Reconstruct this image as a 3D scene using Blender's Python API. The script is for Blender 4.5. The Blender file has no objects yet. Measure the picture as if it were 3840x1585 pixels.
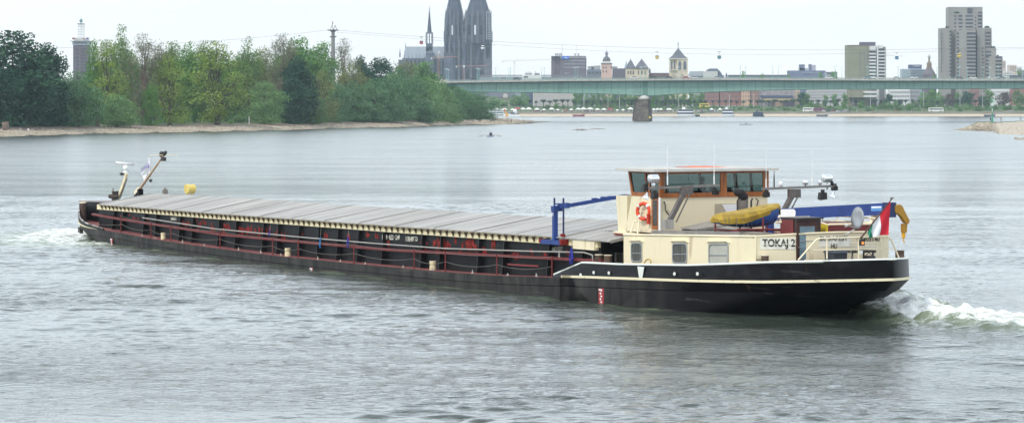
import bpy, bmesh, math, random
import numpy as np
from mathutils import Vector, Matrix
random.seed(7); RNG = np.random.default_rng(7)
SC = bpy.context.scene; COL = SC.collection
# ---------------------------------------------------------------- view numbers (3840 px wide photograph)
F, H, YH, XC = 10612., 7.93, 400., 1920.
def wx(x, D): return (x - XC) * D / F
def wz(y, D): return H - (y - YH) * D / F
def wd(y, z=0.): return (H - z) * F / (y - YH)
# ship frame: u from bow to stern, v from port side inward, z up
AX, AY = -30.7188, 176.2097
DX, DY = 0.478550, -0.878061
def ship(x, y, v):
    r = (x - XC) / F
    t = (v + AX * -DY + AY * DX) / (r * -DY + DX)
    X, Y = r * t - AX, t - AY
    return (X * DX + Y * DY, v, H - (y - YH) * t / F)
def shipu(x, y, u):
    r = (x - XC) / F
    t = (u + AX * DX + AY * DY) / (r * DX + DY)
    X, Y = r * t - AX, t - AY
    return (u, X * -DY + Y * DX, H - (y - YH) * t / F)
def itp(x, tab):
    return float(np.interp(x, [a for a, b in tab], [b for a, b in tab]))
# ---------------------------------------------------------------- materials
MATS = {}
def mat(name, col, rough=.6, metal=0., amt=.12, scale=3., col2=None, bump=0., bscale=20., streak=None, spec=.5, lo=.35, hi=.65):
    if name in MATS: return MATS[name]
    m = bpy.data.materials.new(name); m.use_nodes = True; nt = m.node_tree; N = nt.nodes; L = nt.links
    b = N['Principled BSDF']; b.inputs['Roughness'].default_value = rough; b.inputs['Metallic'].default_value = metal
    b.inputs['Specular IOR Level'].default_value = spec
    tc = N.new('ShaderNodeTexCoord'); no = N.new('ShaderNodeTexNoise'); no.inputs['Scale'].default_value = scale
    no.inputs['Detail'].default_value = 5; no.inputs['Roughness'].default_value = .6
    src = tc.outputs['Object']
    if streak:
        mp = N.new('ShaderNodeMapping'); mp.inputs['Scale'].default_value = streak; L.new(src, mp.inputs[0]); src = mp.outputs[0]
    L.new(src, no.inputs['Vector'])
    cr = N.new('ShaderNodeValToRGB'); e = cr.color_ramp.elements
    if col2 is None:
        c1 = [c * (1 - amt) for c in col]; c2 = [min(1, c * (1 + amt)) for c in col]
    else: c1, c2 = col, col2
    e[0].position = lo; e[1].position = hi
    e[0].color = (*c1, 1); e[1].color = (*c2, 1)
    L.new(no.outputs['Fac'], cr.inputs[0]); L.new(cr.outputs[0], b.inputs['Base Color'])
    if bump:
        n2 = N.new('ShaderNodeTexNoise'); n2.inputs['Scale'].default_value = bscale; L.new(src, n2.inputs['Vector'])
        bp = N.new('ShaderNodeBump'); bp.inputs['Strength'].default_value = bump; bp.inputs['Distance'].default_value = .05
        L.new(n2.outputs['Fac'], bp.inputs['Height']); L.new(bp.outputs[0], b.inputs['Normal'])
    MATS[name] = m; return m
def add_wear(m, col, sc3, lo, hi, strength, seed=0.):
    nt = m.node_tree; N = nt.nodes; L = nt.links; b = N['Principled BSDF']; src = b.inputs['Base Color'].links[0].from_socket
    tc = N.new('ShaderNodeTexCoord'); mp = N.new('ShaderNodeMapping'); mp.inputs['Scale'].default_value = sc3; mp.inputs['Location'].default_value = (seed, seed, seed)
    n = N.new('ShaderNodeTexNoise'); n.inputs['Scale'].default_value = 1.; n.inputs['Detail'].default_value = 7; n.inputs['Roughness'].default_value = .65
    L.new(tc.outputs['Object'], mp.inputs[0]); L.new(mp.outputs[0], n.inputs['Vector']); r = N.new('ShaderNodeMapRange'); r.inputs[1].default_value = lo; r.inputs[2].default_value = hi; r.inputs[4].default_value = strength
    L.new(n.outputs['Fac'], r.inputs[0]); x = N.new('ShaderNodeMix'); x.data_type = 'RGBA'; L.new(r.outputs[0], x.inputs[0]); L.new(src, x.inputs[6]); x.inputs[7].default_value = (*col, 1); L.new(x.outputs[2], b.inputs['Base Color'])
# ---------------------------------------------------------------- mesh builder
class MB:
    def __init__(s): s.v = []; s.f = []; s.m = []; s.mi = 0
    def add(s, vs, fs):
        o = len(s.v); s.v += [tuple(map(float, p)) for p in vs]
        for f in fs: s.f.append([i + o for i in f]); s.m.append(s.mi)
        return s
    def mat(s, i): s.mi = i; return s
    def box(s, x0, x1, y0, y1, z0, z1):
        v = [(x, y, z) for z in (z0, z1) for x, y in ((x0, y0), (x1, y0), (x1, y1), (x0, y1))]
        return s.add(v, [(3, 2, 1, 0), (4, 5, 6, 7), (0, 1, 5, 4), (1, 2, 6, 5), (2, 3, 7, 6), (3, 0, 4, 7)])
    def hexa(s, b4, t4):
        return s.add(list(b4) + list(t4), [(3, 2, 1, 0), (4, 5, 6, 7), (0, 1, 5, 4), (1, 2, 6, 5), (2, 3, 7, 6), (3, 0, 4, 7)])
    def bar(s, a, b, w, h=None, up=(0, 0, 1)):
        a = Vector(a); b = Vector(b); h = h or w; d = (b - a).normalized(); up = Vector(up)
        if abs(d.dot(up)) > .98: up = Vector((1, 0, 0))
        sx = d.cross(up).normalized() * w / 2; uy = sx.cross(d).normalized() * h / 2
        return s.hexa([a - sx - uy, a + sx - uy, a + sx + uy, a - sx + uy], [b - sx - uy, b + sx - uy, b + sx + uy, b - sx + uy])
    def tube(s, pts, r, n=6, caps=True):
        pts = [Vector(p) for p in pts]; k = len(pts); rs = r if hasattr(r, '__len__') else [r] * k; vs = []; prev = None
        for i, p in enumerate(pts):
            d = (pts[min(i + 1, k - 1)] - pts[max(i - 1, 0)]).normalized()
            if prev is None:
                up = Vector((0, 0, 1)) if abs(d.z) < .9 else Vector((1, 0, 0)); a = d.cross(up).normalized()
            else: a = (prev - d * prev.dot(d)).normalized()
            prev = a; c = d.cross(a)
            for j in range(n):
                t = 2 * math.pi * j / n; vs.append(p + (a * math.cos(t) + c * math.sin(t)) * rs[i])
        fs = [(i * n + j, i * n + (j + 1) % n, (i + 1) * n + (j + 1) % n, (i + 1) * n + j) for i in range(k - 1) for j in range(n)]
        if caps: fs += [tuple(range(n))[::-1], tuple(range((k - 1) * n, k * n))]
        return s.add(vs, fs)
    def lathe(s, c, prof, n=12, axis=(0, 0, 1), sy=1.):
        ax = Vector(axis).normalized(); up = Vector((1, 0, 0)) if abs(ax.x) < .9 else Vector((0, 1, 0))
        a = ax.cross(up).normalized(); b = ax.cross(a); c = Vector(c); vs = []; k = len(prof)
        for r, h in prof:
            for j in range(n):
                t = 2 * math.pi * (j + .5) / n; vs.append(c + ax * h + (a * math.cos(t) + b * math.sin(t) * sy) * r)
        fs = [(i * n + j, i * n + (j + 1) % n, (i + 1) * n + (j + 1) % n, (i + 1) * n + j) for i in range(k - 1) for j in range(n)]
        fs += [tuple(range(n))[::-1], tuple(range((k - 1) * n, k * n))]
        return s.add(vs, fs)
    def prism(s, poly, off):
        n = len(poly); off = Vector(off); v = [Vector(p) for p in poly]
        return s.add(v + [p + off for p in v], [tuple(range(n))[::-1], tuple(range(n, 2 * n))] + [(i, (i + 1) % n, (i + 1) % n + n, i + n) for i in range(n)])
    def grid(s, rows, close=False):
        k = len(rows); n = len(rows[0]); o = [p for r in rows for p in r]
        fs = [(i * n + j, i * n + (j + 1) % n, (i + 1) * n + (j + 1) % n, (i + 1) * n + j) for i in range(k - 1) for j in range(n if close else n - 1)]
        return s.add(o, fs)
    def mesh(s, name, mats, smooth=False):
        me = bpy.data.meshes.new(name); me.from_pydata(s.v, [], s.f)
        for m in (mats if isinstance(mats, (list, tuple)) else [mats]): me.materials.append(m)
        if len(me.materials) > 1: me.polygons.foreach_set('material_index', s.m)
        bm = bmesh.new(); bm.from_mesh(me); bmesh.ops.recalc_face_normals(bm, faces=bm.faces); bm.to_mesh(me); bm.free()
        if smooth:
            me.polygons.foreach_set('use_smooth', [True] * len(me.polygons))
            if smooth == 'auto': me.set_sharp_from_angle(angle=math.radians(32))
        return me
    def build(s, name, mats, parent=None, smooth=False, loc=None, label=None):
        o = bpy.data.objects.new(name, s.mesh(name, mats, smooth)); COL.objects.link(o)
        if parent: o.parent = parent
        if loc: o.location = loc
        if label: o['label'] = label
        return o
def tag(o, label=None, cat=None, group=None, kind=None):
    if label: o['label'] = label
    if cat: o['category'] = cat
    if group: o['group'] = group
    if kind: o['kind'] = kind
    return o
def thing(name, label, cat, loc=(0, 0, 0), rz=0., group=None):
    o = bpy.data.objects.new(name, None); COL.objects.link(o); o.location = loc; o.rotation_euler = (0, 0, rz)
    o.empty_display_size = .2
    return tag(o, label, cat, group)
def inst(name, me, parent=None, loc=(0, 0, 0), sc=(1, 1, 1), rz=0.):
    o = bpy.data.objects.new(name, me); COL.objects.link(o); o.location = loc; o.scale = sc; o.rotation_euler = (0, 0, rz)
    if parent: o.parent = parent
    return o
def copy_tree(o, parent=None):
    c = o.copy(); COL.objects.link(c); c.parent = parent
    for ch in list(o.children): copy_tree(ch, c)
    return c
def lettering(name, txt, p0, xd, ud, w, h, m, parent, off=.004, bold=.02):
    """letters from lower-left p0 along xd, height along ud; stretched to w x h metres"""
    cu = bpy.data.curves.new(name, 'FONT'); cu.body = txt; cu.extrude = 0; cu.offset = bold; cu.resolution_u = 3
    t = bpy.data.objects.new(name, cu); COL.objects.link(t)
    bpy.context.view_layer.update(); dg = bpy.context.evaluated_depsgraph_get()
    me = bpy.data.meshes.new_from_object(t.evaluated_get(dg)); bpy.data.objects.remove(t)
    co = np.array([v.co[:] for v in me.vertices]); mn = co.min(0); sz = co.max(0) - mn
    xd = Vector(xd).normalized(); ud = Vector(ud).normalized(); nd = xd.cross(ud); p0 = Vector(p0)
    for v in me.vertices:
        a = (v.co.x - mn[0]) / sz[0] * w; b = (v.co.y - mn[1]) / sz[1] * h
        v.co = p0 + xd * a + ud * b + nd * off
    me.materials.clear(); me.materials.append(m)
    o = bpy.data.objects.new(name, me); COL.objects.link(o); o.parent = parent
    return o
# value noise
def vnoise(x, y, seed=0):
    r = np.random.default_rng(seed); T = r.random((256, 256)); xi = np.floor(x).astype(int); yi = np.floor(y).astype(int)
    fx = x - xi; fy = y - yi; fx = fx * fx * (3 - 2 * fx); fy = fy * fy * (3 - 2 * fy)
    a = T[xi % 256, yi % 256]; b = T[(xi + 1) % 256, yi % 256]; c = T[xi % 256, (yi + 1) % 256]; d = T[(xi + 1) % 256, (yi + 1) % 256]
    return (a * (1 - fx) + b * fx) * (1 - fy) + (c * (1 - fx) + d * fx) * fy
def fbm(x, y, o=4, seed=0):
    s = 0; a = .5
    for k in range(o): s = s + a * vnoise(x * 2 ** k, y * 2 ** k, seed + k); a *= .5
    return s
def quick_mesh(name, V, Fq, mats, smooth=False):
    me = bpy.data.meshes.new(name); k = Fq.shape[1]
    me.vertices.add(len(V)); me.vertices.foreach_set('co', np.ascontiguousarray(V, dtype=np.float32).ravel())
    me.loops.add(Fq.size); me.loops.foreach_set('vertex_index', Fq.ravel().astype(np.int32))
    me.polygons.add(len(Fq)); me.polygons.foreach_set('loop_start', np.arange(0, Fq.size, k, dtype=np.int32))
    try: me.polygons.foreach_set('loop_total', np.full(len(Fq), k, dtype=np.int32))
    except Exception: pass
    for m in (mats if isinstance(mats, (list, tuple)) else [mats]): me.materials.append(m)
    if smooth: me.polygons.foreach_set('use_smooth', np.ones(len(Fq), dtype=bool))
    me.update(calc_edges=True); me.validate(); return me
# ---------------------------------------------------------------- camera, world, sun
cd = bpy.data.cameras.new('camera'); cam = bpy.data.objects.new('camera', cd); COL.objects.link(cam); SC.camera = cam
cam.location = (0, 0, H); cam.rotation_euler = (math.pi / 2, 0, 0)
cd.sensor_width = 36; cd.lens = 36 * F / 3840; cd.shift_y = -(792.5 - YH) / 3840; cd.clip_start = .5; cd.clip_end = 30000
HAZE = .00007
SUN_EL, SUN_AZ = 48., 222.   # azimuth clockwise from +Y: the sun stands behind the camera, to the left
W = bpy.data.worlds.new('World'); SC.world = W; W.use_nodes = True; nt = W.node_tree; N = nt.nodes; L = nt.links
bg = N['Background']; sky = N.new('ShaderNodeTexSky'); sky.sky_type = 'NISHITA'; sky.sun_disc = False
sky.sun_elevation = math.radians(SUN_EL); sky.sun_rotation = math.radians(SUN_AZ); sky.dust_density = 2.; sky.air_density = 1.
tc = N.new('ShaderNodeTexCoord'); mp = N.new('ShaderNodeMapping'); mp.inputs['Scale'].default_value = (1, 1, 5)
no = N.new('ShaderNodeTexNoise'); no.inputs['Scale'].default_value = 3.4; no.inputs['Detail'].default_value = 6
L.new(tc.outputs['Generated'], mp.inputs[0]); L.new(mp.outputs[0], no.inputs['Vector'])
cr = N.new('ShaderNodeValToRGB'); cr.color_ramp.elements[0].position = .3; cr.color_ramp.elements[1].position = .7
cr.color_ramp.elements[0].color = (17.2, 18.3, 19.0, 1); cr.color_ramp.elements[1].color = (20.8, 20.3, 19.5, 1)
L.new(no.outputs['Fac'], cr.inputs[0])
sz = N.new('ShaderNodeSeparateXYZ'); L.new(tc.outputs['Generated'], sz.inputs[0]); zr_ = N.new('ShaderNodeValToRGB'); ze = zr_.color_ramp.elements; ze[0].position = 0.; ze[0].color = (.5, .5, .5, 1); ze[1].position = 1.; ze[1].color = (.36, .40, .46, 1)
for p_, c_ in ((.035, (.52, .52, .52, 1)), (.075, (.67, .73, .78, 1)), (.16, (.71, .78, .84, 1)), (.32, (.70, .77, .85, 1)), (.55, (.48, .52, .57, 1))): e_ = ze.new(p_); e_.color = c_
L.new(sz.outputs[2], zr_.inputs[0])
vm = N.new('ShaderNodeVectorMath'); vm.operation = 'MULTIPLY'; L.new(cr.outputs[0], vm.inputs[0]); L.new(zr_.outputs[0], vm.inputs[1])
mx = N.new('ShaderNodeMix'); mx.data_type = 'RGBA'; mx.inputs[0].default_value = .9
L.new(sky.outputs[0], mx.inputs[6]); L.new(vm.outputs[0], mx.inputs[7]); L.new(mx.outputs[2], bg.inputs[0])
bg.inputs[1].default_value = .108
sl = bpy.data.lights.new('sun', 'SUN'); sl.energy = 2.1; sl.angle = math.radians(7); sl.color = (1, .955, .89)
so = bpy.data.objects.new('sun', sl); COL.objects.link(so)
az = math.radians(SUN_AZ); el = math.radians(SUN_EL)
sdir = Vector((math.sin(az) * math.cos(el), math.cos(az) * math.cos(el), math.sin(el)))
so.rotation_euler = sdir.to_track_quat('Z', 'Y').to_euler(); so.location = (0, 0, 60)
SC.view_settings.view_transform = 'Standard'; SC.view_settings.look = 'None'; SC.view_settings.exposure = .2; SC.view_settings.gamma = 1
SC.cycles.max_bounces = 6; SC.cycles.volume_bounces = 1; SC.cycles.transparent_max_bounces = 8; SC.cycles.use_denoising = True
# ================================================================= WATER
def wave_field(X, Y):
    h = np.zeros_like(X); r = np.random.default_rng(3)
    patch = fbm(X / 14., Y / 22., 3, 50); patch = np.clip((patch - .34) / .22, .35, 1.3)
    # gentle longer swell
    for k in range(14):
        lam = 4 + 9 * r.random(); th = math.radians(90 + r.normal(0, 38)); a = .0009 * lam * (.5 + r.random())
        h += a * np.sin(2 * math.pi / lam * (X * math.cos(th) + Y * math.sin(th)) + r.random() * 6.28)
    s = np.zeros_like(X)
    for k in range(64):
        lam = .42 * (4.6 ** r.random()); th = math.radians(90 + r.normal(0, 26)); a = .0038 * lam * (.5 + r.random())
        kx = 2 * math.pi / lam * math.cos(th); ky = 2 * math.pi / lam * math.sin(th)
        s += a * np.sin(kx * X + ky * Y + r.random() * 6.28 + 2.2 * fbm(X / 9 + k, Y / 9, 2, 9))
    h += s * patch * .6
    wxx = X + 2.5 * fbm(X / 7, Y / 7, 3, 60); wyy = Y + 2.0 * fbm(X / 6, Y / 6, 3, 64)
    rg = np.zeros_like(X)
    for i, (lx, ly, a, th) in enumerate(((3.0, 1.6, .011, 6), (1.5, .90, .016, -9), (.95, .56, .017, 12), (.62, .38, .012, -14))):
        t = math.radians(th); xr = wxx * math.cos(t) + wyy * math.sin(t); yr = -wxx * math.sin(t) + wyy * math.cos(t)
        n = vnoise(xr / lx + 31.7 * i, yr / ly + 17.3 * i, 300 + i); rg += 1.5 * a * (1 - np.abs(2 * n - 1)) ** 1.6
    h += rg * patch
    # ship frame
    U = (X - AX) * DX + (Y - AY) * DY; V = (X - AX) * -DY + (Y - AY) * DX
    near = np.exp(-np.clip(-V, 0, 99) / 16.) * (V < 2) * np.clip((U + 10) / 30, 0, 1)
    for lam, th, a in ((3.4, 150, .045), (2.3, 142, .035), (4.8, 160, .05), (1.6, 128, .02)):
        t = math.radians(th); h += near * .7 * a * np.sin(2 * math.pi / lam * (U * math.cos(t) + V * math.sin(t)) + 3 * fbm(U / 11, V / 11, 2, 77))
    # trough beside the bow, swell under the counter
    h -= .22 * np.exp(-((U - 13) / 5.) ** 2 - ((V + .5) / 3.) ** 2)
    h += .18 * np.exp(-((U - 80) / 4.) ** 2 - ((V - 3) / 6.) ** 2)
    return h, U, V
def seg_mask(X, Y, pts):
    """pts: (px, py, z, half width m, strength) ; soft band along the polyline"""
    P = []
    for x, y, z, w, s in pts:
        D = wd(y, z); P.append((wx(x, D), D, w, s))
    m = np.zeros_like(X)
    for (ax, ay, aw, as_), (bx, by, bw, bs) in zip(P[:-1], P[1:]):
        dx, dy = bx - ax, by - ay; t = np.clip(((X - ax) * dx + (Y - ay) * dy) / (dx * dx + dy * dy), 0, 1)
        d = np.hypot(X - ax - t * dx, Y - ay - t * dy); w = aw + (bw - aw) * t; s = as_ + (bs - as_) * t
        m = np.maximum(m, s * np.clip(1.35 - d / w, 0, 1))
    return m
WX0, WX1, WY0, WY1, ST = -52., 52., 57., 276., .15
nx = int((WX1 - WX0) / ST) + 1; ny = int((WY1 - WY0) / ST) + 1
yy_ = [WY0]
while yy_[-1] < WY1: yy_.append(yy_[-1] + .09 + max(0, yy_[-1] - 66) * .0012)
yy_[-1] = WY1; ny = len(yy_)
gx, gy = np.meshgrid(np.linspace(WX0, WX1, nx), np.array(yy_))
hh, UU, VV = wave_field(gx, gy)
STERN = [(3215, 1146, .2, .7, .7), (3330, 1138, .3, 1.7, .95), (3450, 1150, .4, 2.1, 1.), (3600, 1182, .3, 2.4, .93), (3760, 1205, .2, 2.6, .84), (3980, 1228, .1, 2.9, .76)]
STERN3 = [(3245, 1172, .1, .7, .9), (3330, 1178, .15, 1.1, 1.), (3430, 1182, .2, 1.3, 1.)]; STERN2 = [(3222, 1153, .15, .9, 1.), (3330, 1160, .2, 1.3, 1.), (3460, 1172, .2, 1.6, 1.)]; PLUME = [(3400, 1132, .3, .9, 1.), (3470, 1150, .3, .9, .8)]
BOW = [(310, 866, .2, 4.2, .86), (220, 880, .2, 4.8, .82), (130, 898, .2, 4., .78), (66, 913, 0, 2., .7)]; BOW2 = [(335, 908, .1, 5., .80), (240, 906, .1, 5.5, .76), (140, 912, .1, 4., .66)]
m1 = np.maximum(np.maximum(seg_mask(gx, gy, STERN), seg_mask(gx, gy, STERN3)), seg_mask(gx, gy, STERN2)); hh += .38 * seg_mask(gx, gy, PLUME) * fbm(gx / .4, gy / .4, 3, 88) * 1.5; m2 = np.maximum(seg_mask(gx, gy, BOW), seg_mask(gx, gy, BOW2))
side = np.exp(-((VV + .25) / .55) ** 2) * (UU > 6) * (UU < 77) * .62 * np.clip(fbm(UU / 2.2, VV / 2, 3, 5) * 2.4 - .55, 0, 1)
bil = fbm(gx / .8, gy / .8, 4, 31)
bil2 = fbm(gx / .33, gy / .33, 3, 35)
hh += m1 * (.22 + 1.0 * (bil - .28) + .35 * (bil2 - .4)) * .88 + m2 * (.12 + .45 * (fbm(gx / 1.1, gy / 1.3, 4, 41) - .33))
foam = np.clip(np.maximum(m1, np.maximum(m2, side)), 0, 1)
edge = np.minimum(np.minimum(gx - WX0, WX1 - gx), np.minimum(gy - WY0, WY1 - gy)); fade = np.clip(edge / 12., 0, 1)
fadeY = np.clip((WY1 - gy) / 60., 0, 1)
hh *= np.minimum(fade, fadeY)
V = np.stack([gx, gy, hh], -1).reshape(-1, 3); idx = np.arange(nx * ny).reshape(ny, nx)
Q = np.stack([idx[:-1, :-1], idx[:-1, 1:], idx[1:, 1:], idx[1:, :-1]], -1).reshape(-1, 4)
c = [idx[0, 0], idx[0, -1], idx[-1, -1], idx[-1, 0]]; o = len(V); B = 7500.
ex = np.array([(-B, -200, 0), (B, -200, 0), (B, 2 * B, 0), (-B, 2 * B, 0), ], float)
ex[2:, 1] = 2700; V = np.vstack([V, ex])
Q = np.vstack([Q, [[o, o + 1, c[1], c[0]], [o + 1, o + 2, c[2], c[1]], [o + 2, o + 3, c[3], c[2]], [o + 3, o, c[0], c[3]]]])
wm = bpy.data.materials.new('river_water'); wm.use_nodes = True; nt = wm.node_tree; N = nt.nodes; L = nt.links
b = N['Principled BSDF']; b.inputs['IOR'].default_value = 1.33; b.inputs['Roughness'].default_value = .07
b.inputs['Base Color'].default_value = (.035, .045, .036, 1)
tc = N.new('ShaderNodeTexCoord')
def nz(scale, det, sc3=(1, 1, 1)):
    mp = N.new('ShaderNodeMapping'); mp.inputs['Scale'].default_value = sc3; L.new(tc.outputs['Object'], mp.inputs[0])
    n = N.new('ShaderNodeTexNoise'); n.inputs['Scale'].default_value = scale; n.inputs['Detail'].default_value = det; L.new(mp.outputs[0], n.inputs['Vector']); return n
def math_(op, a, bb):
    n = N.new('ShaderNodeMath'); n.operation = op
    for i, q in enumerate((a, bb)):
        if hasattr(q, 'links'): L.new(q, n.inputs[i])
        else: n.inputs[i].default_value = q
    return n.outputs[0]
n1 = nz(3.4, 4, (.75, 1.25, 1)); n2 = nz(.05, 2, (.6, 1.6, 1)); n3 = nz(.55, 3, (.5, 1.2, 1))
pm = N.new('ShaderNodeMapRange'); pm.inputs[1].default_value = .38; pm.inputs[2].default_value = .66; pm.inputs[3].default_value = .3; pm.inputs[4].default_value = 1.
L.new(n2.outputs['Fac'], pm.inputs[0])
hgt = math_('ADD', math_('MULTIPLY', n1.outputs['Fac'], .15), math_('MULTIPLY', n3.outputs['Fac'], .12))
hgt = math_('MULTIPLY', hgt, pm.outputs[0])
spx = N.new('ShaderNodeSeparateXYZ'); L.new(tc.outputs['Object'], spx.inputs[0]); rg = N.new('ShaderNodeMapRange'); rg.inputs[1].default_value = 170; rg.inputs[2].default_value = 450; rg.inputs[3].default_value = .06; rg.inputs[4].default_value = .19; L.new(spx.outputs[1], rg.inputs[0]); L.new(rg.outputs[0], b.inputs['Roughness'])
bp = N.new('ShaderNodeBump'); bp.inputs['Strength'].default_value = .7; bp.inputs['Distance'].default_value = 1.; L.new(hgt, bp.inputs['Height']); L.new(bp.outputs[0], b.inputs['Normal'])
fo = N.new('ShaderNodeBsdfPrincipled'); fo.inputs['Base Color'].default_value = (.86, .87, .84, 1); fo.inputs['Roughness'].default_value = .85
at = N.new('ShaderNodeAttribute'); at.attribute_name = 'foam'
nf = nz(2.6, 8, (.7, 1.0, 1)); nf.inputs['Roughness'].default_value = .72
mr = N.new('ShaderNodeMapRange'); mr.inputs[1].default_value = .60; mr.inputs[2].default_value = .72
L.new(math_('ADD', math_('MULTIPLY', at.outputs['Fac'], .42), math_('MULTIPLY', nf.outputs['Fac'], .62)), mr.inputs[0])
gate = N.new('ShaderNodeMapRange'); gate.inputs[1].default_value = .02; gate.inputs[2].default_value = .25; L.new(at.outputs['Fac'], gate.inputs[0])
bmx = N.new('ShaderNodeMix'); bmx.data_type = 'RGBA'; bmx.inputs[6].default_value = (.035, .045, .036, 1); bmx.inputs[7].default_value = (.20, .24, .15, 1); L.new(at.outputs['Fac'], bmx.inputs[0]); L.new(bmx.outputs[2], b.inputs['Base Color'])
ms = N.new('ShaderNodeMixShader'); L.new(math_('MULTIPLY', mr.outputs[0], gate.outputs[0]), ms.inputs[0]); L.new(b.outputs[0], ms.inputs[1]); L.new(fo.outputs[0], ms.inputs[2])
L.new(ms.outputs[0], N['Material Output'].inputs[0])
me = quick_mesh('water', V, Q, wm, True)
at_ = me.attributes.new('foam', 'FLOAT', 'POINT'); at_.data.foreach_set('value', np.concatenate([foam.ravel(), np.zeros(4)]).astype(np.float32))
water = bpy.data.objects.new('water', me); COL.objects.link(water); tag(water, kind='structure')
# spray thrown up at the stern and the bow
sp = MB(); r = random.Random(5)
for k in range(1250):
    if k < 1120:
        t = r.random() ** 1.6; x = 3225 + t * 560; y = 1140 + t * 75 - abs(r.gauss(0, 1)) * (34 - 22 * t); D = wd(1150 + t * 62, .3) + r.uniform(-1.2, 1.2)
    else:
        x = r.uniform(90, 330); y = 895 - abs(r.gauss(0, 9)) + (330 - x) * .03; D = wd(900, .2) + r.uniform(-2, 2)
    c = Vector((wx(x, D), D, wz(y, D))); q = r.uniform(.006, .021)
    sp.lathe(c, [(.01 * q, -q), (q * .8, -q * .4), (q, q * .1), (.3 * q, q)], 5)
tag(sp.build('spray', mat('spray_white', (.85, .87, .86), .6)), kind='stuff')
# ================================================================= BARGE
barge = thing('cargo_barge', 'long black inland cargo barge with grey hatch covers and cream deckhouse', 'barge', (AX, AY, 0), math.atan2(DY, DX))
ZD = [(0, 1.12), (8, .98), (12, .88), (17.5, .78), (22, .65), (25, .59), (32, .52), (40, .48), (48, .53), (55, .59), (58, .62), (62.6, .71), (67.5, .89), (70, 1.0), (78.6, 1.30), (82, 1.42), (85.9, 1.62)]
zd = lambda u: itp(u, ZD)
def hb(u, u0, Lb, p, u1, us, n, hw=4.11):
    w = hw
    if u < u0 + Lb: w = hw * max(0, 1 - max(0, (u0 + Lb - u) / Lb) ** p)
    if u > us: w = min(w, hw * max(0, 1 - min(1, (u - us) / (u1 - us)) ** n) ** .85)
    return w
LEV = {'deck': (1.5, 11.5, 1.65, 85.65, 76., 2.8), 'chine': (1.9, 11.8, 1.6, 85.2, 75., 2.75), 'wl': (3.6, 13, 1.5, 80.4, 76.3, 4.), 'bot': (5., 14, 1.5, 77., 62., 5.)}
def outline(level, n=190):
    u0, Lb, p, u1, us, nn = LEV[level]; pts = []
    for i in range(n + 1):
        t = i / n; bu = 85.9 * (.5 - .5 * math.cos(math.pi * t)) * .88 + 85.9 * t * .12
        u = u0 + (u1 - u0) * 0 + bu
        if bu < 15: u = bu + u0 * (1 - bu / 15)
        if bu > 68: u = bu - (85.9 - u1) * ((bu - 68) / 17.9)
        pts.append((u, hb(u, u0, Lb, p, u1, us, nn, 4.11 if level != 'bot' else 3.9)))
    return pts
def ring(level, zf, dv=0.):
    o = outline(level); return [(u, 4.11 - max(0, w + dv), zf(u)) for u, w in o] + [(u, 4.11 + max(0, w + dv), zf(u)) for u, w in reversed(o)]
hull_m = mat('hull_paint', (.016, .016, .016), .55, col2=(.060, .057, .053), scale=1.1, streak=(1.2, 1.2, .35), bump=.15, bscale=3, spec=.12)
nt = hull_m.node_tree; N = nt.nodes; L = nt.links; b = N['Principled BSDF']
crn = [n for n in N if n.type == 'VALTORGB'][0]
def ramp_mix(nt, col_out, fac_node_out, col2, bsdf):
    m = nt.nodes.new('ShaderNodeMix'); m.data_type = 'RGBA'; nt.links.new(fac_node_out, m.inputs[0]); nt.links.new(col_out, m.inputs[6]); m.inputs[7].default_value = (*col2, 1)
    nt.links.new(m.outputs[2], bsdf.inputs['Base Color']); return m.outputs[2]
# fresh black paint aft, plate seams
tcn = N.new('ShaderNodeTexCoord'); sx = N.new('ShaderNodeSeparateXYZ'); L.new(tcn.outputs['Object'], sx.inputs[0])
mra = N.new('ShaderNodeMapRange'); mra.inputs[1].default_value = 71.5; mra.inputs[2].default_value = 78; L.new(sx.outputs[0], mra.inputs[0])
c1 = ramp_mix(nt, crn.outputs[0], mra.outputs[0], (.007, .007, .008), b)
fr = N.new('ShaderNodeMath'); fr.operation = 'PINGPONG'; fr.inputs[1].default_value = 1.55; L.new(sx.outputs[0], fr.inputs[0])
seam = N.new('ShaderNodeMapRange'); seam.inputs[1].default_value = .0; seam.inputs[2].default_value = .03; seam.inputs[3].default_value = .75; seam.inputs[4].default_value = 0; L.new(fr.outputs[0], seam.inputs[0])
c2 = ramp_mix(nt, c1, seam.outputs[0], (.012, .011, .010), b)
# rust runs
rn = N.new('ShaderNodeTexNoise'); rn.inputs['Scale'].default_value = 1.4; rn.inputs['Detail'].default_value = 4; mp = N.new('ShaderNodeMapping'); mp.inputs['Scale'].default_value = (1.6, 1.6, .3); L.new(tcn.outputs['Object'], mp.inputs[0]); L.new(mp.outputs[0], rn.inputs['Vector'])
rr = N.new('ShaderNodeMapRange'); rr.inputs[1].default_value = .66; rr.inputs[2].default_value = .74; rr.inputs[4].default_value = .7; L.new(rn.outputs['Fac'], rr.inputs[0])
c3 = ramp_mix(nt, c2, rr.outputs[0], (.07, .035, .022), b)
black_m = mat('black_paint', (.003, .003, .004), .30, col2=(.016, .016, .018), scale=.9, spec=.12, lo=.5, hi=.75, streak=(1, 1, 1.6))
blackdull = mat('worn_black_paint', (.005, .005, .0055), .5, col2=(.014, .014, .015), scale=1.6, streak=(1, 1, .4), spec=.2)
cream = mat('cream_paint', (.80, .70, .47), .45, col2=(.86, .77, .55), scale=.6)
creamdirty = mat('stained_cream_paint', (.56, .47, .27), .6, col2=(.80, .70, .45), scale=4, streak=(1.4, 1, .5), lo=.3, hi=.5)
redm = mat('dark_red_paint', (.13, .018, .018), .55, col2=(.19, .03, .028), scale=2.2)
reddeck = mat('red_deck_paint', (.15, .035, .035), .7, col2=(.25, .09, .08), scale=1.8)
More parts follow.
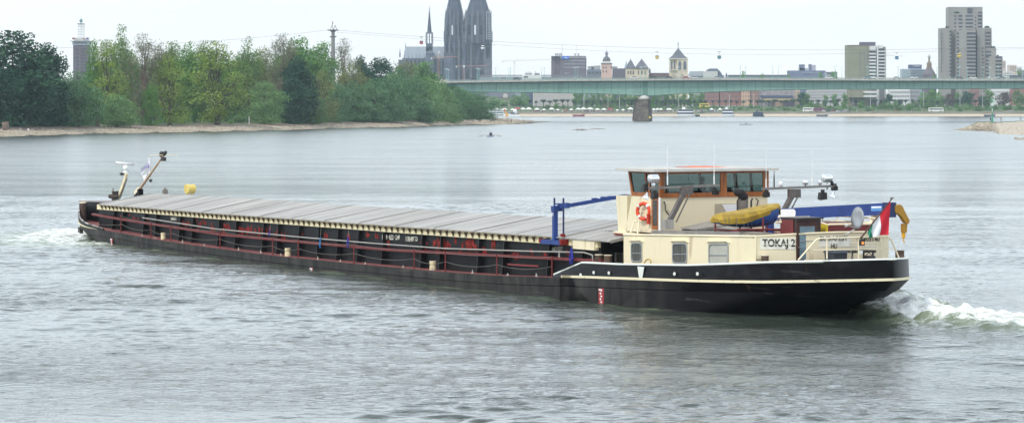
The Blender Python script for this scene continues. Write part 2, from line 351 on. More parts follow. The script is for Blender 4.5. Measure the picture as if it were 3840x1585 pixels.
primer = mat('red_primer', (.22, .022, .016), .7, spec=.2)
add_wear(cream, (.30, .20, .10), (1.3, 1.3, .35), .60, .72, .35); add_wear(black_m, (.075, .075, .075), (.35, .35, 2.2), .60, .72, .55); add_wear(black_m, (.05, .028, .02), (1.5, 1.5, .3), .63, .70, .6, 9.); add_wear(hull_m, (.11, .105, .095), (.30, .30, 3.), .58, .68, .6, 4.)
white = mat('white_paint', (.80, .81, .80), .4, amt=.05)
greym = mat('grey_steel', (.19, .175, .16), .5, amt=.2, scale=4)
alum = mat('aluminium', (.33, .33, .33), .38, metal=.6, amt=.12)
darksteel = mat('dark_steel', (.03, .028, .027), .55, amt=.3)
rope_m = mat('grey_rope', (.20, .19, .165), .8)
# hull shell
hm = MB()
rings = [ring('bot', lambda u: -1.2), ring('wl', lambda u: -.25 + max(0, (u - 74) * .05)), ring('chine', lambda u: zd(u) - .37), ring('chine', lambda u: zd(u) - .34, .03), ring('deck', lambda u: zd(u), .03), ring('deck', lambda u: zd(u), 0)]
hm.grid(rings[:3], True); hm.build('hull', hull_m, barge, 'auto')
belt = MB(); belt.grid(rings[2:], True); belt.build('rubbing_belt', hull_m, barge, 'auto')
dk = MB(); o = outline('deck'); dk.grid([[(u, 4.11 - w + .02, zd(u) - .01) for u, w in o], [(u, 4.11 + w - .02, zd(u) - .01) for u, w in o]]); dk.build('deck', reddeck, barge)
dk = MB(); o = outline('wl'); dk.grid([[(u, 4.11 - w + .05, -.2) for u, w in o], [(u, 4.11 + w - .05, -.2) for u, w in o]])
# bulwarks
ZTF = [(1.5, 1.92), (5, 1.86), (7.2, 1.76), (8.2, 1.56), (9, 1.36), (12, 1.10), (15.3, .88)]
ZTA = [(67.4, .92), (70.0, 1.60), (73, 1.67), (78, 1.88), (80.5, 2.05), (82, 2.16), (84, 2.27), (85.9, 2.38)]
def bulwark(name, ua, ub, ztab, rim_mat, rimr):
    o = [(u, w) for u, w in outline('deck', 300) if ua <= u <= ub]
    if ua > 10: path = [(u, -w) for u, w in o] + [(u, w) for u, w in reversed(o)]
    else: path = [(u, -w) for u, w in reversed(o)] + [(u, w) for u, w in o]
    inn = lambda u, w: (u + (.09 if ua < 10 else -.09 if u > 84 else 0), w * (1 - .09 / max(.5, abs(w))) if abs(w) > .3 else w * .8)
    tip = .06 if ua > 10 else -.06
    out0 = [(u, 4.11 + w * 1.004, zd(u) - .02) for u, w in path]; out1 = [(u, 4.11 + w * (1 - tip / 4.11), itp(u, ztab)) for u, w in path]
    in1 = []; in0 = []
    for u, w in path:
        a, c = inn(u, w); in1.append((a, 4.11 + c * (1 - tip / 4.11), itp(u, ztab))); in0.append((a, 4.11 + c, zd(u) - .02))
    m = MB(); m.grid([out0, out1, in1, in0]); bo = m.build(name, black_m if ua > 10 else blackdull, barge, 'auto')
    r = MB(); r.tube([((a[0] + c[0]) / 2, (a[1] + c[1]) / 2, a[2] + .01) for a, c in zip(out1, in1)], rimr, 6); r.build('rim', rim_mat, bo)
    return bo
bulwark('bow_bulwark', 1.5, 15.3, ZTF, mat('worn_rim', (.05, .048, .045), .5, col2=(.5, .47, .42), scale=2.2, lo=.5, hi=.6), .045)
sb = bulwark('stern_bulwark', 67.4, 85.9, ZTA, mat('chipped_white_rim', (.62, .66, .60), .5, col2=(.70, .73, .66), scale=3), .06)
# cream stripe aft, bow stripe
def stripe(name, ua, ub, zlo, zhi, m, parent, port=1, star=1, out=.012):
    o = [(u, w) for u, w in outline('deck', 400) if ua <= u <= ub]; path = ([(u, -w) for u, w in o] if port else []) + ([(u, w) for u, w in reversed(o)] if star else [])
    q = lambda u, w, z: (u + (out if ua > 40 and u > 83 else -out if u < 6 else 0), 4.11 + w + math.copysign(out + .03, w), z)
    s = MB(); s.grid([[q(u, w, zlo(u)) for u, w in path], [q(u, w, zhi(u)) for u, w in path], [(q(u, w, zhi(u))[0], 4.11 + w * .99, zhi(u)) for u, w in path]])
    return s.build(name, m, parent)
stripe('cream_stripe', 68.3, 85.9, lambda u: zd(u) - .005, lambda u: zd(u) + .09, mat('worn_cream', (.45, .38, .26), .6, col2=(.78, .70, .48), scale=3, lo=.32, hi=.42), barge)
stripe('bow_stripe', 1.5, 14.2, lambda u: zd(u) - .0 + .0, lambda u: zd(u) + max(.01, .16 * (14.4 - u) / 9 if u > 6 else .15), cream, barge, out=.02)
# white paint on the aft bulwark: a post and oval dabs
wp = MB(); 
for x, y0, y1, w0, w1 in ((2402, 999, 1048, .26, .10),):
    a = ship(x, y0, -.02); bq = ship(x, y1, -.05); wp.add([(a[0] - w0, -.012, a[2]), (a[0] + w0, -.012, a[2]), (bq[0] + w1, -.04, bq[2]), (bq[0] - w1, -.04, bq[2])], [(0, 1, 2, 3)])
for x, y in ((2227, 1021), (2284, 1023), (2530, 1026), (2616, 1026), (2903, 1017), (2178, 1030)):
    if x < 2800:
        a = ship(x, y, -.02); wp.prism([(a[0] + .09 * math.cos(t), -.02, a[2] + .07 * math.sin(t)) for t in [i * math.pi / 4 for i in range(8)]], (0, -.02, 0))
wp.build('white_marking', mat('matt_white', (.72, .74, .68), .6), sb)
# ---- cargo hold: coaming wall, cream band, fins, rails
U0, U1 = 11.6, 69.9
zc = lambda u: itp(u, [(11.6, 2.21), (29, 2.26), (51.5, 2.39), (66, 2.49), (70, 2.50)])   # top of the coaming, port
zr = lambda u: itp(u, [(11.6, 2.78), (24, 2.89), (42, 2.92), (58.6, 3.01), (70, 3.12)])   # ridge of the covers
us = [U0 + (U1 - U0) * i / 60 for i in range(61)]
cw = MB(); cw.grid([[(u, 1.0, zd(u) - .02) for u in us], [(u, 1.0, zc(u) - .2) for u in us]]); cw.grid([[(u, 7.22, zd(u) - .02) for u in us], [(u, 7.22, zc(u) - .2) for u in us]])
for u in (U0, U1): cw.add([(u, 1.0, zd(u) - .02), (u, 7.22, zd(u) - .02), (u, 7.22, zc(u)), (u, 4.11, zr(u) - .05), (u, 1.0, zc(u))], [(0, 1, 2, 3, 4)])
cb = MB()
for v0, v1 in ((7.2, 7.36), (.86, 1.02)):
    if v0 < 1: cb.build('coaming', creamdirty, barge); cb = MB()
    cb.grid([[(u, v0, zc(u) - .31) for u in us], [(u, v0, zc(u) - .02) for u in us], [(u, v1, zc(u) - .02) for u in us], [(u, v1, zc(u) - .31) for u in us]], True) if 0 else None
    for a, c in zip(us[:-1], us[1:]):
        cb.hexa([(a, v0, zc(a) - .31), (c, v0, zc(c) - .31), (c, v1, zc(c) - .31), (a, v1, zc(a) - .31)], [(a, v0, zc(a) - .02), (c, v0, zc(c) - .02), (c, v1, zc(c) - .02), (a, v1, zc(a) - .02)])
cbo = cb.build('coaming', creamdirty, barge)
br = MB(); u = U0 + .9
br.hexa([(0, .84, -.27), (.05, .84, -.27), (.05, .86, -.27), (0, .86, -.27)], [(-.02, .70, -.02), (.07, .70, -.02), (.07, .86, -.02), (-.02, .86, -.02)])
br.box(-.07, .16, .66, .80, -.075, -.015); brm = br.mesh('bracket', mat('rusty_bracket', (.10, .075, .05), .7, col2=(.42, .35, .2), scale=6))
while u < U1 - 3: inst('bracket', brm, cbo, (u, 0, zc(u))); u += .62
ea = MB(); a = ship(2150, 912, .8); ea.box(68.0, 69.0, .78, 1.0, zc(68) - .42, zc(68) + .0); ea.box(69.05, 69.75, .78, 1.0, zc(69) - .42, zc(69)); ea.build('end_plate', cream, cbo)
FINS = [420, 454, 535, 579, 669, 716, 814, 878, 981, 1036, 1114, 1187, 1260, 1337, 1429, 1575, 1645, 1788, 1882, 2050, 2175]
for x in FINS:
    u = ship(x, 900, .75)[0]; m = MB(); m.hexa([(u, .72, zd(u)), (u + .05, .72, zd(u)), (u + .05, 1.0, zd(u)), (u, 1.0, zd(u))], [(u, .84, zc(u) - .33), (u + .05, .84, zc(u) - .33), (u + .05, 1.0, zc(u) - .33), (u, 1.0, zc(u) - .33)])
    m.build('side_frame', mat('frame_black', (.0045, .0045, .005), .5), barge)
# red walkway plank along the frames, grey pipe, stanchions, wires
pl = MB(); zp = lambda u: itp(u, [(11.4, 1.66), (17.5, 1.50), (31.5, 1.24), (51, 1.33), (70.5, 1.75)]); up = [11.4 + 59.2 * i / 50 for i in range(51)]
for a, c in zip(up[:-1], up[1:]): pl.hexa([(a, .60, zp(a) - .11), (c, .60, zp(c) - .11), (c, .78, zp(c) - .11), (a, .78, zp(a) - .11)], [(a, .60, zp(a)), (c, .60, zp(c)), (c, .78, zp(c)), (a, .78, zp(a))])
pl.build('walkway_rail', redm, barge)
pp = MB(); pts = [ship(x, y, .62) for x, y in ((534, 816), (620, 829), (800, 857), (1119, 888), (1400, 912), (1663, 931), (2000, 942), (2190, 946))]; e = ship(2222, 956, .62); pts += [e, (e[0] + .1, .62, zd(70))]
pp.tube(pts, .035, 6); pp.build('side_pipe', mat('galvanised', (.32, .31, .28), .5), barge)
for k in range(12):
    u = 19 + k * 4.3
    if k % 3 == 0: t = MB(); t.box(u, u + .05, .60, .98, itp(u, [(p[0], p[2]) for p in pts]) - .06, itp(u, [(p[0], p[2]) for p in pts]) - .03); t.build('pipe_clamp', darksteel, barge)
STX = [(453, 872, 805), (566, 893, 830), (641, 905, 842), (825, 931, 862), (1022, 956, 888), (1119, 966, 897), (1327, 987, 912), (1553, 1008, 932), (1670, 1018, 942), (1863, 1032, 951), (2070, 1038, 958)]
SP = []
for x, y0, y1 in STX:
    a = ship(x, y0, .12); c = ship(x, y1, .12); m = MB(); m.tube([(a[0], .12, zd(a[0]) - .01), (a[0], .12, c[2])], .032, 6); m.build('stanchion', redm, barge); SP.append((a[0], c[2]))
wl_ = MB()
for (ua, za), (ub, zb) in zip(SP[:-1], SP[1:]):
    for q, sg in ((.50, .16), (.93, .06)):
        a0 = zd(ua) + (za - zd(ua)) * q; b0 = zd(ub) + (zb - zd(ub)) * q
        wl_.tube([(ua + (ub - ua) * t, .12, a0 + (b0 - a0) * t - sg * 4 * t * (1 - t)) for t in [i / 8 for i in range(9)]], .008, 4)
a = SP[0]; wl_.tube([(a[0], .12, zd(a[0]) + .42), (a[0] - 4, .3, zd(a[0]) + .30)], .008, 4)
wl_.build('guard_wire', rope_m, barge)
# scraped primer patches on the hold wall
pm_ = cw; pm_.mi = 1; r = random.Random(11)
CL = [(475, 495, 800, 812, 3), (500, 515, 812, 830, 3), (515, 560, 812, 830, 3), (685, 712, 820, 842, 8), (735, 775, 825, 860, 14), (788, 808, 832, 862, 12), (818, 852, 838, 878, 14), (855, 865, 846, 866, 5), (878, 900, 852, 880, 10), (895, 945, 850, 880, 42), (940, 975, 855, 885, 16), (978, 1012, 855, 880, 22), (1020, 1040, 862, 880, 4), (1055, 1072, 862, 900, 9), (1120, 1135, 860, 885, 3), (1212, 1228, 870, 895, 5), (1295, 1322, 873, 900, 5), (1375, 1418, 878, 900, 8), (1440, 1462, 910, 915, 3), (1575, 1610, 898, 945, 9), (1625, 1634, 898, 925, 4), (1640, 1672, 895, 945, 22), (1676, 1692, 905, 925, 7), (1705, 1712, 900, 915, 2), (1722, 1782, 900, 955, 34), (1784, 1806, 920, 938, 16), (1810, 1826, 915, 945, 6), (1830, 1862, 908, 945, 8), (1895, 1902, 920, 955, 4), (1922, 1960, 925, 970, 10), (1990, 1996, 940, 955, 2), (2040, 2048, 940, 960, 3), (2066, 2078, 953, 965, 3), (2126, 2133, 940, 975, 3)]
for x0, x1, y0, y1, n in CL:
    cy = (y0 + y1) / 2; cyl = r.uniform(y0, y1)
    for k in range(int(n * .75 + .5)):
        x = r.uniform(x0, x1); y = min(y1, max(y0, r.gauss(cyl if r.random() < .6 else cy, (y1 - y0) * .22))); a = ship(x, y, .99); w = r.uniform(.03, .095); h = r.uniform(.04, .14)
        z = min(a[2], zc(a[0]) - .33 - h)
        pm_.box(a[0] - w, a[0] + w, .99 - .003 - .001 * (k % 4), .998, z - h, z + h)
pm_.build('hold_wall', [blackdull, primer], barge)
# deck fittings: cream bollards, little cleats
def bollard(u, v, z, r=.19, h=.5, m=None, topm=None, n=14):
    b_ = MB(); b_.lathe((u, v, z), [(r, 0), (r, h * .38), (r * .93, h * .42), (r * .93, h * .60), (r, h * .64), (r, h * .96), (r * 1.06, h * .97), (r * 1.06, h), ], n)
    o = b_.build('bollard', m or creamdirty, barge, False)
    if topm: c = MB(); c.lathe((u, v, z + h), [(r * 1.08, .0), (r * 1.08, .025)], n); c.build('bollard_cap', topm, o)
    return o
for x, y in ((612, 902), (1079, 960), (1623, 1012)):
    a = ship(x, y, .42); bollard(a[0], .42, zd(a[0]), .135 if x < 1000 else .15, .36 if x < 1000 else .40)
for i in range(15):
    cl = MB(); u = 20 + i * 3.3 + r.uniform(-1, 1); cl.hexa([(u, .25, zd(u)), (u + .16, .25, zd(u)), (u + .16, .29, zd(u)), (u, .29, zd(u))], [(u + .06, .26, zd(u) + r.uniform(.07, .22)), (u + .10, .26, zd(u) + .1), (u + .10, .28, zd(u) + .1), (u + .06, .28, zd(u) + r.uniform(.07, .22))])
    cl.build('cleat', mat('pale_fitting', (.34, .33, .28), .6), barge)
rusty = mat('rusty_brown', (.05, .03, .022), .7, col2=(.12, .075, .05), scale=5)
captop = mat('pale_cap', (.75, .68, .50), .6)
for x, y, v in ((2246, 986, .7), (2280, 988, .7)):
    a = ship(x, y, v); bollard(a[0], v, zd(a[0]), .16, a[2] - zd(a[0]) + .33, rusty, captop)
for x, y, v, h in ((309, 782, 1.5, .52), (313, 779, 1.9, .55), (316, 772, 2.6, .55)):
    a = ship(x, y, v); bollard(a[0], v, 1.0, .19, a[2] - 1.0 + .33, rusty, captop)
a = shipu(2867, 958, 81.8); bollard(81.8, a[1] + .02, a[2] - .33, .14, .33, rusty, captop); q = MB(); q.tube([(81.65, a[1] - .28, a[2] - .15), (81.65, a[1] + .28, a[2] - .15)], .02, 5); q.build('bollard_pin', rusty, barge)
a = shipu(3374, 968, 82.6); bollard(82.6, a[1], 1.45, .17, a[2] - 1.45 + .3, rusty)
# ---- hatch covers: a row of low gabled ribbed sheets
hatA = mat('hatch_sheet', (.36, .345, .32), .5, metal=.05, amt=.26, scale=1., streak=(4, .12, 1)); hatB = mat('hatch_sheet_pale', (.37, .355, .33), .5, metal=.05, amt=.26, scale=1., streak=(4.3, .12, 1)); hatC = mat('hatch_sheet_brown', (.35, .33, .305), .5, metal=.05, amt=.26, scale=1., streak=(3.7, .12, 1))
for hm_ in (hatA, hatB, hatC): add_wear(hm_, (.22, .19, .16), (1.2, .35, 1), .56, .70, .45, 2.)
NC = 15; ua0, ua1 = 12.2, 71.0; seg = (ua1 - ua0) / NC
for i in range(NC):
    a = ua0 + i * seg; c = a + seg + .12; lift = .0 if i % 2 == 0 else .008
    R = [[], [], [], [], []]
    npan = 12
    for j in range(npan):
        p0 = a + (c - a) * j / npan; p1 = a + (c - a) * (j + 1) / npan; w = p1 - p0
        for uu, dz in ((p0, 0), (p0 + w * .86, 0), (p0 + w * .88, .014), (p0 + w * .97, .014)):
            zz = lift + dz + .012
            R[0].append((uu, .74, zc(uu) + zz - .05)); R[1].append((uu, .74, zc(uu) + zz)); R[2].append((uu, 4.11, zr(uu) + zz)); R[3].append((uu, 7.48, zc(uu) + zz)); R[4].append((uu, 7.48, zc(uu) + zz - .05))
    for k, dz in enumerate((-.06, 0, 0, 0, -.06)): R[k].append((c, R[k][0][1], R[k][-1][2] - .0))
    m = MB(); m.grid(R)
    # end lip
    m.add([(a, .74, zc(a) + lift - .05), (a, 4.11, zr(a) + lift - .05), (a, 4.11, zr(a) + lift + .012), (a, .74, zc(a) + lift + .012)], [(0, 1, 2, 3)])
    m.add([(c, .74, zc(c) + lift - .08), (c, 4.11, zr(c) + lift - .08), (c, 4.11, zr(c) + lift + .047), (c, .74, zc(c) + lift + .047)], [(0, 1, 2, 3)])
    m.add([(c, 7.48, zc(c) + lift - .08), (c, 4.11, zr(c) + lift - .08), (c, 4.11, zr(c) + lift + .047), (c, 7.48, zc(c) + lift + .047)], [(0, 1, 2, 3)])
    ho = m.build('hatch_cover', (hatA, hatA, hatB, hatA, hatC)[i % 5], barge)
    hd = MB(); hd.bar((a + .02, .8, zc(a) + lift + .05), (a + .02, 4.11, zr(a) + lift + .03), .07, .03); hd.bar((a + .02, 4.11, zr(a) + lift + .03), (a + .02, 7.4, zc(a) + lift + .03), .07, .03); hd.build('cover_seam', hatB, ho)
# ---- writing on the hold wall
lm = mat('lettering_cream', (.72, .70, .58), .6)
def wallword(t, x0, x1, y0, y1, v=.985):
    a = ship(x0, y1, v); c = ship(x1, y1, v); d = ship(x0, y0, v)
    lettering('lettering', t, a, (c[0] - a[0], 0, c[2] - a[2]), (0, 0, 1), c[0] - a[0], d[2] - a[2], lm, barge, .006)
wallword('044031', 641, 661, 814, 826); wallword('85,89 · 8,22 · 2,49', 1433, 1499, 880, 901); wallword('1138,489 TO', 1522, 1566, 886, 907); wallword('HHD 5517', 2067, 2110, 925, 943)
wl2 = MB()
for x, y0, y1 in ((1347, 872, 922), (2097, 944, 973)):
    a = ship(x, y0, .98); c = ship(x, y1, .98); wl2.box(a[0] - .05, a[0] + .05, .965, .99, c[2], a[2])
wl2.build('level_mark', lm, barge)
# draught marks on the hull
for x, y0, y1, wtx in ((419, 885, 928, '4\n1'), (1169, 973, 1011, '2\n1'), (2255, 1080, 1148, '3\n2\n1')):
    D0 = MB(); n = 4
    for k in range(n + 1): pass
    a = ship(x, y0, 0); c = ship(x, y1, 0)
    def hv(u, z):
        w1 = hb(u, *LEV['chine']); w0 = hb(u, *LEV['wl']); t = min(1, max(0, (z + .25) / (zd(u) - .37 + .25))); return 4.11 - (w0 + (w1 - w0) * t)
    # slide to where the flared side really is
    if x < 500:
        v = .6
        for _ in range(6): a = ship(x, y0, v); v = hv(a[0], a[2])
        c = (a[0], v, -.3)
    hw = .20 if x > 2000 else .16
    zt = min(a[2], zd(a[0]) - .39); D0.grid([[(u_, hv(u_, z_) - .012, z_) for u_ in (a[0] - hw, a[0] + hw)] for z_ in (zt, zt * .5 - .1, -.25)])
    dm = D0.build('draught_plate', mat('draught_red', (.40, .03, .035), .6), barge)
    s = MB(); zz = zt - .05; kk = 0
    while zz > .0:
        s.box(a[0] - .02 + (kk % 2) * -.06, a[0] + .09 + (kk % 2) * -.06, hv(a[0], zz) - .03, hv(a[0], zz) - .02, zz - .07, zz); zz -= .115; kk += 1
    s.box(a[0] - .16, a[0] + .10, hv(a[0], zt) - .035, hv(a[0], zt) - .022, zt - .09, zt - .03); s.build('draught_mark', white, dm)
# ================================================================= BOW GEAR
S = ship; SU = shipu
fh = MB(); fh.hexa([(4.3, 2.5, 1.0), (11.3, 2.5, .9), (11.3, 5.7, .9), (4.3, 5.0, 1.0)], [(4.3, 2.5, 2.10), (11.3, 2.5, 2.24), (11.3, 5.7, 2.24), (4.3, 5.0, 2.10)])
fo_ = fh.build('forecastle', blackdull, barge)
ft = MB(); ft.hexa([(4.2, 2.4, 2.10), (11.4, 2.4, 2.24), (11.4, 5.8, 2.24), (4.2, 5.1, 2.10)], [(4.2, 2.4, 2.17), (11.4, 2.4, 2.31), (11.4, 5.8, 2.31), (4.2, 5.1, 2.17)]); ft.build('forecastle_roof', mat('grey_roof', (.25, .22, .22), .6), fo_)
a = S(530, 742, 3.2); q = MB(); q.box(a[0] - .2, a[0] + .1, 3.1, 3.3, 2.2, 2.42); q.build('vent_box', creamdirty, fo_)
# winch
a = S(432, 746, 3.6); wz0 = 2.25
w = MB(); w.lathe((a[0], 3.6, wz0), [(.22, 0), (.22, .30), (.20, .33), (.20, .50), (.23, .52), (.23, .56)], 12); wo = w.build('windlass', darksteel, barge)
w = MB(); b_ = S(424, 706, 3.4); w.tube([(b_[0], 3.4, wz0), (b_[0], 3.4, b_[2])], .03, 5); w.tube([(b_[0] - .25, 3.3, wz0 + .25), (b_[0] + .5, 3.5, wz0 + .3)], .05, 6); w.lathe((b_[0] - .2, 3.3, wz0 + .25), [(.13, -.03), (.13, .03)], 10, (1, 0, 0)); w.build('brake_lever', rusty, wo)
# radar mast
V0 = 4.0
P_ = lambda x, y, v=V0: S(x, y, v)
rm_ = MB(); base = P_(443, 745); knee = P_(470, 672); tip = P_(474, 650)
rm_.bar(base, knee, .14, .22, (1, 0, 0)); rm_.bar(knee, tip, .13, .2, (1, 0, 0)); ro = rm_.build('radar_mast', creamdirty, barge)
q = MB(); q.tube([P_(452, 742), P_(478, 668)], .025, 5); q.tube([P_(449, 742), P_(475, 670)], .018, 5); q.build('mast_strut', alum, ro)
q = MB(); c = P_(470, 650); q.lathe((c[0], V0, c[2]), [(.10, 0), (.19, .05), (.12, .09), (.07, .15), (.10, .18), (.16, .27), (.17, .34), (.15, .37), (.14, .46), (.08, .50), (.04, .52), (.04, .58)], 14); q.build('radar_base', white, ro, True)
q = MB(); e0 = shipu(434, 610, P_(470, 650)[0]); e1 = shipu(503, 617, P_(470, 650)[0]); q.bar(e0, e1, .16, .13); q.tube([e0, e1], .075, 10); q.build('radar_scanner', white, ro, True)
q = MB(); e0 = P_(461, 652); q.lathe((e0[0], V0 - .05, e0[2]), [(.07, -.12), (.1, 0), (.06, .12)], 8, (0, 1, 0)); q.build('deck_lamp', darksteel, ro)
# folding bow mast
q = MB(); c0 = P_(526, 745); c1 = P_(526, 708); q.bar((c0[0], V0, 2.1), c1, .30, .22, (1, 0, 0)); q.bar(P_(528, 708), P_(506, 738), .12, .2, (1, 0, 0)); mo = q.build('mast_tabernacle', black_m, barge)
q = MB(); q.bar(P_(524, 707), P_(510, 724), .22, .2, (1, 0, 0)); q.build('mast_heel', cream, mo)
q = MB(); q.tube([P_(522, 712), P_(618, 577)], [.085, .05], 8); mm = q.build('bow_mast', mat('varnished_mast', (.48, .33, .20), .5, amt=.2), barge)
q = MB(); YU = P_(613, 581)[0]; q.tube([shipu(563, 582, YU), shipu(664, 581, YU)], .022, 6); q.tube([shipu(563, 582, YU), shipu(563, 586, YU)], .028, 6); q.tube([shipu(664, 581, YU), shipu(664, 585, YU)], .028, 6); q.build('yard', cream, mm)
q = MB(); q.tube([P_(616, 579), P_(622, 570)], [.10, .09], 8); q.build('mast_cap', darksteel, mm)
q = MB(); c = P_(607, 578); q.lathe(c, [(.13, -.16), (.15, -.1), (.15, .08), (.10, .16)], 10); c = P_(611, 596); q.box(c[0] - .1, c[0] + .28, V0 - .1, V0 + .1, c[2] - .12, c[2] + .1); q.build('navigation_lamp', darksteel, mm)
q = MB(); c = P_(565, 677); q.tube([P_(564, 586), c], .008, 4); q.build('halyard', rope_m, mm); q = MB(); q.lathe(c, [(.02, -.10), (.09, -.05), (.11, 0), (.09, .06), (.02, .10)], 10); q.build('anchor_ball', darksteel, mm, True)
# white pennant flag hanging from the yard
fl = MB(); ns = 10
rows = []
for i in range(ns + 1):
    t = i / ns; l = P_(562 - 36 * t ** 1.0 + 2 * math.sin(t * 3), 590 + 62 * t); rr_ = P_(563 + 1.5 * t, 590 + 62 * t); row = []
    for j in range(7):
        s_ = j / 6; row.append((l[0] + (rr_[0] - l[0]) * s_, V0 + .10 * math.sin(s_ * 7 + t * 3) * t, l[2] + (rr_[2] - l[2]) * s_))
    rows.append(row)
fl.grid(rows); lt = P_(531, 655); m1_ = P_(548, 653); m2_ = P_(544, 676)
fl.add([(lt[0], V0, lt[2]), (m1_[0], V0 + .05, m1_[2]), (m2_[0], V0 - .05, m2_[2])], [(0, 1, 2)])
def clothmat(n, c):
    m = mat(n, c, .8, amt=.03); return m
flag1 = thing('flag', 'white pennant with faint blue lettering on the bow mast', 'flag', (0, 0, 0)); flag1.matrix_world = barge.matrix_basis
fo1 = fl.build('cloth', clothmat('white_cloth', (.78, .76, .82)), flag1)
a = P_(529, 646, V0 - .13); c = P_(556, 625, V0 - .13); xd = Vector((c[0] - a[0], 0, c[2] - a[2]))
lettering('emblem', 'TUANIT', a, xd, (-xd.z * .8, 0, xd.x), xd.length, .22, mat('purple_ink', (.08, .05, .30), .7), fo1, .0)
a = P_(556, 627, V0 - .13); q = MB(); q.add([(a[0] - .08, V0 - .13, a[2]), (a[0] + .14, V0 - .13, a[2] - .05), (a[0] + .02, V0 - .13, a[2] + .26)], [(0, 1, 2)]); q.build('emblem_mark', MATS['purple_ink'], fo1)
a = P_(545, 650, V0 - .13); q = MB(); q.add([(a[0] - .05, V0 - .13, a[2]), (a[0] + .14, V0 - .13, a[2] + .02), (a[0] + .16, V0 - .13, a[2] + .22)], [(0, 1, 2)]); q.build('emblem_mark', mat('pale_green_ink', (.25, .6, .45), .7), fo1)
# grey box and yellow drum on the starboard side of the fore end
VB = 6.2
q = MB(); c = S(619, 729, VB); q.box(c[0] - .12, c[0] + .12, VB - .13, VB + .13, c[2] - 1.2, c[2] + .30); q.lathe((c[0], VB, c[2] + .30), [(.06, 0), (.06, .07), (.10, .09), (.03, .12)], 10); bx_ = q.build('vent_housing', mat('weathered_grey', (.16, .14, .12), .7, col2=(.26, .24, .21), scale=5, streak=(3, 3, .5)), barge)
q = MB(); q.tube([S(630, 724, VB), S(672, 727, VB), S(690, 729, VB)], .02, 5); q.build('conduit', alum, bx_)
ye = mat('yellow_drum', (.62, .46, .10), .5, col2=(.75, .60, .20), scale=2)
c0 = S(698, 708, VB); c1 = S(722, 708, VB); q = MB(); ax = Vector((c1[0] - c0[0], .7, 0)).normalized(); ax = Vector((-.144, .99, 0)).normalized(); L_ = .52
q.lathe(c0, [(.26, 0), (.29, .02), (.29, .07), (.26, .08), (.26, L_ * .9), (.28, L_ * .91), (.28, L_)], 20, ax); dr = q.build('searchlight_drum', ye, barge, False)
q = MB(); 
for s_ in (.12, .40):
    e = Vector(c0) + ax * s_; q.tube([e, (e[0], e[1], 2.6)], .022, 5)
q.tube([Vector(c0) + ax * .02 + Vector((0, 0, -.31)), Vector(c0) + ax * .5 + Vector((0, 0, -.31))], .022, 5); q.build('cradle', ye, dr)
# tyre-like rubber fender with ropes hung over the bow
c = S(311, 862, 1.35); q = MB(); q.bar((c[0] - .75, c[1] + .05, c[2]), (c[0] + .75, c[1] - .35, c[2] - .02), .18, .30); fd = thing('fender', 'black rubber fender block hanging on ropes over the bow', 'fender'); fd.matrix_world = barge.matrix_basis
q.build('rubber_block', mat('black_rubber', (.02, .02, .02), .7), fd)
q = MB(); q.tube([(c[0] - .5, c[1], c[2]), (c[0] - .45, c[1] + .1, c[2] + .95)], .03, 5); q.tube([(c[0] + .6, c[1] - .3, c[2]), (c[0] + 1.1, c[1] - .5, c[2] + .6), (c[0] + 1.5, c[1] - .5, c[2] + .55)], .03, 5); q.build('rope', mat('tan_rope', (.28, .22, .14), .8), fd)
# ================================================================= CABLE-CRANE GANTRY OVER THE COVERS
blue = mat('crane_blue', (.018, .05, .215), .45, amt=.2, scale=2)
gan = thing('hatch_gantry', 'blue wheeled gantry with a peaked beam across the hatch covers', 'gantry'); gan.matrix_world = barge.matrix_basis
G = lambda x, y, v=.86: S(x, y, v)
pb = G(2090, 898); pt = G(2086, 778); ug = pb[0] + .05
q = MB(); q.bar((ug, .72, zc(ug) - .12), (ug, .72, pt[2]), .19, .16, (1, 0, 0)); post = q.build('post', blue, gan)
lettering('lettering', '132', (ug - .08, .58, zc(ug) + .9), (1, 0, 0), (0, 0, 1), .2, .12, white, post); 
q = MB(); q.box(ug - .95, ug + .75, .52, .82, zc(ug) - .30, zc(ug) - .12); q.build('carriage', blue, gan)
q = MB(); q.box(ug - 1.0, ug - .86, .5, .84, zc(ug) - .26, zc(ug) - .10); q.build('buffer', primer, gan); q = MB(); q.box(ug + .75, ug + .92, .5, .84, zc(ug) - .28, zc(ug) - .06); q.build('buffer', primer, gan); q = MB(); q.box(ug + .66, ug + .82, .6, .75, zc(ug) + .05, zc(ug) + .17); q.build('buffer', primer, gan)
pk = shipu(2388, 733, ug); e = (ug, 7.5, pt[2] - .15)
q = MB(); q.bar((ug, .6, pt[2] - .05), (ug, 1.0, pt[2] - .02), .26, .24); q.bar((ug, .75, pt[2] - .0), (ug, 4.11, pk[2] + .0), .15, .15); q.bar((ug, 4.11, pk[2]), e, .15, .15); q.build('beam', blue, gan)
q = MB(); q.bar((ug, 7.5, pt[2] - .1), (ug, 7.5, zc(ug) - .12), .26, .26, (1, 0, 0)); q.build('post', blue, gan)
q = MB()
for x in (2079, 2113): 
    a = G(x, 742, .9 if x > 2090 else .8); q.tube([(a[0] if x < 2090 else a[0], a[1], a[2]), (a[0], a[1], a[2] - .5 if x < 2090 else zc(ug) + .05)], .045, 6)
q.build('guide_rod', mat('dark_blue_steel', (.015, .03, .10), .5), gan)
q = MB(); q.bar(G(2079, 764, .8), G(2113, 764, .9), .08, .05); q.bar(G(2098, 772, .95), G(2130, 770, 1.0), .2, .22)
for x, y in ((2232, 745), (2265, 740), (2290, 738)): a = shipu(x, y + 4, ug); q.box(ug - .05, ug + .05, a[1] - .15, a[1] + .1, a[2], a[2] + .08)
q.build('bracket', blue, gan)
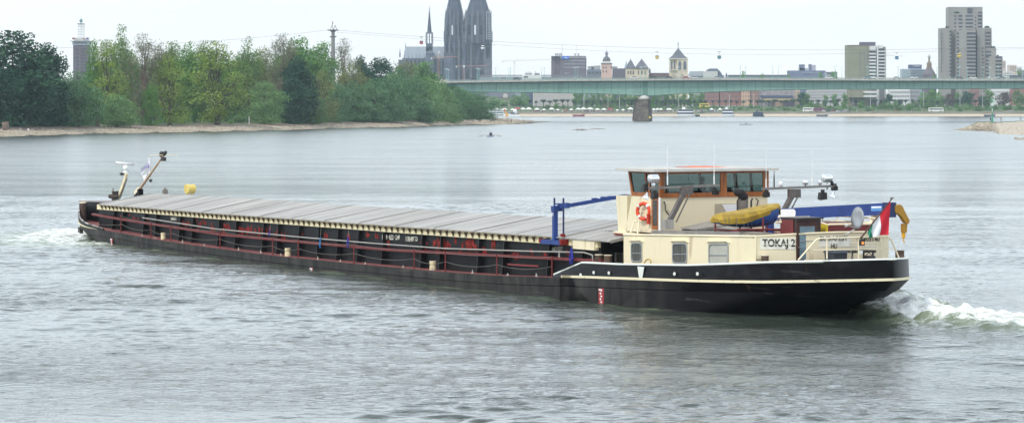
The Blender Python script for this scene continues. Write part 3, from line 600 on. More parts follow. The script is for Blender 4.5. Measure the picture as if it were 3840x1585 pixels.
a = S(1904, 990, .5); c = S(2019, 997, .5); q = MB(); q.bar(a, c, .05, .07); aboard_ = q.build('boat_hook', mat('pole_red', (.20, .03, .03), .6), None); aboard_.matrix_world = barge.matrix_basis; tag(aboard_, 'dark red pole slung below the walkway rail near the blue gantry', 'pole')
# blue ropes tied on the side pipe
for x, y0, y1, y2, lab in ((1202, 851, 908, 930, 'coil of light blue rope tied to the grey side pipe amidships'), (1306, 864, 905, 930, 'small dark blue rope bundle tied to the side pipe amidships'), (2143, 905, 950, 992, 'thick hank of blue rope hanging below the aft end of the hatch rim'), (1012, 842, 880, 886, 'tiny blue rope end hanging nearest the bow')):
    a = S(x, y1, .52); b0 = S(x + 2, y0, .62); c = S(x, y2, .52); q = MB(); big = 1.0 if x > 2000 else .7 if x < 1250 and x > 1100 else .5 if x > 1100 else .3
    for k in range(int(9 * big) + 2):
        o_ = random.uniform(-.1, .1) * big; q.tube([(a[0] + o_ * .4, .52, a[2] + .25), (a[0] + o_ * 2, .50 + random.uniform(-.03, .03), (a[2] + c[2]) / 2), (c[0] + o_, .52, c[2] + random.uniform(0, .15))], .022, 4)
    ro_ = q.build('rope_hank', mat('rope_blue%d' % (x % 3), (.03, .16, .42) if x in (1202, 2143) else (.02, .03, .28), .8), None); ro_.matrix_world = barge.matrix_basis; tag(ro_, lab, 'rope', 'blue ropes on the barge side')
    q = MB(); q.tube([b0, (a[0], .52, a[2] + .2)], .01, 4); q.build('lashing', rope_m, ro_)
# ================================================================= AFT DECKHOUSE
zh = lambda u: itp(u, [(71.5, 2.80), (74, 2.81), (81.5, 3.12)])
cab = MB(); bow_ = [(71.9, .9), (81.5, .9), (81.95, 2.6), (82.05, 4.1), (81.75, 5.8), (81.0, 7.3), (71.9, 7.3)]
def cabz(u, v): return zh(min(u, 81.5)) + .10 * math.sin(math.pi * (v - .9) / 6.4)
lo = [(u, v, zd(u) - .05) for u, v in bow_]; hi = [(u, v, cabz(u, v)) for u, v in bow_]; n = len(bow_)
cab.add(lo + hi, [(i, (i + 1) % n, (i + 1) % n + n, i + n) for i in range(n)]); cabin = cab.build('deckhouse', mat('deckhouse_cream', (.70, .60, .39), .42, col2=(.81, .715, .49), scale=1.1, streak=(2, 2, .22), lo=.25, hi=.42), barge)
q = MB(); q.add([(u, v, cabz(u, v) - .06) for u, v in bow_], [tuple(range(n))]); q.build('house_roof', redm, cabin)
q = MB(); q.tube([(u, v, cabz(u, v) + .0) for u, v in bow_] + [(71.9, .9, cabz(71.9, .9))], .045, 6); q.tube([(81.5, .88, zd(81.5)), (81.5, .88, cabz(81.5, .9))], .03, 6); q.build('house_trim', cream, cabin)
# windows of the deckhouse
winframe = mat('window_frame', (.34, .36, .36), .4, metal=.3); 
def glassmat(n, col, rough=.06):
    m = bpy.data.materials.new(n); m.use_nodes = True; b = m.node_tree.nodes['Principled BSDF']; b.inputs['Base Color'].default_value = (*col, 1); b.inputs['Roughness'].default_value = rough; b.inputs['Specular IOR Level'].default_value = .8; return m
curt = mat('grey_curtain', (.022, .025, .022), .35, spec=.3, col2=(.13, .13, .11), scale=5, streak=(3.5, 1, .15)); blind = mat('white_blind', (.42, .42, .36), .35, amt=.05)
def rrect(w, h, r, k=4):
    p = []
    for cx, cy, a0 in ((w - r, h - r, 0), (r, h - r, 90), (r, r, 180), (w - r, r, 270)):
        for i in range(k + 1):
            t = math.radians(a0 + 90 * i / k); p.append((cx + r * math.cos(t), cy + r * math.sin(t)))
    return p
def porthole(x0, x1, y0, y1, panem):
    a = S(x0, y1, .9); c = S(x1, y1, .9); d = S(x0, y0, .9); w = c[0] - a[0]; h = d[2] - a[2]
    P3 = lambda x, y, o: (a[0] + x, .9 - o, a[2] + y + (c[2] - a[2]) * x / w)
    m = MB(); out = rrect(w, h, .14); inn = [(x + (.045 if x < w / 2 else -.045), y + (.045 if y < h / 2 else -.045)) for x, y in out]; k = len(out)
    m.add([P3(x, y, 0) for x, y in out] + [P3(x, y, .04) for x, y in out] + [P3(x, y, .04) for x, y in inn] + [P3(x, y, .005) for x, y in inn], [(r_ * k + i, r_ * k + (i + 1) % k, (r_ + 1) * k + (i + 1) % k, (r_ + 1) * k + i) for r_ in range(3) for i in range(k)])
    m.mat(1).add([P3(x, y, .006) for x, y in inn], [tuple(range(k))]); m.mat(0)
    q0 = P3(.03, h * .45, .02); q1 = P3(w - .03, h * .45, .02); m.bar(q0, q1, .03, .03)
    m.mat(2); e = [(-.06, h + .03), (.0, h + .12), (w, h + .12), (w + .08, h + .03)]
    m.prism([P3(x, y, 0) for x, y in e] + [P3(w - .02, h + .07, 0), P3(.02, h + .07, 0)], (0, -.09, 0))
    return m.build('window', [winframe, panem, cream], cabin)
porthole(2368, 2409, 909, 981, curt); porthole(2523, 2578, 911, 987, curt); porthole(2659, 2733, 913, 990, blind)
# lettering on the aft wall
black_l = mat('black_letter', (.02, .016, .014), .5)
def aftpt(x, y, off=0.):
    # intersect with the faceted aft wall
    for (u0, v0), (u1, v1) in zip(bow_[1:5], bow_[2:6]):
        best = None
        for i in range(41):
            t = i / 40; u = u0 + (u1 - u0) * t; p = shipu(x, y, u); e = abs(p[1] - (v0 + (v1 - v0) * t))
            if best is None or e < best[0]: best = (e, p, t)
        if best[0] < .06: 
            n_ = Vector((v1 - v0, -(u1 - u0), 0)).normalized(); return Vector(best[1]) + n_ * off
    return Vector(best[1])
def aftword(t, x0, x1, ytop, ybot, m=black_l, off=.03, name='lettering'):
    a = aftpt(x0, ybot, off); c = aftpt(x1, ybot, off); d = aftpt(x0, ytop, off)
    o = lettering(name, t, (0, 0, 0), (1, 0, 0), (0, 0, 1), 1., d.z - a.z, m, cabin, 0)
    lut = [aftpt(x0 + (x1 - x0) * i / 24, ybot, off + .01) for i in range(25)]
    for v in o.data.vertices:
        f_ = min(23.999, max(0, v.co.x) * 24); i = int(f_); p = lut[i].lerp(lut[i + 1], f_ - i); v.co = (p.x, p.y, p.z + v.co.z)
    return o
def aftpanel(x0, x1, y0, y1, m, off=.012):
    # thin board following the facets
    k = 8; top = [aftpt(x0 + (x1 - x0) * i / k, y0, off) for i in range(k + 1)]; bt = [aftpt(x0 + (x1 - x0) * i / k, y1, off) for i in range(k + 1)]
    q = MB(); q.grid([bt, top]); return q.build('name_board', m, cabin)
pw = mat('name_white', (.78, .76, .66), .45)
aftpanel(2849, 2982, 892, 934, pw); aftpanel(3071, 3190, 884, 925, pw)
# stencil letters: cut by thin cream bars
aftword('TOKAJ 2', 2858, 2981, 895, 933, off=.02); aftword('BUDAPEST', 3073, 3177, 885, 902, off=.02); aftword('HU', 3115, 3138, 913, 931, off=.02); aftword('04403140', 3214, 3297, 888, 904, off=.02)
q = MB()
for x0, x1, y in ((2856, 2983, 915),):
    a = aftpt(x0, y, .04); c = aftpt(x1, y, .04); q.bar(a, c, .004, .022)
q.build('stencil_gap', pw, cabin)
# door companion
wood = mat('varnish_dark', (.030, .010, .007), .3, amt=.3, scale=3)
a = aftpt(2985, 975); c = aftpt(3072, 975); top = 3.74
q = MB(); q.box(81.0, a.x + .04, a.y, c.y + .12, zd(82), top); hood = q.build('companionway', wood, cabin)
q = MB(); q.hexa([(80.85, a.y - .02, 3.0), (a.x - .15, a.y - .03, 3.0), (a.x - .15, c.y, 3.0), (80.85, c.y, 3.0)], [(81.0, a.y - .02, top - .02), (a.x - .15, a.y - .03, top - .02), (a.x - .15, c.y, top - .02), (81.0, c.y, top - .02)]); q.build('hood', redm, cabin)
q = MB(); q.box(80.9, a.x + .12, a.y - .06, c.y + .2, top, top + .05); q.build('hood_roof', darksteel, cabin)
gx_ = a.x + .05; ga = shipu(2998, 972, gx_); gb = shipu(3054, 847, gx_)
doorglass = glassmat('door_glass', (.13, .22, .26), .04)  # pale blue base colour stands in for the reflection in the pane
q = MB(); q.box(gx_ - .01, gx_ + .015, ga[1] - .12, gb[1] + .13, zd(82) + .05, gb[2] + .12); door = q.build('door', mat('door_brown', (.045, .014, .009), .32, amt=.3), cabin)
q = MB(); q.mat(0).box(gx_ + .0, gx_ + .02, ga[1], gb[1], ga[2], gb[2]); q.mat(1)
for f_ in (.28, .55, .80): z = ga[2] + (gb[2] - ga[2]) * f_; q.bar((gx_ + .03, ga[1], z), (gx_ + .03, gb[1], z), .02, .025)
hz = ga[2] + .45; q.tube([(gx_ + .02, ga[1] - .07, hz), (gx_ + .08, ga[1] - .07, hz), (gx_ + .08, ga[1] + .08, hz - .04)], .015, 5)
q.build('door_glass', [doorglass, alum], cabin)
# raised red roof box aft-starboard with cream railing
q = MB(); q.box(77.6, 80.9, 4.6, 7.2, 3.0, 3.42); rb = q.build('roof_coaming', redm, cabin)
q = MB(); q.tube([(77.6, 4.4, 3.42), (77.6, 7.3, 3.42), (81.0, 7.3, 3.45), (81.0, 4.5, 3.47)], .045, 6); q.tube([(77.6, 4.4, 3.62), (77.6, 7.3, 3.62), (81.0, 7.3, 3.62)], .03, 6)
for v in (4.6, 5.6, 6.6, 7.3): q.tube([(77.6, v, 3.4), (77.6, v, 3.62)], .025, 5)
q.tube([(81.0, 4.5, 3.45), (77.6, 5.8, 3.6)], .03, 6); q.build('roof_rail', cream, rb)
q = MB(); q.box(81.2, 81.6, 3.95, 4.05, 3.1, 3.5); q.build('yellow_post', mat('warn_yellow', (.65, .50, .03), .5), cabin)
# ================================================================= WHEELHOUSE
orange = mat('varnished_wood', (.25, .075, .016), .4, col2=(.40, .135, .03), scale=2.5, streak=(1, 1, .3))
UA, VP, VS = 73.54, 1.6, 6.72; zf = 2.9; zw = 4.33; zt = 5.32; UF = 71.15
crw = mat('wheelhouse_cream', (.70, .60, .40), .45, col2=(.80, .71, .49), scale=1.1, streak=(2, 2, .22), lo=.25, hi=.42)
for m_ in (crw, MATS['deckhouse_cream']): add_wear(m_, (.34, .22, .11), (1.8, 1.8, .3), .62, .70, .5, 3.)
q = MB(); q.hexa([(70.9, VP, zf), (UA, VP, zf), (UA, VS, zf), (70.9, VS, zf)], [(UF + .2, VP, zw), (UA, VP, zw), (UA, VS, zw), (UF + .2, VS, zw)]); wh = q.build('wheelhouse', crw, barge)
gl = bpy.data.materials.new('tinted_glass'); gl.use_nodes = True; nt = gl.node_tree; N = nt.nodes; L = nt.links
tr = N.new('ShaderNodeBsdfTransparent'); tr.inputs[0].default_value = (.30, .38, .36, 1); gg = N.new('ShaderNodeBsdfGlossy'); gg.inputs['Roughness'].default_value = .03; gg.inputs[0].default_value = (.8, .9, .9, 1)
fr = N.new('ShaderNodeFresnel'); fr.inputs[0].default_value = 1.5; ad = N.new('ShaderNodeMath'); ad.operation = 'ADD'; ad.inputs[1].default_value = .02; L.new(fr.outputs[0], ad.inputs[0])
ms = N.new('ShaderNodeMixShader'); L.new(ad.outputs[0], ms.inputs[0]); L.new(tr.outputs[0], ms.inputs[1]); L.new(gg.outputs[0], ms.inputs[2]); L.new(ms.outputs[0], N['Material Output'].inputs[0])
# window band frame: posts and rails on each wall
fmx = MB()
def wallframe(p0, p1, posts, lean0=(0, 0), lean1=(0, 0), rail=.13, post=.10, th=.07):
    a0 = Vector((*p0, zw)); a1 = Vector((*p1, zw)); b0 = Vector((p0[0] + lean0[0], p0[1] + lean0[1], zt)); b1 = Vector((p1[0] + lean1[0], p1[1] + lean1[1], zt))
    fmx.bar(a0 + Vector((0, 0, .07)), a1 + Vector((0, 0, .07)), th, .18); fmx.bar(b0 - Vector((0, 0, .03)), b1 - Vector((0, 0, .03)), th, .08)
    for t in posts:
        w = post if 0 < t < 1 else post * 1.3; fmx.bar(a0.lerp(a1, t), b0.lerp(b1, t), w, th * 1.06, (a1 - a0).normalized().cross(Vector((0, 0, 1))))
    g = MB(); g.add([a0, a1, b1, b0], [(0, 1, 2, 3)]); return g
LN = -.28
g1 = wallframe((UA, VP + .06), (UA, VS - .06), (0, .012, .57, .60, .98, 1), post=.14)
g2 = wallframe((UF + .25, VP + .04), (UA, VP + .04), (0, .52, .62, .97), (LN, 0), (0, 0), post=.09)
g3 = wallframe((UF + .25, VP + .06), (UF + .25, VS - .06), (0, .33, .66, 1), (LN, 0), (LN, 0))
g4 = wallframe((UF + .25, VS - .04), (UA, VS - .04), (0, .5, 1), (LN, 0), (0, 0))
fmx.build('window_band', orange, wh)
for g in (g1, g2, g3, g4): g.build('window_pane', gl, wh)
q = MB(); rf = lambda o, z: [(70.75 - o, VP - .42 - o, z), (UA + .25 + o, VP - .42 - o, z), (UA + .25 + o, VS + .40 + o, z), (70.75 - o, VS + .40 + o, z)]
q.hexa(rf(0, zt + .02), rf(-.02, zt + .12)); q.hexa(rf(-.25, zt + .12), rf(-.5, zt + .17)); q.build('wheelhouse_roof', mat('roof_offwhite', (.44, .42, .38), .5, amt=.12, scale=2), wh)
q = MB(); q.box(71.6, UA - .1, VP + .2, VS - .2, 3.28, 3.34); q.build('floor', mat('dark_interior', (.05, .04, .03), .7), wh)
q = MB(); q.box(71.7, 72.2, 2.6, 5.4, zf + .05, zw + .12); q.box(72.0, 72.3, 4.9, 5.0, zw, zw + .45); q.box(71.9, 72.2, 5.6, 5.9, zw, zw + .30); q.box(72.2, 72.5, 2.4, 3.2, zf, zw + .14); q.build('console', mat('console_grey', (.045, .05, .05), .5), wh)
# port door below the windows
d0 = S(2445, 840, VP); d1 = S(2471, 840, VP); q = MB(); q.box(d0[0], d1[0], VP - .03, VP + .0, zf + .15, zw - .0); wd_ = q.build('cabin_door', orange, wh)
q = MB(); q.box(d0[0] + .12, d1[0] - .10, VP - .04, VP - .028, zf + .3, zw - .12); q.build('door_window', glassmat('dark_pane', (.03, .025, .015), .1), wd_)
q = MB(); q.box(d1[0] + .02, d1[0] + .14, VP - .035, VP + .0, zf + .05, zw); q.build('door_post', white, wh)
# wing bulwark of the bridge platform
q = MB(); e0 = S(2334, 742, VP - .05); e1 = S(2362, 745, VP - .05); uu0 = e0[0]
q.hexa([(70.05, 1.75, zf - .05), (70.8, 1.75, zf - .05), (70.8, 1.85, zf - .05), (70.05, 1.85, zf - .05)], [(69.95, 1.7, zw - .02), (70.55, 1.7, zw - .02), (70.55, 1.8, zw - .02), (69.95, 1.8, zw - .02)])
q.hexa([(70.05, 1.85, zf - .05), (70.1, 1.85, zf - .05), (70.1, 6.5, zf - .05), (70.05, 6.5, zf - .05)], [(69.95, 1.8, zw - .02), (70.0, 1.8, zw - .02), (70.0, 6.5, zw - .02), (69.95, 6.5, zw - .02)])
q.box(69.9, 71.6, 1.62, 6.5, zf - .12, zf - .05); q.build('platform_bulwark', crw, wh)
q = MB(); q.box(69.95, 71.9, 1.6, 6.6, zf - .2, zf - .12); q.build('platform_edge', redm, wh)
# aft wall details: recess with white board, handles, pipes
q = MB(); a = shipu(2681, 803, UA + .02); c = shipu(2765, 762, UA + .02); q.box(UA + .0, UA + .02, a[1], c[1], zf + .3, c[2]); q.build('recess_panel', mat('beige_panel', (.42, .37, .27), .6), wh)
a = shipu(2713, 795, UA + .03); c = shipu(2764, 765, UA + .03); q = MB(); q.prism([(UA + .02, a[1] + .12, a[2]), (UA + .02, c[1], a[2]), (UA + .02, c[1], c[2]), (UA + .02, a[1] - .06, c[2])], (.03, 0, 0)); q.build('white_board', white, wh)
ex = mat('exhaust_steel', (.13, .115, .10), .5, amt=.2); UE = 75.2
a = shipu(2787, 800, UE); c = shipu(2787, 745, UE); q = MB(); q.tube([(UE, a[1], 2.9), (UE, c[1], c[2])], .20, 12); st = q.build('exhaust_stack', ex, barge)
q = MB(); q.tube([(UE, c[1], c[2] - .05), (UE, c[1] - .01, c[2] + .10), (UE, c[1] - .12, c[2] + .22), (UE, c[1] - .38, c[2] + .26)], [.20, .205, .18, .10], 12); q.build('exhaust_cowl', mat('soot_black', (.006, .006, .006), .8), st, True)
for x in (2766, 2817): 
    a = shipu(x, 790, UA + .5); c = shipu(x + 4, 752, UA + .5); q = MB(); q.tube([(UA + .5, a[1], 2.9), (UA + .5, a[1], c[2]), (UA + .5, a[1] + .06, c[2] + .08)], .045, 6); q.build('vent_pipe', darksteel, wh)
q = MB(); a = shipu(2835, 752, UA + .03); q.tube([(UA + .03, a[1], a[2] + .1), (UA + .12, a[1] + .05, a[2]), (UA + .03, a[1] + .03, a[2] - .25)], .025, 5); a = shipu(2491, 755, UA + .05); e = shipu(2500, 805, UA + .05); q.tube([(UA + .03, a[1], a[2]), (UA + .08, a[1] + .02, a[2] - .12), (UA + .05, a[1] + .05, e[2] + .2), (UA + .05, e[1] + .1, e[2])], .025, 5); q.build('cable', darksteel, wh)
# engine-room skylight
q = MB(); a = shipu(2582, 855, 75.5); c = shipu(2718, 855, 75.5); q.box(75.0, 77.4, a[1], c[1], 2.8, 3.12); sk = q.build('engine_hatch', darksteel, barge)
q = MB(); q.hexa([(74.9, a[1], 3.14), (76.1, a[1], 3.13), (76.1, c[1] - .3, 3.13), (74.9, c[1] - .3, 3.14)], [(74.9, a[1] + .0, 3.19), (76.1, a[1], 3.18), (76.1, c[1] - .3, 3.30), (74.9, c[1] - .3, 3.42)]); q.build('hatch_lid', mat('lid_grey', (.26, .235, .20), .6, amt=.15), sk)
q = MB(); q.hexa([(76.2, a[1] + .9, 3.16), (77.3, a[1] + .9, 3.14), (77.3, c[1], 3.14), (76.2, c[1], 3.16)], [(76.2, a[1] + .9, 3.2), (77.3, a[1] + .9, 3.18), (77.3, c[1], 3.24), (76.2, c[1], 3.30)]); q.build('hatch_lid', MATS['lid_grey'], sk)
# gangplank lying along the port roof edge
a = S(2446, 880, 1.25); c = S(2780, 884, 1.25); q = MB(); q.hexa([(a[0], 1.2, 2.86), (c[0], 1.2, 3.06), (c[0], 1.75, 3.06), (a[0], 1.75, 2.86)], [(a[0], 1.2, 3.02), (c[0], 1.2, 3.22), (c[0], 1.75, 3.22), (a[0], 1.75, 3.02)])
gp = q.build('gangplank', mat('plank_metal', (.26, .245, .225), .5, metal=.2, amt=.2, scale=2), None); gp.matrix_world = barge.matrix_basis; tag(gp, 'long grey metal gangplank lying along the edge of the deckhouse roof', 'gangplank')
q = MB(); q.box(c[0] + .05, c[0] + 1.5, 1.2, 1.9, 3.10, 3.17); q.box(c[0] + .2, c[0] + 1.3, 1.3, 1.8, 3.18, 3.22); ww = q.build('wooden_board', mat('old_wood', (.24, .21, .17), .8, amt=.25, scale=4), None); ww.matrix_world = barge.matrix_basis; tag(ww, 'weathered wooden boards stacked at the aft end of the gangplank', 'boards')
q = MB(); a = S(2360, 885, .95); b1 = S(2387, 830, 1.3); 
for dx in (0, 22):
    p0 = S(2362 + dx * 1.3, 882, 1.0); p1 = S(2378 + dx * .8 - dx * .0, 832, 1.25); q.tube([p0, p1, (p1[0] + .15, p1[1] + .05, p1[2] + .04)], .035, 6)
p1 = S(2378, 830, 1.25); p2 = S(2390, 830, 1.25); q.tube([p1, p2], .035, 6); q.build('boarding_rail', cream, barge)
# ---- folding signal arms
armm = mat('arm_steel', (.12, .105, .095), .5, amt=.25, scale=4)
def nav_arm(ub, x0, y0, x1, y1, xa, xb, yb_a, yb_b):
    a = shipu(x0, y0, ub); b1 = shipu(x1, y1, ub); q = MB(); q.bar((ub, a[1], a[2]), (ub, b1[1], b1[2]), .16, .20, (1, 0, 0)); ar = q.build('signal_arm', armm, barge)
    q = MB(); q.tube([(ub - .16, a[1] + .25, a[2] + .1), (ub - .16, b1[1] + .1, b1[2] - .1)], .04, 6); q.tube([(ub + .16, a[1] + .3, a[2] + .1), (ub + .16, b1[1] + .12, b1[2] - .12)], .03, 6); q.build('strut', armm, ar)
    q = MB(); q.box(ub - .15, ub + .15, a[1] - .18, a[1] + .20, a[2] - .18, a[2] + .20); q.build('arm_foot', mat('foot_grey', (.33, .31, .28), .5), ar)
    q = MB(); q.box(ub - .13, ub + .13, b1[1] - .2, b1[1] + .28, b1[2] - .18, b1[2] + .16); q.build('arm_head', armm, ar)
    l = shipu(xa, yb_a, ub); r_ = shipu(xb, yb_b, ub); q = MB(); q.bar(l, r_, .10, .09); cb_ = q.build('crossbar', mat('bar_steel', (.20, .19, .175), .5), ar)
    return ar, cb_
UN = 74.5
arm1, bar1 = nav_arm(UN, 2503, 842, 2570, 712, 2425, 2697, 706, 694)
arm2, bar2 = nav_arm(UN + .4, 2925, 815, 2975, 724, 2858, 3130, 708, 697)
chrome = mat('chrome_lamp', (.75, .77, .80), .15, metal=.7, amt=.05); lampb = mat('lamp_black', (.02, .018, .017), .5); lensm = glassmat('lamp_lens', (.45, .45, .45), .1)
def flood(x, y, s, ub, par, facing=1):
    c = shipu(x, y, ub); q = MB(); q.mat(0).hexa([(ub - .12, c[1] - s * .5, c[2] - s * .45), (ub + .08, c[1] - s * .5, c[2] - s * .55), (ub + .08, c[1] + s * .5, c[2] - s * .45), (ub - .12, c[1] + s * .5, c[2] - s * .35)], [(ub - .12, c[1] - s * .38, c[2] + s * .38), (ub + .10, c[1] - s * .38, c[2] + s * .3), (ub + .10, c[1] + s * .42, c[2] + s * .36), (ub - .12, c[1] + s * .42, c[2] + s * .42)])
    q.box(ub - .05, ub + .05, c[1] - .06, c[1] + .06, c[2] + s * .35, c[2] + s * .6 + .04)
    return q.build('floodlight', lampb, par)
def ant(x, y0, y1, ub, par, m=None, r=.012):
    a = shipu(x, y0, ub); c = shipu(x, y1, ub); q = MB(); q.tube([(ub, a[1], a[2]), (ub, a[1], a[2] + .35)], .03, 6); q.tube([(ub, a[1], a[2] + .3), (ub, c[1], c[2])], [r * 1.6, r * .5], 5); return q.build('antenna', m or white, par)
U2 = UN + .4
flood(2455, 733, .27, UN, arm1); flood(2684, 720, .22, UN, arm1); flood(2874, 728, .24, U2, arm2); flood(3085, 733, .34, U2, arm2)
flood(2418, 706, .22, UN, arm1); flood(3130, 704, .22, U2, arm2)
ant(2503, 694, 545, UN, arm1); ant(2678, 694, 545, UN, arm1, r=.012); ant(2903, 704, 640, U2, arm2, darksteel, .02); ant(2873, 704, 560, U2, arm2, r=.008); ant(3046, 702, 560, U2, arm2, r=.008)
c = shipu(2357, 725, UN - 3.8); q = MB(); q.tube([(70.6, 2.0, zw), (70.6, 2.0, zw + 1.0)], .012, 5); q.build('antenna', white, wh)
def cyl_lamp(x, y, ub, par):
    c = shipu(x, y, ub); q = MB(); q.lathe((ub, c[1] - .20, c[2]), [(.15, 0), (.17, .02), (.17, .36), (.13, .40)], 14, (0, 1, 0)); q.mat(1).lathe((ub, c[1] + .195, c[2]), [(.09, 0), (.09, .02)], 12, (0, 1, 0)); q.mat(0).tube([(ub, c[1], c[2] - .15), (ub, c[1], c[2] - .45)], .04, 6); return q.build('searchlight', [chrome, lensm], par, True)
cyl_lamp(2451, 670, UN, arm1); cyl_lamp(3102, 668, U2, arm2)
for x, y, ww_, mm_ in ((2928, 694, .09, white), (3020, 688, .12, chrome), (3075, 688, .08, chrome), (3120, 692, .07, lampb), (2425, 694, .07, lampb), (2450, 698, .08, chrome)):
    ub = UN if x < 2700 else U2; par = arm1 if x < 2700 else arm2; c = shipu(x, y, ub); q = MB(); q.lathe((ub, c[1], c[2] - .12), [(.03, 0), (.03, .06), (ww_, .08), (ww_, .22), (ww_ * .7, .26)], 10); q.build('lamp', mm_, par, True)
for x, y, ub, par in ((2424, 734, UN, arm1), (3123, 730, U2, arm2)):
    c = shipu(x, y, ub); q = MB(); q.lathe((ub, c[1], c[2]), [(.04, .14), (.05, .05), (.14, -.10), (.13, -.12)], 10, (.3, .3, 1)); q.build('horn', chrome, par)
# ---- stern crane
UB0, UB1 = 76.4, 80.6
def BP(x, y, off=0.):
    u = UB0 + (x - 2915) / 428. * (UB1 - UB0); p = Vector(shipu(x, y, u)); e0 = Vector(shipu(2915, 790, UB0)); e1 = Vector(shipu(3343, 790, UB1)); d = (e1 - e0); d.z = 0; d.normalize()
    return p + Vector((d.y, -d.x, 0)) * off
c4 = [BP(2905, 783), BP(3340, 759.5), BP(3340, 804), BP(2905, 824)]; q = MB(); q.prism(c4, BP(3000, 790, -.3) - BP(3000, 790)); crane = q.build('stern_crane', blue, barge)
def boomplate(name, x0, x1, y0, y1, r_, m, off=.01, par=None):
    a, c, d = BP(x0, y1, off), BP(x1, y1 - (x1 - x0) * .02, off), BP(x0, y0, off); w, h = (c - a).length, d.z - a.z; xd = (c - a).normalized(); q = MB()
    q.prism([a + xd * px_ + Vector((0, 0, py_)) for px_, py_ in rrect(w, h, r_)], BP(x0, y0, off) - BP(x0, y0, off - .008)); return q.build(name, m, par or crane), a, xd, w, h
boomplate('white_panel', 2900, 2984, 785, 816, .12, white); pl_, a, xd, w, h = boomplate('number_plate', 2996, 3033, 785, 806, .04, white)
lettering('lettering', 'SML 2T', a + xd * .04 + Vector((0, 0, .05)), xd, (0, 0, 1), w - .08, h - .10, black_l, crane, .006)
boomplate('maker_plate', 3267, 3308, 772, 791, .01, mat('plate_blue', (.10, .28, .6), .4)); boomplate('plate_band', 3269, 3306, 774, 780, .01, white, .02)
a = BP(3270, 800, -.15); q = MB(); q.tube([a, (a[0], a[1] - .22, 3.1)], .07, 8); q.tube([a + Vector((0, .12, 0)), (a[0], a[1] + .10, 3.1)], .06, 8); q.build('crane_rest', cream, crane)
a = BP(2880, 800, -.15); q = MB(); q.tube([(a[0], a[1], 2.9), (a[0], a[1], a[2] + .2)], .18, 10); q.bar(a, BP(2930, 798, -.15), .28, .34); q.build('crane_pedestal', blue, crane)
# yellow and black striped knuckle and hook
ks = bpy.data.materials.new('hazard_stripes'); ks.use_nodes = True; nt = ks.node_tree; N = nt.nodes; L = nt.links; wv = N.new('ShaderNodeTexWave'); wv.wave_type = 'BANDS'; wv.bands_direction = 'DIAGONAL'; wv.inputs['Scale'].default_value = 5.5; tcn = N.new('ShaderNodeTexCoord'); L.new(tcn.outputs['Object'], wv.inputs[0]); cr = N.new('ShaderNodeValToRGB'); cr.color_ramp.interpolation = 'CONSTANT'; cr.color_ramp.elements[1].position = .5; cr.color_ramp.elements[0].color = (.012, .01, .008, 1); cr.color_ramp.elements[1].color = (.75, .38, .02, 1); L.new(wv.outputs['Fac'], cr.inputs[0]); L.new(cr.outputs[0], N['Principled BSDF'].inputs['Base Color'])
K = lambda x, y: shipu(x, y, 80.6)
q = MB(); q.prism([K(3347, 772), K(3347, 796), K(3368, 808), K(3385, 835), K(3395, 838), K(3399, 826), K(3385, 800), K(3372, 772), K(3362, 765)], (.22, 0, 0)); q.prism([K(3378, 838), K(3378, 872), K(3391, 872), K(3394, 838)], (.16, 0, 0)); q.build('knuckle', ks, crane)
yb = mat('hook_yellow', (.78, .40, .02), .45); q = MB(); a = K(3385, 892); q.lathe((80.65, a[1], K(0 + 3385, 892)[2]), [(.06, 0), (.075, .02), (.075, .20), (.05, .24)], 10); q.tube([(80.65, a[1], a[2]), (80.65, a[1], a[2] - .1), (80.65, a[1] + .05, a[2] - .17), (80.65, a[1], a[2] - .23), (80.65, a[1] - .05, a[2] - .17)], .025, 6); q.build('hook_block', yb, crane)
q = MB(); a = K(3344, 780); q.box(80.35, 80.75, a[1] - .25, a[1] + .1, a[2] - .35, a[2] + .22); q.build('boom_head', mat('dark_blue_steel', (.015, .03, .10), .5), crane)
# ---- stern rail
RU = 84.2; RR = lambda x, y, u=None: shipu(x, y, u or RU)
q = MB(); q.tube([RR(2993, 975), RR(3052, 908), RR(3062, 898), RR(3076, 893), RR(3210, 890), RR(3325, 888), RR(3337, 893), RR(3345, 905), RR(3371, 966)], .032, 8); q.tube([RR(3030, 939), RR(3355, 931)], .02, 6)
for x in (3101, 3220, 3314): a = RR(x, 890); q.tube([(RU, a[1], a[2]), (RU, a[1], a[2] - .78)], .032, 8)
q.build('stern_rail', cream, barge)
# lantern on the rail
a = RR(3227, 915); q = MB(); q.box(RU, RU + .14, a[1] - .09, a[1] + .09, a[2] - .05, a[2] + .16); ln = q.build('stern_lamp', lampb, barge); q = MB(); q.box(RU + .141, RU + .15, a[1] - .05, a[1] + .05, a[2] - .0, a[2] + .10); em = bpy.data.materials.new('lamp_glow'); em.use_nodes = True; bb = em.node_tree.nodes['Principled BSDF']; bb.inputs['Base Color'].default_value = (.8, .25, .05, 1); bb.inputs['Emission Color'].default_value = (1, .35, .08, 1); bb.inputs['Emission Strength'].default_value = .6; q.build('lamp_lens', em, ln)
q = MB(); a = RR(3227, 945); q.box(RU, RU + .03, a[1] - .08, a[1] + .08, a[2] - .06, a[2] + .06); q.build('sign_plate', white, barge)
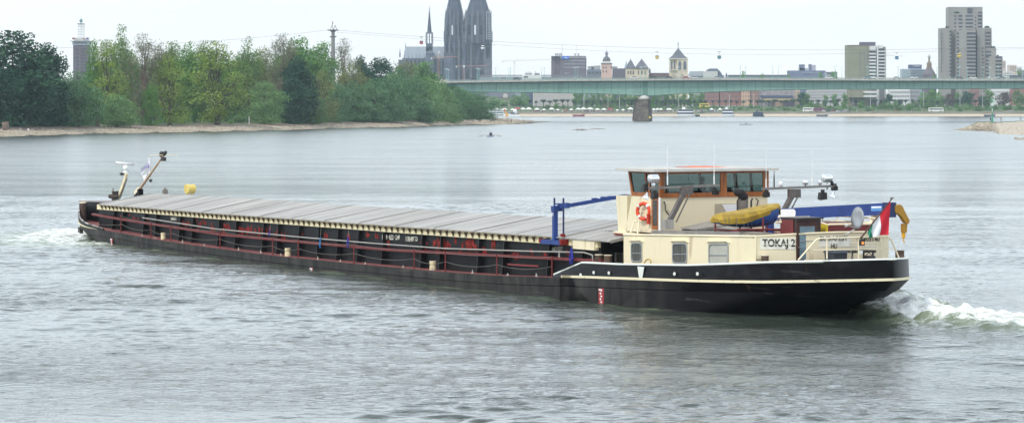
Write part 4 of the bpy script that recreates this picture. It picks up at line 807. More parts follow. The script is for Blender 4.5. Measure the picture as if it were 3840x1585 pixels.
# satellite dish on bracket
q = MB(); c = shipu(3216, 818, 82.6); ax = Vector((.03, .996, -.1)).normalized(); q.lathe(Vector((82.6, c[1], c[2])), [(.02, .10), (.25, .05), (.42, 0), (.43, -.012), (.25, .03), (.02, .08)], 20, ax); ds = q.build('satellite_dish', mat('dish_grey', (.30, .32, .34), .45), barge, True)
q = MB(); q.tube([(82.55, c[1] + .10, c[2]), (82.5, c[1] + .22, c[2] - .25), (82.3, c[1] + .1, c[2] - .42), (82.0, c[1] - .15, 3.1)], .03, 6); e = shipu(3170, 842, 82.6); q.tube([(82.55, c[1] + .0, c[2] - .38), (82.6, e[1], e[2])], .022, 5); q.lathe((82.6, e[1], e[2] - .05), [(.06, 0), (.06, .12)], 8, (0, 1, .3)); q.build('dish_arm', mat('pale_grey', (.5, .5, .47), .5), ds)
# framework panel and grating between hold and deckhouse
q = MB(); p = [S(2258, 868, 2.3), S(2300, 868, 2.3), S(2338, 968, 2.3), S(2292, 968, 2.3)]
q.prism(p, (0, .06, 0)); pf = q.build('hatch_support', mat('support_brown', (.05, .043, .037), .6, amt=.3), barge)
q = MB(); 
for i in range(4): q.bar(Vector(p[i]) + Vector((0, -.03, 0)), Vector(p[(i + 1) % 4]) + Vector((0, -.03, 0)), .10, .08)
q.bar(p[0], p[2], .06, .1); q.build('support_frame', mat('support_edge', (.11, .095, .085), .6), pf)
q = MB(); s0 = S(2281, 874, 2.2); q.box(s0[0] - .12, s0[0] + .18, 2.18, 2.2, s0[2] - .45, s0[2] - .05); q.build('notice', mat('notice_pink', (.5, .33, .36), .6), pf)
q = MB(); q.box(70.5, 70.56, 1.3, 6.9, .9, 2.0); q.build('grating', mat('grate_dark', (.02, .02, .02), .7), barge)
q = MB()
for k in range(18): v = 1.3 + k * .31; q.box(70.56, 70.60, v, v + .05, 1.35, 2.0)
for z in (1.35, 1.6, 1.95): q.box(70.6, 70.63, 1.3, 6.9, z, z + .04)
q.build('grate_bar', mat('grate_grey', (.07, .065, .06), .6), barge)
q = MB(); q.box(70.2, 71.9, .95, 2.2, 1.0, 1.28); q.build('deck_locker', cream, barge)
# ================================================================= LOOSE THINGS ABOARD
def aboard(o): o.matrix_world = barge.matrix_basis.copy(); return o
UL = 78.6; LB = lambda x, y, du=0: shipu(x, y, UL + du)
boat = aboard(thing('lifeboat', 'small blue lifeboat under a yellow tarpaulin on a red cradle', 'lifeboat'))
# hull sections from stern (left) to raised bow (right)
secs = [(2690, 838, 826, .30), (2720, 846, 822, .50), (2765, 852, 815, .62), (2815, 853, 803, .66), (2860, 848, 790, .60), (2895, 838, 780, .42), (2914, 815, 774, .16), (2918, 790, 772, .05)]
q = MB(); rows = []
for x, yb_, yt_, hw in secs:
    b0 = LB(x, yb_); t0 = LB(x, yt_); v = b0[1]; zb, zt2 = b0[2], t0[2]; rows.append([(UL + hw * s_, v, zb + (zt2 - zb) * f_) for s_, f_ in ((-1, 1), (-1., .6), (-.75, .25), (-.3, .03), (.3, .03), (.75, .25), (1., .6), (1, 1))])
q.grid(rows); q.add(rows[0], [tuple(range(8))]); q.build('boat_hull', mat('boat_blue', (.010, .07, .24), .35, col2=(.025, .12, .36), scale=3), boat, True)
q = MB(); rows = []
for x, yt2, yb2, hw in ((2680, 818, 834, .30), (2692, 806, 837, .42), (2714, 798, 838, .58), (2754, 793, 836, .70), (2779, 789, 829, .72), (2822, 781, 813, .70), (2850, 773, 804, .64), (2888, 766, 791, .44), (2912, 764, 782, .24), (2920, 764, 804, .14), (2922, 768, 806, .10)):
    t0 = LB(x, yt2); zb2 = LB(x, yb2)[2]; v = t0[1]; z = t0[2]; k = hw; wv_ = random.uniform(-.02, .02)
    rows.append([(UL + k * .99, v, zb2 + wv_), (UL + k * 1.03, v, (zb2 + z) / 2), (UL + k * .92, v, z - .06 + wv_), (UL + k * .4, v, z + .0), (UL, v, z + .02), (UL - k * .4, v, z), (UL - k, v, z - .06), (UL - k, v, zb2)])
q.grid(rows); q.add(rows[0], [tuple(range(8))]); q.add(rows[-1], [tuple(range(8))])
q.build('tarpaulin', mat('yellow_tarp', (.24, .15, .012), .7, col2=(.42, .28, .022), scale=3.5, bump=.6, bscale=5), boat, False)
for x in (2720, 2735, 2762, 2790, 2805, 2820): q = MB(); a = LB(x, 818, .75); c = LB(x + 8, 850, .75); q.tube([(UL + .74, a[1], a[2]), (UL + .60, c[1], c[2])], .012, 4); q.build('lashing', rope_m, boat)
q = MB()
for x in (2725, 2818, 2920): 
    a = LB(x, 858); q.tube([(UL + .8, a[1], 3.05), (UL + .8, a[1], a[2] + (.05 if x < 2730 else .45))], .04, 6); q.tube([(UL - .8, a[1], 3.05), (UL - .8, a[1], a[2] + .3)], .04, 6); q.bar((UL - .8, a[1], a[2] - .05), (UL + .8, a[1], a[2] - .05), .08)
a = LB(2722, 857); c = LB(2925, 857); q.tube([(UL + .8, a[1], a[2]), (UL + .8, c[1], c[2])], .04, 6); q.build('cradle', redm, boat)
# lifebuoy on the port side of the wheelhouse
c = S(2413, 792, VP - .12); lbo = aboard(thing('lifebuoy', 'orange ring lifebuoy with white bands beside the wheelhouse door', 'lifebuoy'))
def torus(mb, c, R, r, ax, n=24, k=8, a0=0, a1=2 * math.pi, ry=1.):
    ax = Vector(ax).normalized(); s_ = ax.cross(Vector((0, 0, 1))).normalized(); t_ = s_.cross(ax); rows = []
    for i in range(n + 1):
        th = a0 + (a1 - a0) * i / n; d = s_ * math.cos(th) + t_ * math.sin(th) * ry
        rows.append([Vector(c) + d * (R + r * math.cos(p)) + ax * (r * math.sin(p)) for p in [2 * math.pi * j / k for j in range(k)]])
    mb.grid(rows, True)
AXB = (.35, -1, 0)
q = MB(); torus(q, c, .31, .075, AXB, ry=1.0); q.build('ring', mat('buoy_orange', (.72, .07, .02), .5), lbo, True)
q = MB()
for t0 in (45, 135, 225, 315): torus(q, c, .31, .079, AXB, 4, 8, math.radians(t0 - 9), math.radians(t0 + 9))
q.build('band', white, lbo, True)
q = MB(); a = S(2430, 838, VP - .1); q.box(c[0] + .28, c[0] + .40, VP - .15, VP - .05, c[2] - .50, c[2] - .10); q.build('float_light', mat('float_red', (.55, .05, .02), .5), lbo)
q = MB(); q.tube([(c[0] - .42, VP - .2, c[2] - .0), (c[0] + .42, VP - .2, c[2] - .0)], .016, 5); q.tube([(c[0] - .1, VP - .2, c[2]), (c[0] - .1, VP - .2, c[2] - .42)], .016, 5); q.build('holder', cream, lbo)
# bulk panel behind the lifebuoy so that it hangs on something
q = MB(); p0 = S(2392, 800, VP)[0]; q.box(70.75, 71.0, VP - .0, VP + .1, zf, zw); q.build('side_panel', crw, wh)
# orange raft cover on the roof
q = MB(); a = shipu(2560, 632, 72.6); c = shipu(2700, 632, 72.6); zr0 = zt + .17; k = 14; rows = []
for i in range(k + 1):
    t = i / k; v = a[1] + (c[1] - a[1]) * t; hgt = .012 + .035 * math.sin(math.pi * t) ** .5 * (.75 + .25 * math.sin(t * 19)); rows.append([(71.9, v, zr0), (72.1, v, zr0 + hgt), (72.7, v, zr0 + hgt * 1.05), (73.1, v, zr0 + hgt * .7), (73.25, v, zr0)])
q.grid(rows); rc = q.build('folded_cover', mat('orange_cover', (.62, .13, .04), .6), None); aboard(rc); tag(rc, 'flat folded orange cover lying on the wheelhouse roof', 'cover')
# Hungarian flag
fg = aboard(thing('flag', 'red white and green flag on a slanting pole at the stern rail', 'flag'))
FP = lambda x, y: shipu(x, y, 84.4)
q = MB(); q.tube([FP(3228, 892), FP(3347, 742)], [.035, .02], 8); q.build('pole', mat('pole_brown', (.07, .02, .012), .4), fg)
q = MB(); a = FP(3343, 748); q.tube([FP(3340, 752), FP(3342, 738)], .02, 5); q.tube([FP(3340, 750), FP(3352, 740)], .015, 5); q.build('pole_tip', darksteel, fg)
TL = [(3339, 752), (3300, 806), (3272, 840), (3254, 868)]     # hoist edge down the pole
BL = [(3329, 880), (3300, 882), (3273, 888), (3255, 900)]
def colm(n, c): return mat(n, c, .75, amt=.04)
for k, (n_, cc) in enumerate((('red_stripe', (.62, .012, .03)), ('white_stripe', (.78, .78, .80)), ('green_stripe', (.01, .22, .12)))):
    rows = []
    for i in range(13):
        t = i / 12; row = []
        for j in range(7):
            s_ = j / 6; tx = TL[k][0] + (TL[k + 1][0] - TL[k][0]) * s_; ty = TL[k][1] + (TL[k + 1][1] - TL[k][1]) * s_; bx = BL[k][0] + (BL[k + 1][0] - BL[k][0]) * s_; by = BL[k][1] + (BL[k + 1][1] - BL[k][1]) * s_
            x = tx + (bx - tx) * t + (5 * math.sin(t * 3.1) if k == 0 else 0) * (1 - s_); y = ty + (by - ty) * t; p_ = FP(x, y); g_ = (k + s_) * 2.0 - t * 2.2; row.append((84.4 + .07 * math.sin(g_ * 1.7) * min(1, t * 2) , p_[1], p_[2]))
        rows.append(row)
    q = MB(); q.grid(rows); q.build(n_, colm(n_, cc), fg, True)
# wheelie bin
a = shipu(3118, 970, 83.2); c = shipu(3178, 941, 83.2); bn = aboard(thing('litter_bin', 'dark grey plastic bin below the BUDAPEST lettering'.replace('BUDAPEST lettering', 'city name on the aft wall'), 'bin'))
q = MB(); zb = zd(83); v0, v1 = a[1] + .08, c[1] - .04; q.hexa([(82.7, v0 + .06, zb), (83.2, v0 + .06, zb), (83.2, v1 - .06, zb), (82.7, v1 - .06, zb)], [(82.62, v0, c[2] - .06), (83.25, v0, c[2] - .06), (83.25, v1, c[2] - .06), (82.62, v1, c[2] - .06)]); q.build('bin_body', mat('bin_grey', (.035, .045, .06), .5), bn)
q = MB(); q.hexa([(82.58, v0 - .04, c[2] - .06), (83.3, v0 - .04, c[2] - .06), (83.3, v1 + .05, c[2] - .06), (82.58, v1 + .05, c[2] - .06)], [(82.62, v0, c[2] + .03), (83.2, v0, c[2] + .03), (83.2, v1, c[2] + .03), (82.62, v1, c[2] + .03)]); q.build('lid', MATS['bin_grey'], bn)
# folding garden table and chair behind the rail
tb = aboard(thing('garden_chair', 'pale metal garden chair with dark seat against the aft wall', 'chair')); CU = 82.9; C_ = lambda x, y: shipu(x, y, CU)
q = MB()
for x0, y0, x1, y1 in ((3185, 912, 3196, 968), (3288, 914, 3272, 968), (3185, 912, 3288, 914), (3190, 922, 3285, 925), (3192, 930, 3282, 932), (3215, 912, 3212, 940), (3260, 913, 3262, 940)): q.tube([C_(x0, y0), C_(x1, y1)], .018, 5)
q.build('chair_frame', mat('pale_tube', (.5, .5, .42), .5), tb)
q = MB(); a = C_(3192, 945); c = C_(3280, 942); q.box(CU - .4, CU + .1, a[1], c[1], a[2] - .03, a[2] + .05); q.build('seat', lampb, tb)
q = MB(); 
for x in (3197, 3240, 3275):
    e = C_(x, 945); q.box(CU - .05, CU + .0, e[1] - .03, e[1] + .03, zd(82.9), e[2])
q.build('leg', lampb, tb)
bg_ = aboard(thing('bag', 'black bag standing under the garden chair', 'bag')); a = C_(3225, 968); c = C_(3262, 955); q = MB(); q.hexa([(CU + .12, a[1], a[2] - .15), (CU + .45, a[1], a[2] - .15), (CU + .45, c[1], a[2] - .15), (CU + .12, c[1], a[2] - .15)], [(CU + .16, a[1] + .03, c[2]), (CU + .4, a[1] + .03, c[2]), (CU + .4, c[1] - .05, c[2] - .02), (CU + .16, c[1] - .05, c[2] - .02)]); q.build('bag_body', lampb, bg_)
q = MB(); q.tube([(CU + .25, a[1] + .08, c[2]), (CU + .25, (a[1] + c[1]) / 2, c[2] + .1), (CU + .25, c[1] - .1, c[2])], .015, 5); q.build('handle', lampb, bg_)
# yellow rope coil by the deckhouse window
q = MB(); a = S(2420, 990, .5); torus(q, (a[0], .6, a[2] + .05), .16, .028, (.3, -1, .5)); rp = q.build('rope_coil', mat('gold_rope', (.40, .28, .07), .8), None, True); aboard(rp); tag(rp, 'small coil of yellow rope below the first deckhouse window', 'rope')
q = MB(); a = S(2330, 970, .9); q.tube([(a[0] - 1.0, 1.2, 1.34), (a[0] - .4, 1.0, 1.36), (a[0] + .3, 1.1, 1.34)], .05, 6); rp = q.build('rope_hank', mat('teal_rope', (.02, .30, .22), .8), None); aboard(rp); tag(rp, 'teal green rope lying on the cream deck locker ahead of the deckhouse', 'rope')
# ================================================================= PEOPLE
def person_mesh(name, joints, mats_z, seated=False):
    """joints: dict of skeleton points -> one skinned body"""
    me = bpy.data.meshes.new(name); names = list(joints); E_ = [('pel', 'spine'), ('spine', 'chest'), ('chest', 'neck'), ('neck', 'head'), ('head', 'crown'), ('chest', 'shL'), ('shL', 'elL'), ('elL', 'haL'), ('chest', 'shR'), ('shR', 'elR'), ('elR', 'haR'), ('pel', 'hiL'), ('hiL', 'knL'), ('knL', 'anL'), ('anL', 'toL'), ('pel', 'hiR'), ('hiR', 'knR'), ('knR', 'anR'), ('anR', 'toR')]
    me.from_pydata([joints[k] for k in names], [(names.index(a), names.index(c)) for a, c in E_], [])
    o = bpy.data.objects.new(name, me); COL.objects.link(o); o.modifiers.new('s', 'SKIN'); sv = me.skin_vertices[0].data
    R = dict(pel=.15, spine=.14, chest=.16, neck=.06, head=.095, crown=.075, shL=.075, shR=.075, elL=.05, elR=.05, haL=.04, haR=.04, hiL=.095, hiR=.095, knL=.065, knR=.065, anL=.045, anR=.045, toL=.04, toR=.04)
    for i, k in enumerate(names): sv[i].radius = (R[k], R[k]); sv[i].use_root = (k == 'pel')
    ss = o.modifiers.new('u', 'SUBSURF'); ss.levels = 1
    bpy.context.view_layer.update(); m2 = bpy.data.meshes.new_from_object(o.evaluated_get(bpy.context.evaluated_depsgraph_get())); bpy.data.objects.remove(o)
    for m in mats_z[0]: m2.materials.append(m)
    for p in m2.polygons: p.material_index = mats_z[1](p.center); p.use_smooth = True
    return m2
skin = mat('skin', (.45, .26, .19), .6); navy = mat('cloth_navy', (.02, .04, .12), .8); dark_c = mat('cloth_dark', (.02, .02, .025), .8); tan_c = mat('cloth_tan', (.25, .20, .16), .8); lilac = mat('cloth_lilac', (.25, .25, .35), .8); hair = mat('hair_dark', (.02, .015, .012), .8); whitec = mat('cloth_white', (.75, .75, .75), .8); redc = mat('cloth_red', (.5, .05, .04), .8)
STAND = dict(pel=(0, 0, .95), spine=(0, 0, 1.12), chest=(0, -.01, 1.36), neck=(0, 0, 1.52), head=(0, -.01, 1.63), crown=(0, -.01, 1.71), shL=(-.19, 0, 1.42), elL=(-.24, .03, 1.14), haL=(-.22, -.06, .90), shR=(.19, 0, 1.42), elR=(.24, .03, 1.14), haR=(.22, -.06, .90), hiL=(-.10, 0, .90), knL=(-.11, -.02, .50), anL=(-.11, .02, .08), toL=(-.12, -.14, .04), hiR=(.10, 0, .90), knR=(.11, -.03, .50), anR=(.12, .02, .08), toR=(.13, -.14, .04))
SIT = dict(STAND); SIT.update(pel=(0, 0, .16), spine=(0, -.03, .34), chest=(0, -.07, .57), neck=(0, -.08, .73), head=(0, -.09, .84), crown=(0, -.09, .92), shL=(-.19, -.07, .63), elL=(-.26, -.28, .48), haL=(-.2, -.5, .5), shR=(.19, -.07, .63), elR=(.26, -.28, .48), haR=(.2, -.5, .5), hiL=(-.10, -.04, .14), knL=(-.12, -.42, .36), anL=(-.12, -.75, .08), toL=(-.12, -.85, .12), hiR=(.10, -.04, .14), knR=(.12, -.42, .36), anR=(.12, -.75, .08), toR=(.12, -.85, .12))
WALK = dict(STAND); WALK.update(knL=(-.1, -.18, .52), anL=(-.1, -.22, .08), toL=(-.1, -.36, .05), knR=(.1, .06, .5), anR=(.1, .30, .12), toR=(.1, .20, .04), haL=(-.24, .14, .92), haR=(.24, -.22, .95))
def body(pose, top, legs, nm):
    hz = pose['neck'][2] + .02; pz = pose['pel'][2] - .02
    return person_mesh(nm, pose, ([top, legs, skin], lambda c: 2 if c.z > hz or (abs(c.x) > .2 and c.z < pose['haL'][2] + .05) else (0 if c.z > pz else 1)))
def hairmesh(pose, m, nm='hair'):
    q = MB(); h_ = pose['crown']; q.lathe((h_[0], h_[1] + .015, h_[2] - .07), [(.105, -.06), (.115, 0), (.10, .07), (.06, .11), (.01, .125)], 10); return q.mesh(nm, m, True)
def person(label, loc, rz, pose, top, legs, hm, cat='person', group=None):
    o = bpy.data.objects.new('person', body(pose, top, legs, 'person')); COL.objects.link(o); o.location = loc; o.rotation_euler = (0, 0, rz); tag(o, label, cat, group)
    inst('hair', hairmesh(pose, hm), o); return o
pc = shipu(2633, 700, 72.9)
pwld = Vector((AX, AY, 0)) + Vector((DX * 72.9 - DY * pc[1], DY * 72.9 + DX * pc[1], 3.35))
hp = person('helmsman in a dark cap and blue jacket standing inside the wheelhouse', pwld, math.atan2(DY, DX) - math.pi / 2 + 3.6, STAND, navy, dark_c, hair)
# ================================================================= LAND
SHORE = [(-500, 530), (0, 513), (150, 508), (329, 503), (560, 498), (800, 494), (1100, 487), (1300, 480), (1500, 477), (1723, 468.5), (1850, 467), (1911, 466), (1960, 465), (1990, 463), (2030, 458.5), (2075, 456)]
def shore_y(x): return float(np.interp(x, [a for a, b in SHORE], [b for a, b in SHORE]))
def shore_D(x): return wd(shore_y(x))
PROF = [(-12, -1.2), (-2, -.15), (0, .03), (6, .45), (25, 1.5), (60, 2.3), (120, 2.9), (300, 3.4)]
def wid(x): return itp(x, [(-500, 1.), (1500, 1.), (1750, .7), (1900, .45), (1960, .28), (2000, .12), (2040, .05), (2075, .01)])
def land_z(x, off):
    k = max(.02, wid(x)); z = itp(off, PROF)
    return min(z, itp(x, [(1800, 9), (1850, 2.3), (1900, 2.1), (1960, 1.2), (2000, .7), (2040, .35), (2075, .1)]))
sand = mat('shingle', (.30, .245, .18), .9, col2=(.56, .49, .38), scale=.9, bump=.8, bscale=2)
ground = bpy.data.materials.new('bank_ground'); ground.use_nodes = True; nt = ground.node_tree; N = nt.nodes; L = nt.links; b = N['Principled BSDF']; b.inputs['Roughness'].default_value = .95
tcn = N.new('ShaderNodeTexCoord'); sp_ = N.new('ShaderNodeSeparateXYZ'); L.new(tcn.outputs['Object'], sp_.inputs[0])
n1 = N.new('ShaderNodeTexNoise'); n1.inputs['Scale'].default_value = .06; n1.inputs['Detail'].default_value = 6; L.new(tcn.outputs['Object'], n1.inputs['Vector'])
n2 = N.new('ShaderNodeTexNoise'); n2.inputs['Scale'].default_value = 1.1; n2.inputs['Detail'].default_value = 5; L.new(tcn.outputs['Object'], n2.inputs['Vector'])
ad = N.new('ShaderNodeMath'); ad.operation = 'MULTIPLY_ADD'; ad.inputs[1].default_value = 2.6; L.new(n1.outputs['Fac'], ad.inputs[0]); L.new(sp_.outputs[2], ad.inputs[2])
cr = N.new('ShaderNodeValToRGB'); el_ = cr.color_ramp.elements; mrp = N.new('ShaderNodeMapRange'); mrp.inputs[1].default_value = 1.2; mrp.inputs[2].default_value = 4.6; L.new(ad.outputs[0], mrp.inputs[0]); L.new(mrp.outputs[0], cr.inputs[0])
el_[0].position = 0.; el_[0].color = (.05, .043, .033, 1); el_[1].position = .05; el_[1].color = (.40, .34, .25, 1)
for p_, c_ in ((.33, (.44, .37, .28, 1)), (.42, (.27, .205, .15, 1)), (.60, (.26, .20, .15, 1)), (.67, (.085, .13, .045, 1)), (1., (.06, .105, .04, 1))): e = cr.color_ramp.elements.new(p_); e.color = c_
mx_ = N.new('ShaderNodeMix'); mx_.data_type = 'RGBA'; mx_.blend_type = 'MULTIPLY'; mx_.inputs[0].default_value = 1.; c3_ = N.new('ShaderNodeValToRGB'); c3_.color_ramp.elements[0].position = .35; c3_.color_ramp.elements[0].color = (.45, .45, .45, 1); c3_.color_ramp.elements[1].position = .62; c3_.color_ramp.elements[1].color = (1.15, 1.15, 1.15, 1); L.new(n2.outputs['Fac'], c3_.inputs[0]); L.new(cr.outputs[0], mx_.inputs[6]); L.new(c3_.outputs[0], mx_.inputs[7]); L.new(mx_.outputs[2], b.inputs['Base Color'])
bp_ = N.new('ShaderNodeBump'); bp_.inputs['Strength'].default_value = .9; bp_.inputs['Distance'].default_value = .5; L.new(n2.outputs['Fac'], bp_.inputs['Height']); L.new(bp_.outputs[0], b.inputs['Normal'])
xs = list(range(-500, 2076, 15)); offs = [-12, -4, -1, 0, 2, 4, 7, 11, 16, 22, 30, 40, 55, 75, 100, 140, 200, 300]
rows = []
for x in xs:
    k = wid(x); row = []
    for o_ in offs:
        D = shore_D(x) + (o_ * k if o_ > 0 else o_); z = land_z(x, o_); 
        if o_ > 3 and x < 2040: z += (random.random() - .5) * .22 * min(1, o_ / 15)
        if o_ == offs[-1] and x > 1750: z = -.6
        row.append((wx(x, D), D, z))
    rows.append(row)
q = MB(); q.grid(rows); tag(q.build('left_bank', ground, None, True), kind='structure')
# stones along the shingle
st = MB(); r = random.Random(21)
def stone(mb, X, Y, z, s):
    p = [(r.uniform(.7, 1.2) * s * math.cos(t), r.uniform(.7, 1.2) * s * math.sin(t)) for t in [i * math.pi / 2.5 for i in range(5)]]
    h = s * r.uniform(.5, .9); mb.add([(X + a, Y + c, z - .05) for a, c in p] + [(X + a * .6, Y + c * .6, z + h) for a, c in p], [(0, 1, 6, 5), (1, 2, 7, 6), (2, 3, 8, 7), (3, 4, 9, 8), (4, 0, 5, 9), (5, 6, 7, 8, 9)])
for k in range(3200):
    x = r.uniform(-60, 2010); off = abs(r.gauss(0, 9)) + r.random() * 3; kk = wid(x); D = shore_D(x) + off * kk; stone(st, wx(x, D), D, land_z(x, off) - .02, r.uniform(.12, .45))
for k in range(260):
    x = r.uniform(1720, 2000); off = r.uniform(5, 60); D = shore_D(x) + off * wid(x); stone(st, wx(x, D), D, land_z(x, off), r.uniform(.3, .8))
tag(st.build('shingle_stones', mat('stone_pale', (.30, .25, .19), .9, col2=(.50, .44, .34), scale=.3)), kind='stuff')
LM_G = mat('spit_grass', (.07, .12, .04), .9, col2=(.20, .18, .11), scale=.3, lo=.45, hi=.6)
# right-hand spit
SP_ = [(3588, 487.5), (3600, 489), (3650, 489), (3710, 489), (3740, 492), (3726, 500), (3745, 503), (3800, 505), (3870, 506), (4000, 508)]
q = MB(); rows = []
top_ = [(3588, 487), (3618, 480), (3650, 471), (3672, 463), (3700, 460), (3760, 457), (3820, 453), (3870, 452), (4000, 450)]
for i in range(45):
    x = 3588 + (4000 - 3588) * i / 44; yb_ = float(np.interp(x, [3588, 3600, 3715, 3735, 3745, 3800, 4000], [487.5, 489, 489.5, 494, 502, 505, 508])); yt_ = float(np.interp(x, [a for a, c in top_], [c for a, c in top_])); Db = wd(yb_); hz_ = min(2.9, .02 + (x - 3588) * .035); Dt = wd(yt_, hz_)
    Dt = max(Dt, Db + .5); row = [(wx(x, Db - 3), Db - 3, -.5)]
    for j in range(13):
        t = j / 12; D = Db + (Dt - Db) * t; z = hz_ * t ** .8 + r.uniform(-.12, .12) * min(1, 3 * t) * (t < .95); row.append((wx(x, D), D, max(.0, z)))
    row.append((wx(x, Dt + 25), Dt + 25, hz_ * .8)); row.append((wx(x, Dt + 40), Dt + 40, -.5)); rows.append(row)
q.grid([r_[:13] for r_ in rows]); q.mi = 1; q.grid([r_[12:] for r_ in rows]); tag(q.build('river_spit', [sand, LM_G], None, True), kind='structure')
st = MB()
for k in range(700):
    i = r.randrange(44); j = 1 + int(abs(r.gauss(0, 3.2))) % 12; p = rows[i][j]; p2 = rows[i + 1][j + 1]; t = r.random(); stone(st, p[0] + (p2[0] - p[0]) * t, p[1] + (p2[1] - p[1]) * r.random(), p[2] - .03, r.uniform(.15, .42))
for k in range(40): x = r.uniform(3808, 3860); D = wd(523 + r.uniform(-1.5, 1.5)); stone(st, wx(x, D), D, .0, r.uniform(.2, .6))
tag(st.build('spit_stones', MATS['stone_pale']), kind='stuff')
# city bank
DB = 2274.; q = MB(); rows = []
def city_z(D): return itp(D - DB, [(-20, -1), (0, 0), (8, 1.9), (16, 2.0), (17, 3.6), (36, 3.7), (62, 8.0), (90, 8.3), (5000, 8.3)])
cbm = bpy.data.materials.new('city_bank'); cbm.use_nodes = True; nt = cbm.node_tree; N = nt.nodes; L = nt.links; b = N['Principled BSDF']; b.inputs['Roughness'].default_value = .95; tcn = N.new('ShaderNodeTexCoord'); sp_ = N.new('ShaderNodeSeparateXYZ'); L.new(tcn.outputs['Object'], sp_.inputs[0]); n1 = N.new('ShaderNodeTexNoise'); n1.inputs['Scale'].default_value = .12; n1.inputs['Detail'].default_value = 6; L.new(tcn.outputs['Object'], n1.inputs['Vector']); ad = N.new('ShaderNodeMath'); ad.operation = 'MULTIPLY_ADD'; ad.inputs[1].default_value = 1.; L.new(n1.outputs['Fac'], ad.inputs[0]); L.new(sp_.outputs[2], ad.inputs[2]); mrp = N.new('ShaderNodeMapRange'); mrp.inputs[1].default_value = 0; mrp.inputs[2].default_value = 10; L.new(ad.outputs[0], mrp.inputs[0]); cr = N.new('ShaderNodeValToRGB'); L.new(mrp.outputs[0], cr.inputs[0]); e = cr.color_ramp.elements; e[0].color = (.30, .25, .18, 1); e[0].position = .05; e[1].color = (.07, .11, .05, 1); e[1].position = 1
for p_, c_ in ((.08, (.50, .42, .32, 1)), (.235, (.50, .42, .31, 1)), (.26, (.20, .19, .13, 1)), (.40, (.20, .19, .14, 1)), (.46, (.09, .13, .05, 1)), (.8, (.08, .12, .05, 1))): k_ = e.new(p_); k_.color = c_
L.new(cr.outputs[0], b.inputs['Base Color'])
for x in range(-6000, 6001, 150):
    rows.append([(x, DB + o_, city_z(DB + o_)) for o_ in (-20, 0, 8, 16, 17, 36, 62, 90, 400, 1400, 3200)])
q.grid(rows); tag(q.build('city_bank', cbm), kind='structure')
# ================================================================= TREES
def leaf_mat(n, c1, c2, sc=.5):
    m = mat(n, c1, .75, col2=c2, scale=sc, spec=.2, lo=.38, hi=.62); b = m.node_tree.nodes['Principled BSDF']
    return m
LM = {'dark': leaf_mat('leaves_dark', (.012, .050, .026), (.040, .110, .050)), 'willow': leaf_mat('leaves_willow', (.10, .20, .065), (.18, .31, .11)), 'bluewillow': leaf_mat('leaves_grey_green', (.065, .155, .065), (.135, .255, .11)),
      'yellow': leaf_mat('leaves_yellow_green', (.14, .22, .035), (.26, .35, .07)), 'mixed': leaf_mat('leaves_mixed', (.085, .17, .04), (.17, .27, .07)), 'green': leaf_mat('leaves_green', (.07, .18, .035), (.14, .28, .06)),
      'bare': leaf_mat('twigs_brown', (.10, .11, .055), (.20, .21, .12)), 'ochre': leaf_mat('leaves_ochre', (.13, .17, .05), (.23, .26, .085)), 'copper': leaf_mat('leaves_copper', (.10, .08, .06), (.2, .15, .11)), 'grass': leaf_mat('bush_green', (.075, .15, .045), (.15, .25, .075))}
bark = mat('bark', (.045, .037, .028), .9, col2=(.11, .09, .07), scale=1.5, streak=(1, 1, .3)); bark_red = mat('bark_pale', (.12, .085, .065), .9, col2=(.2, .15, .12), scale=1)
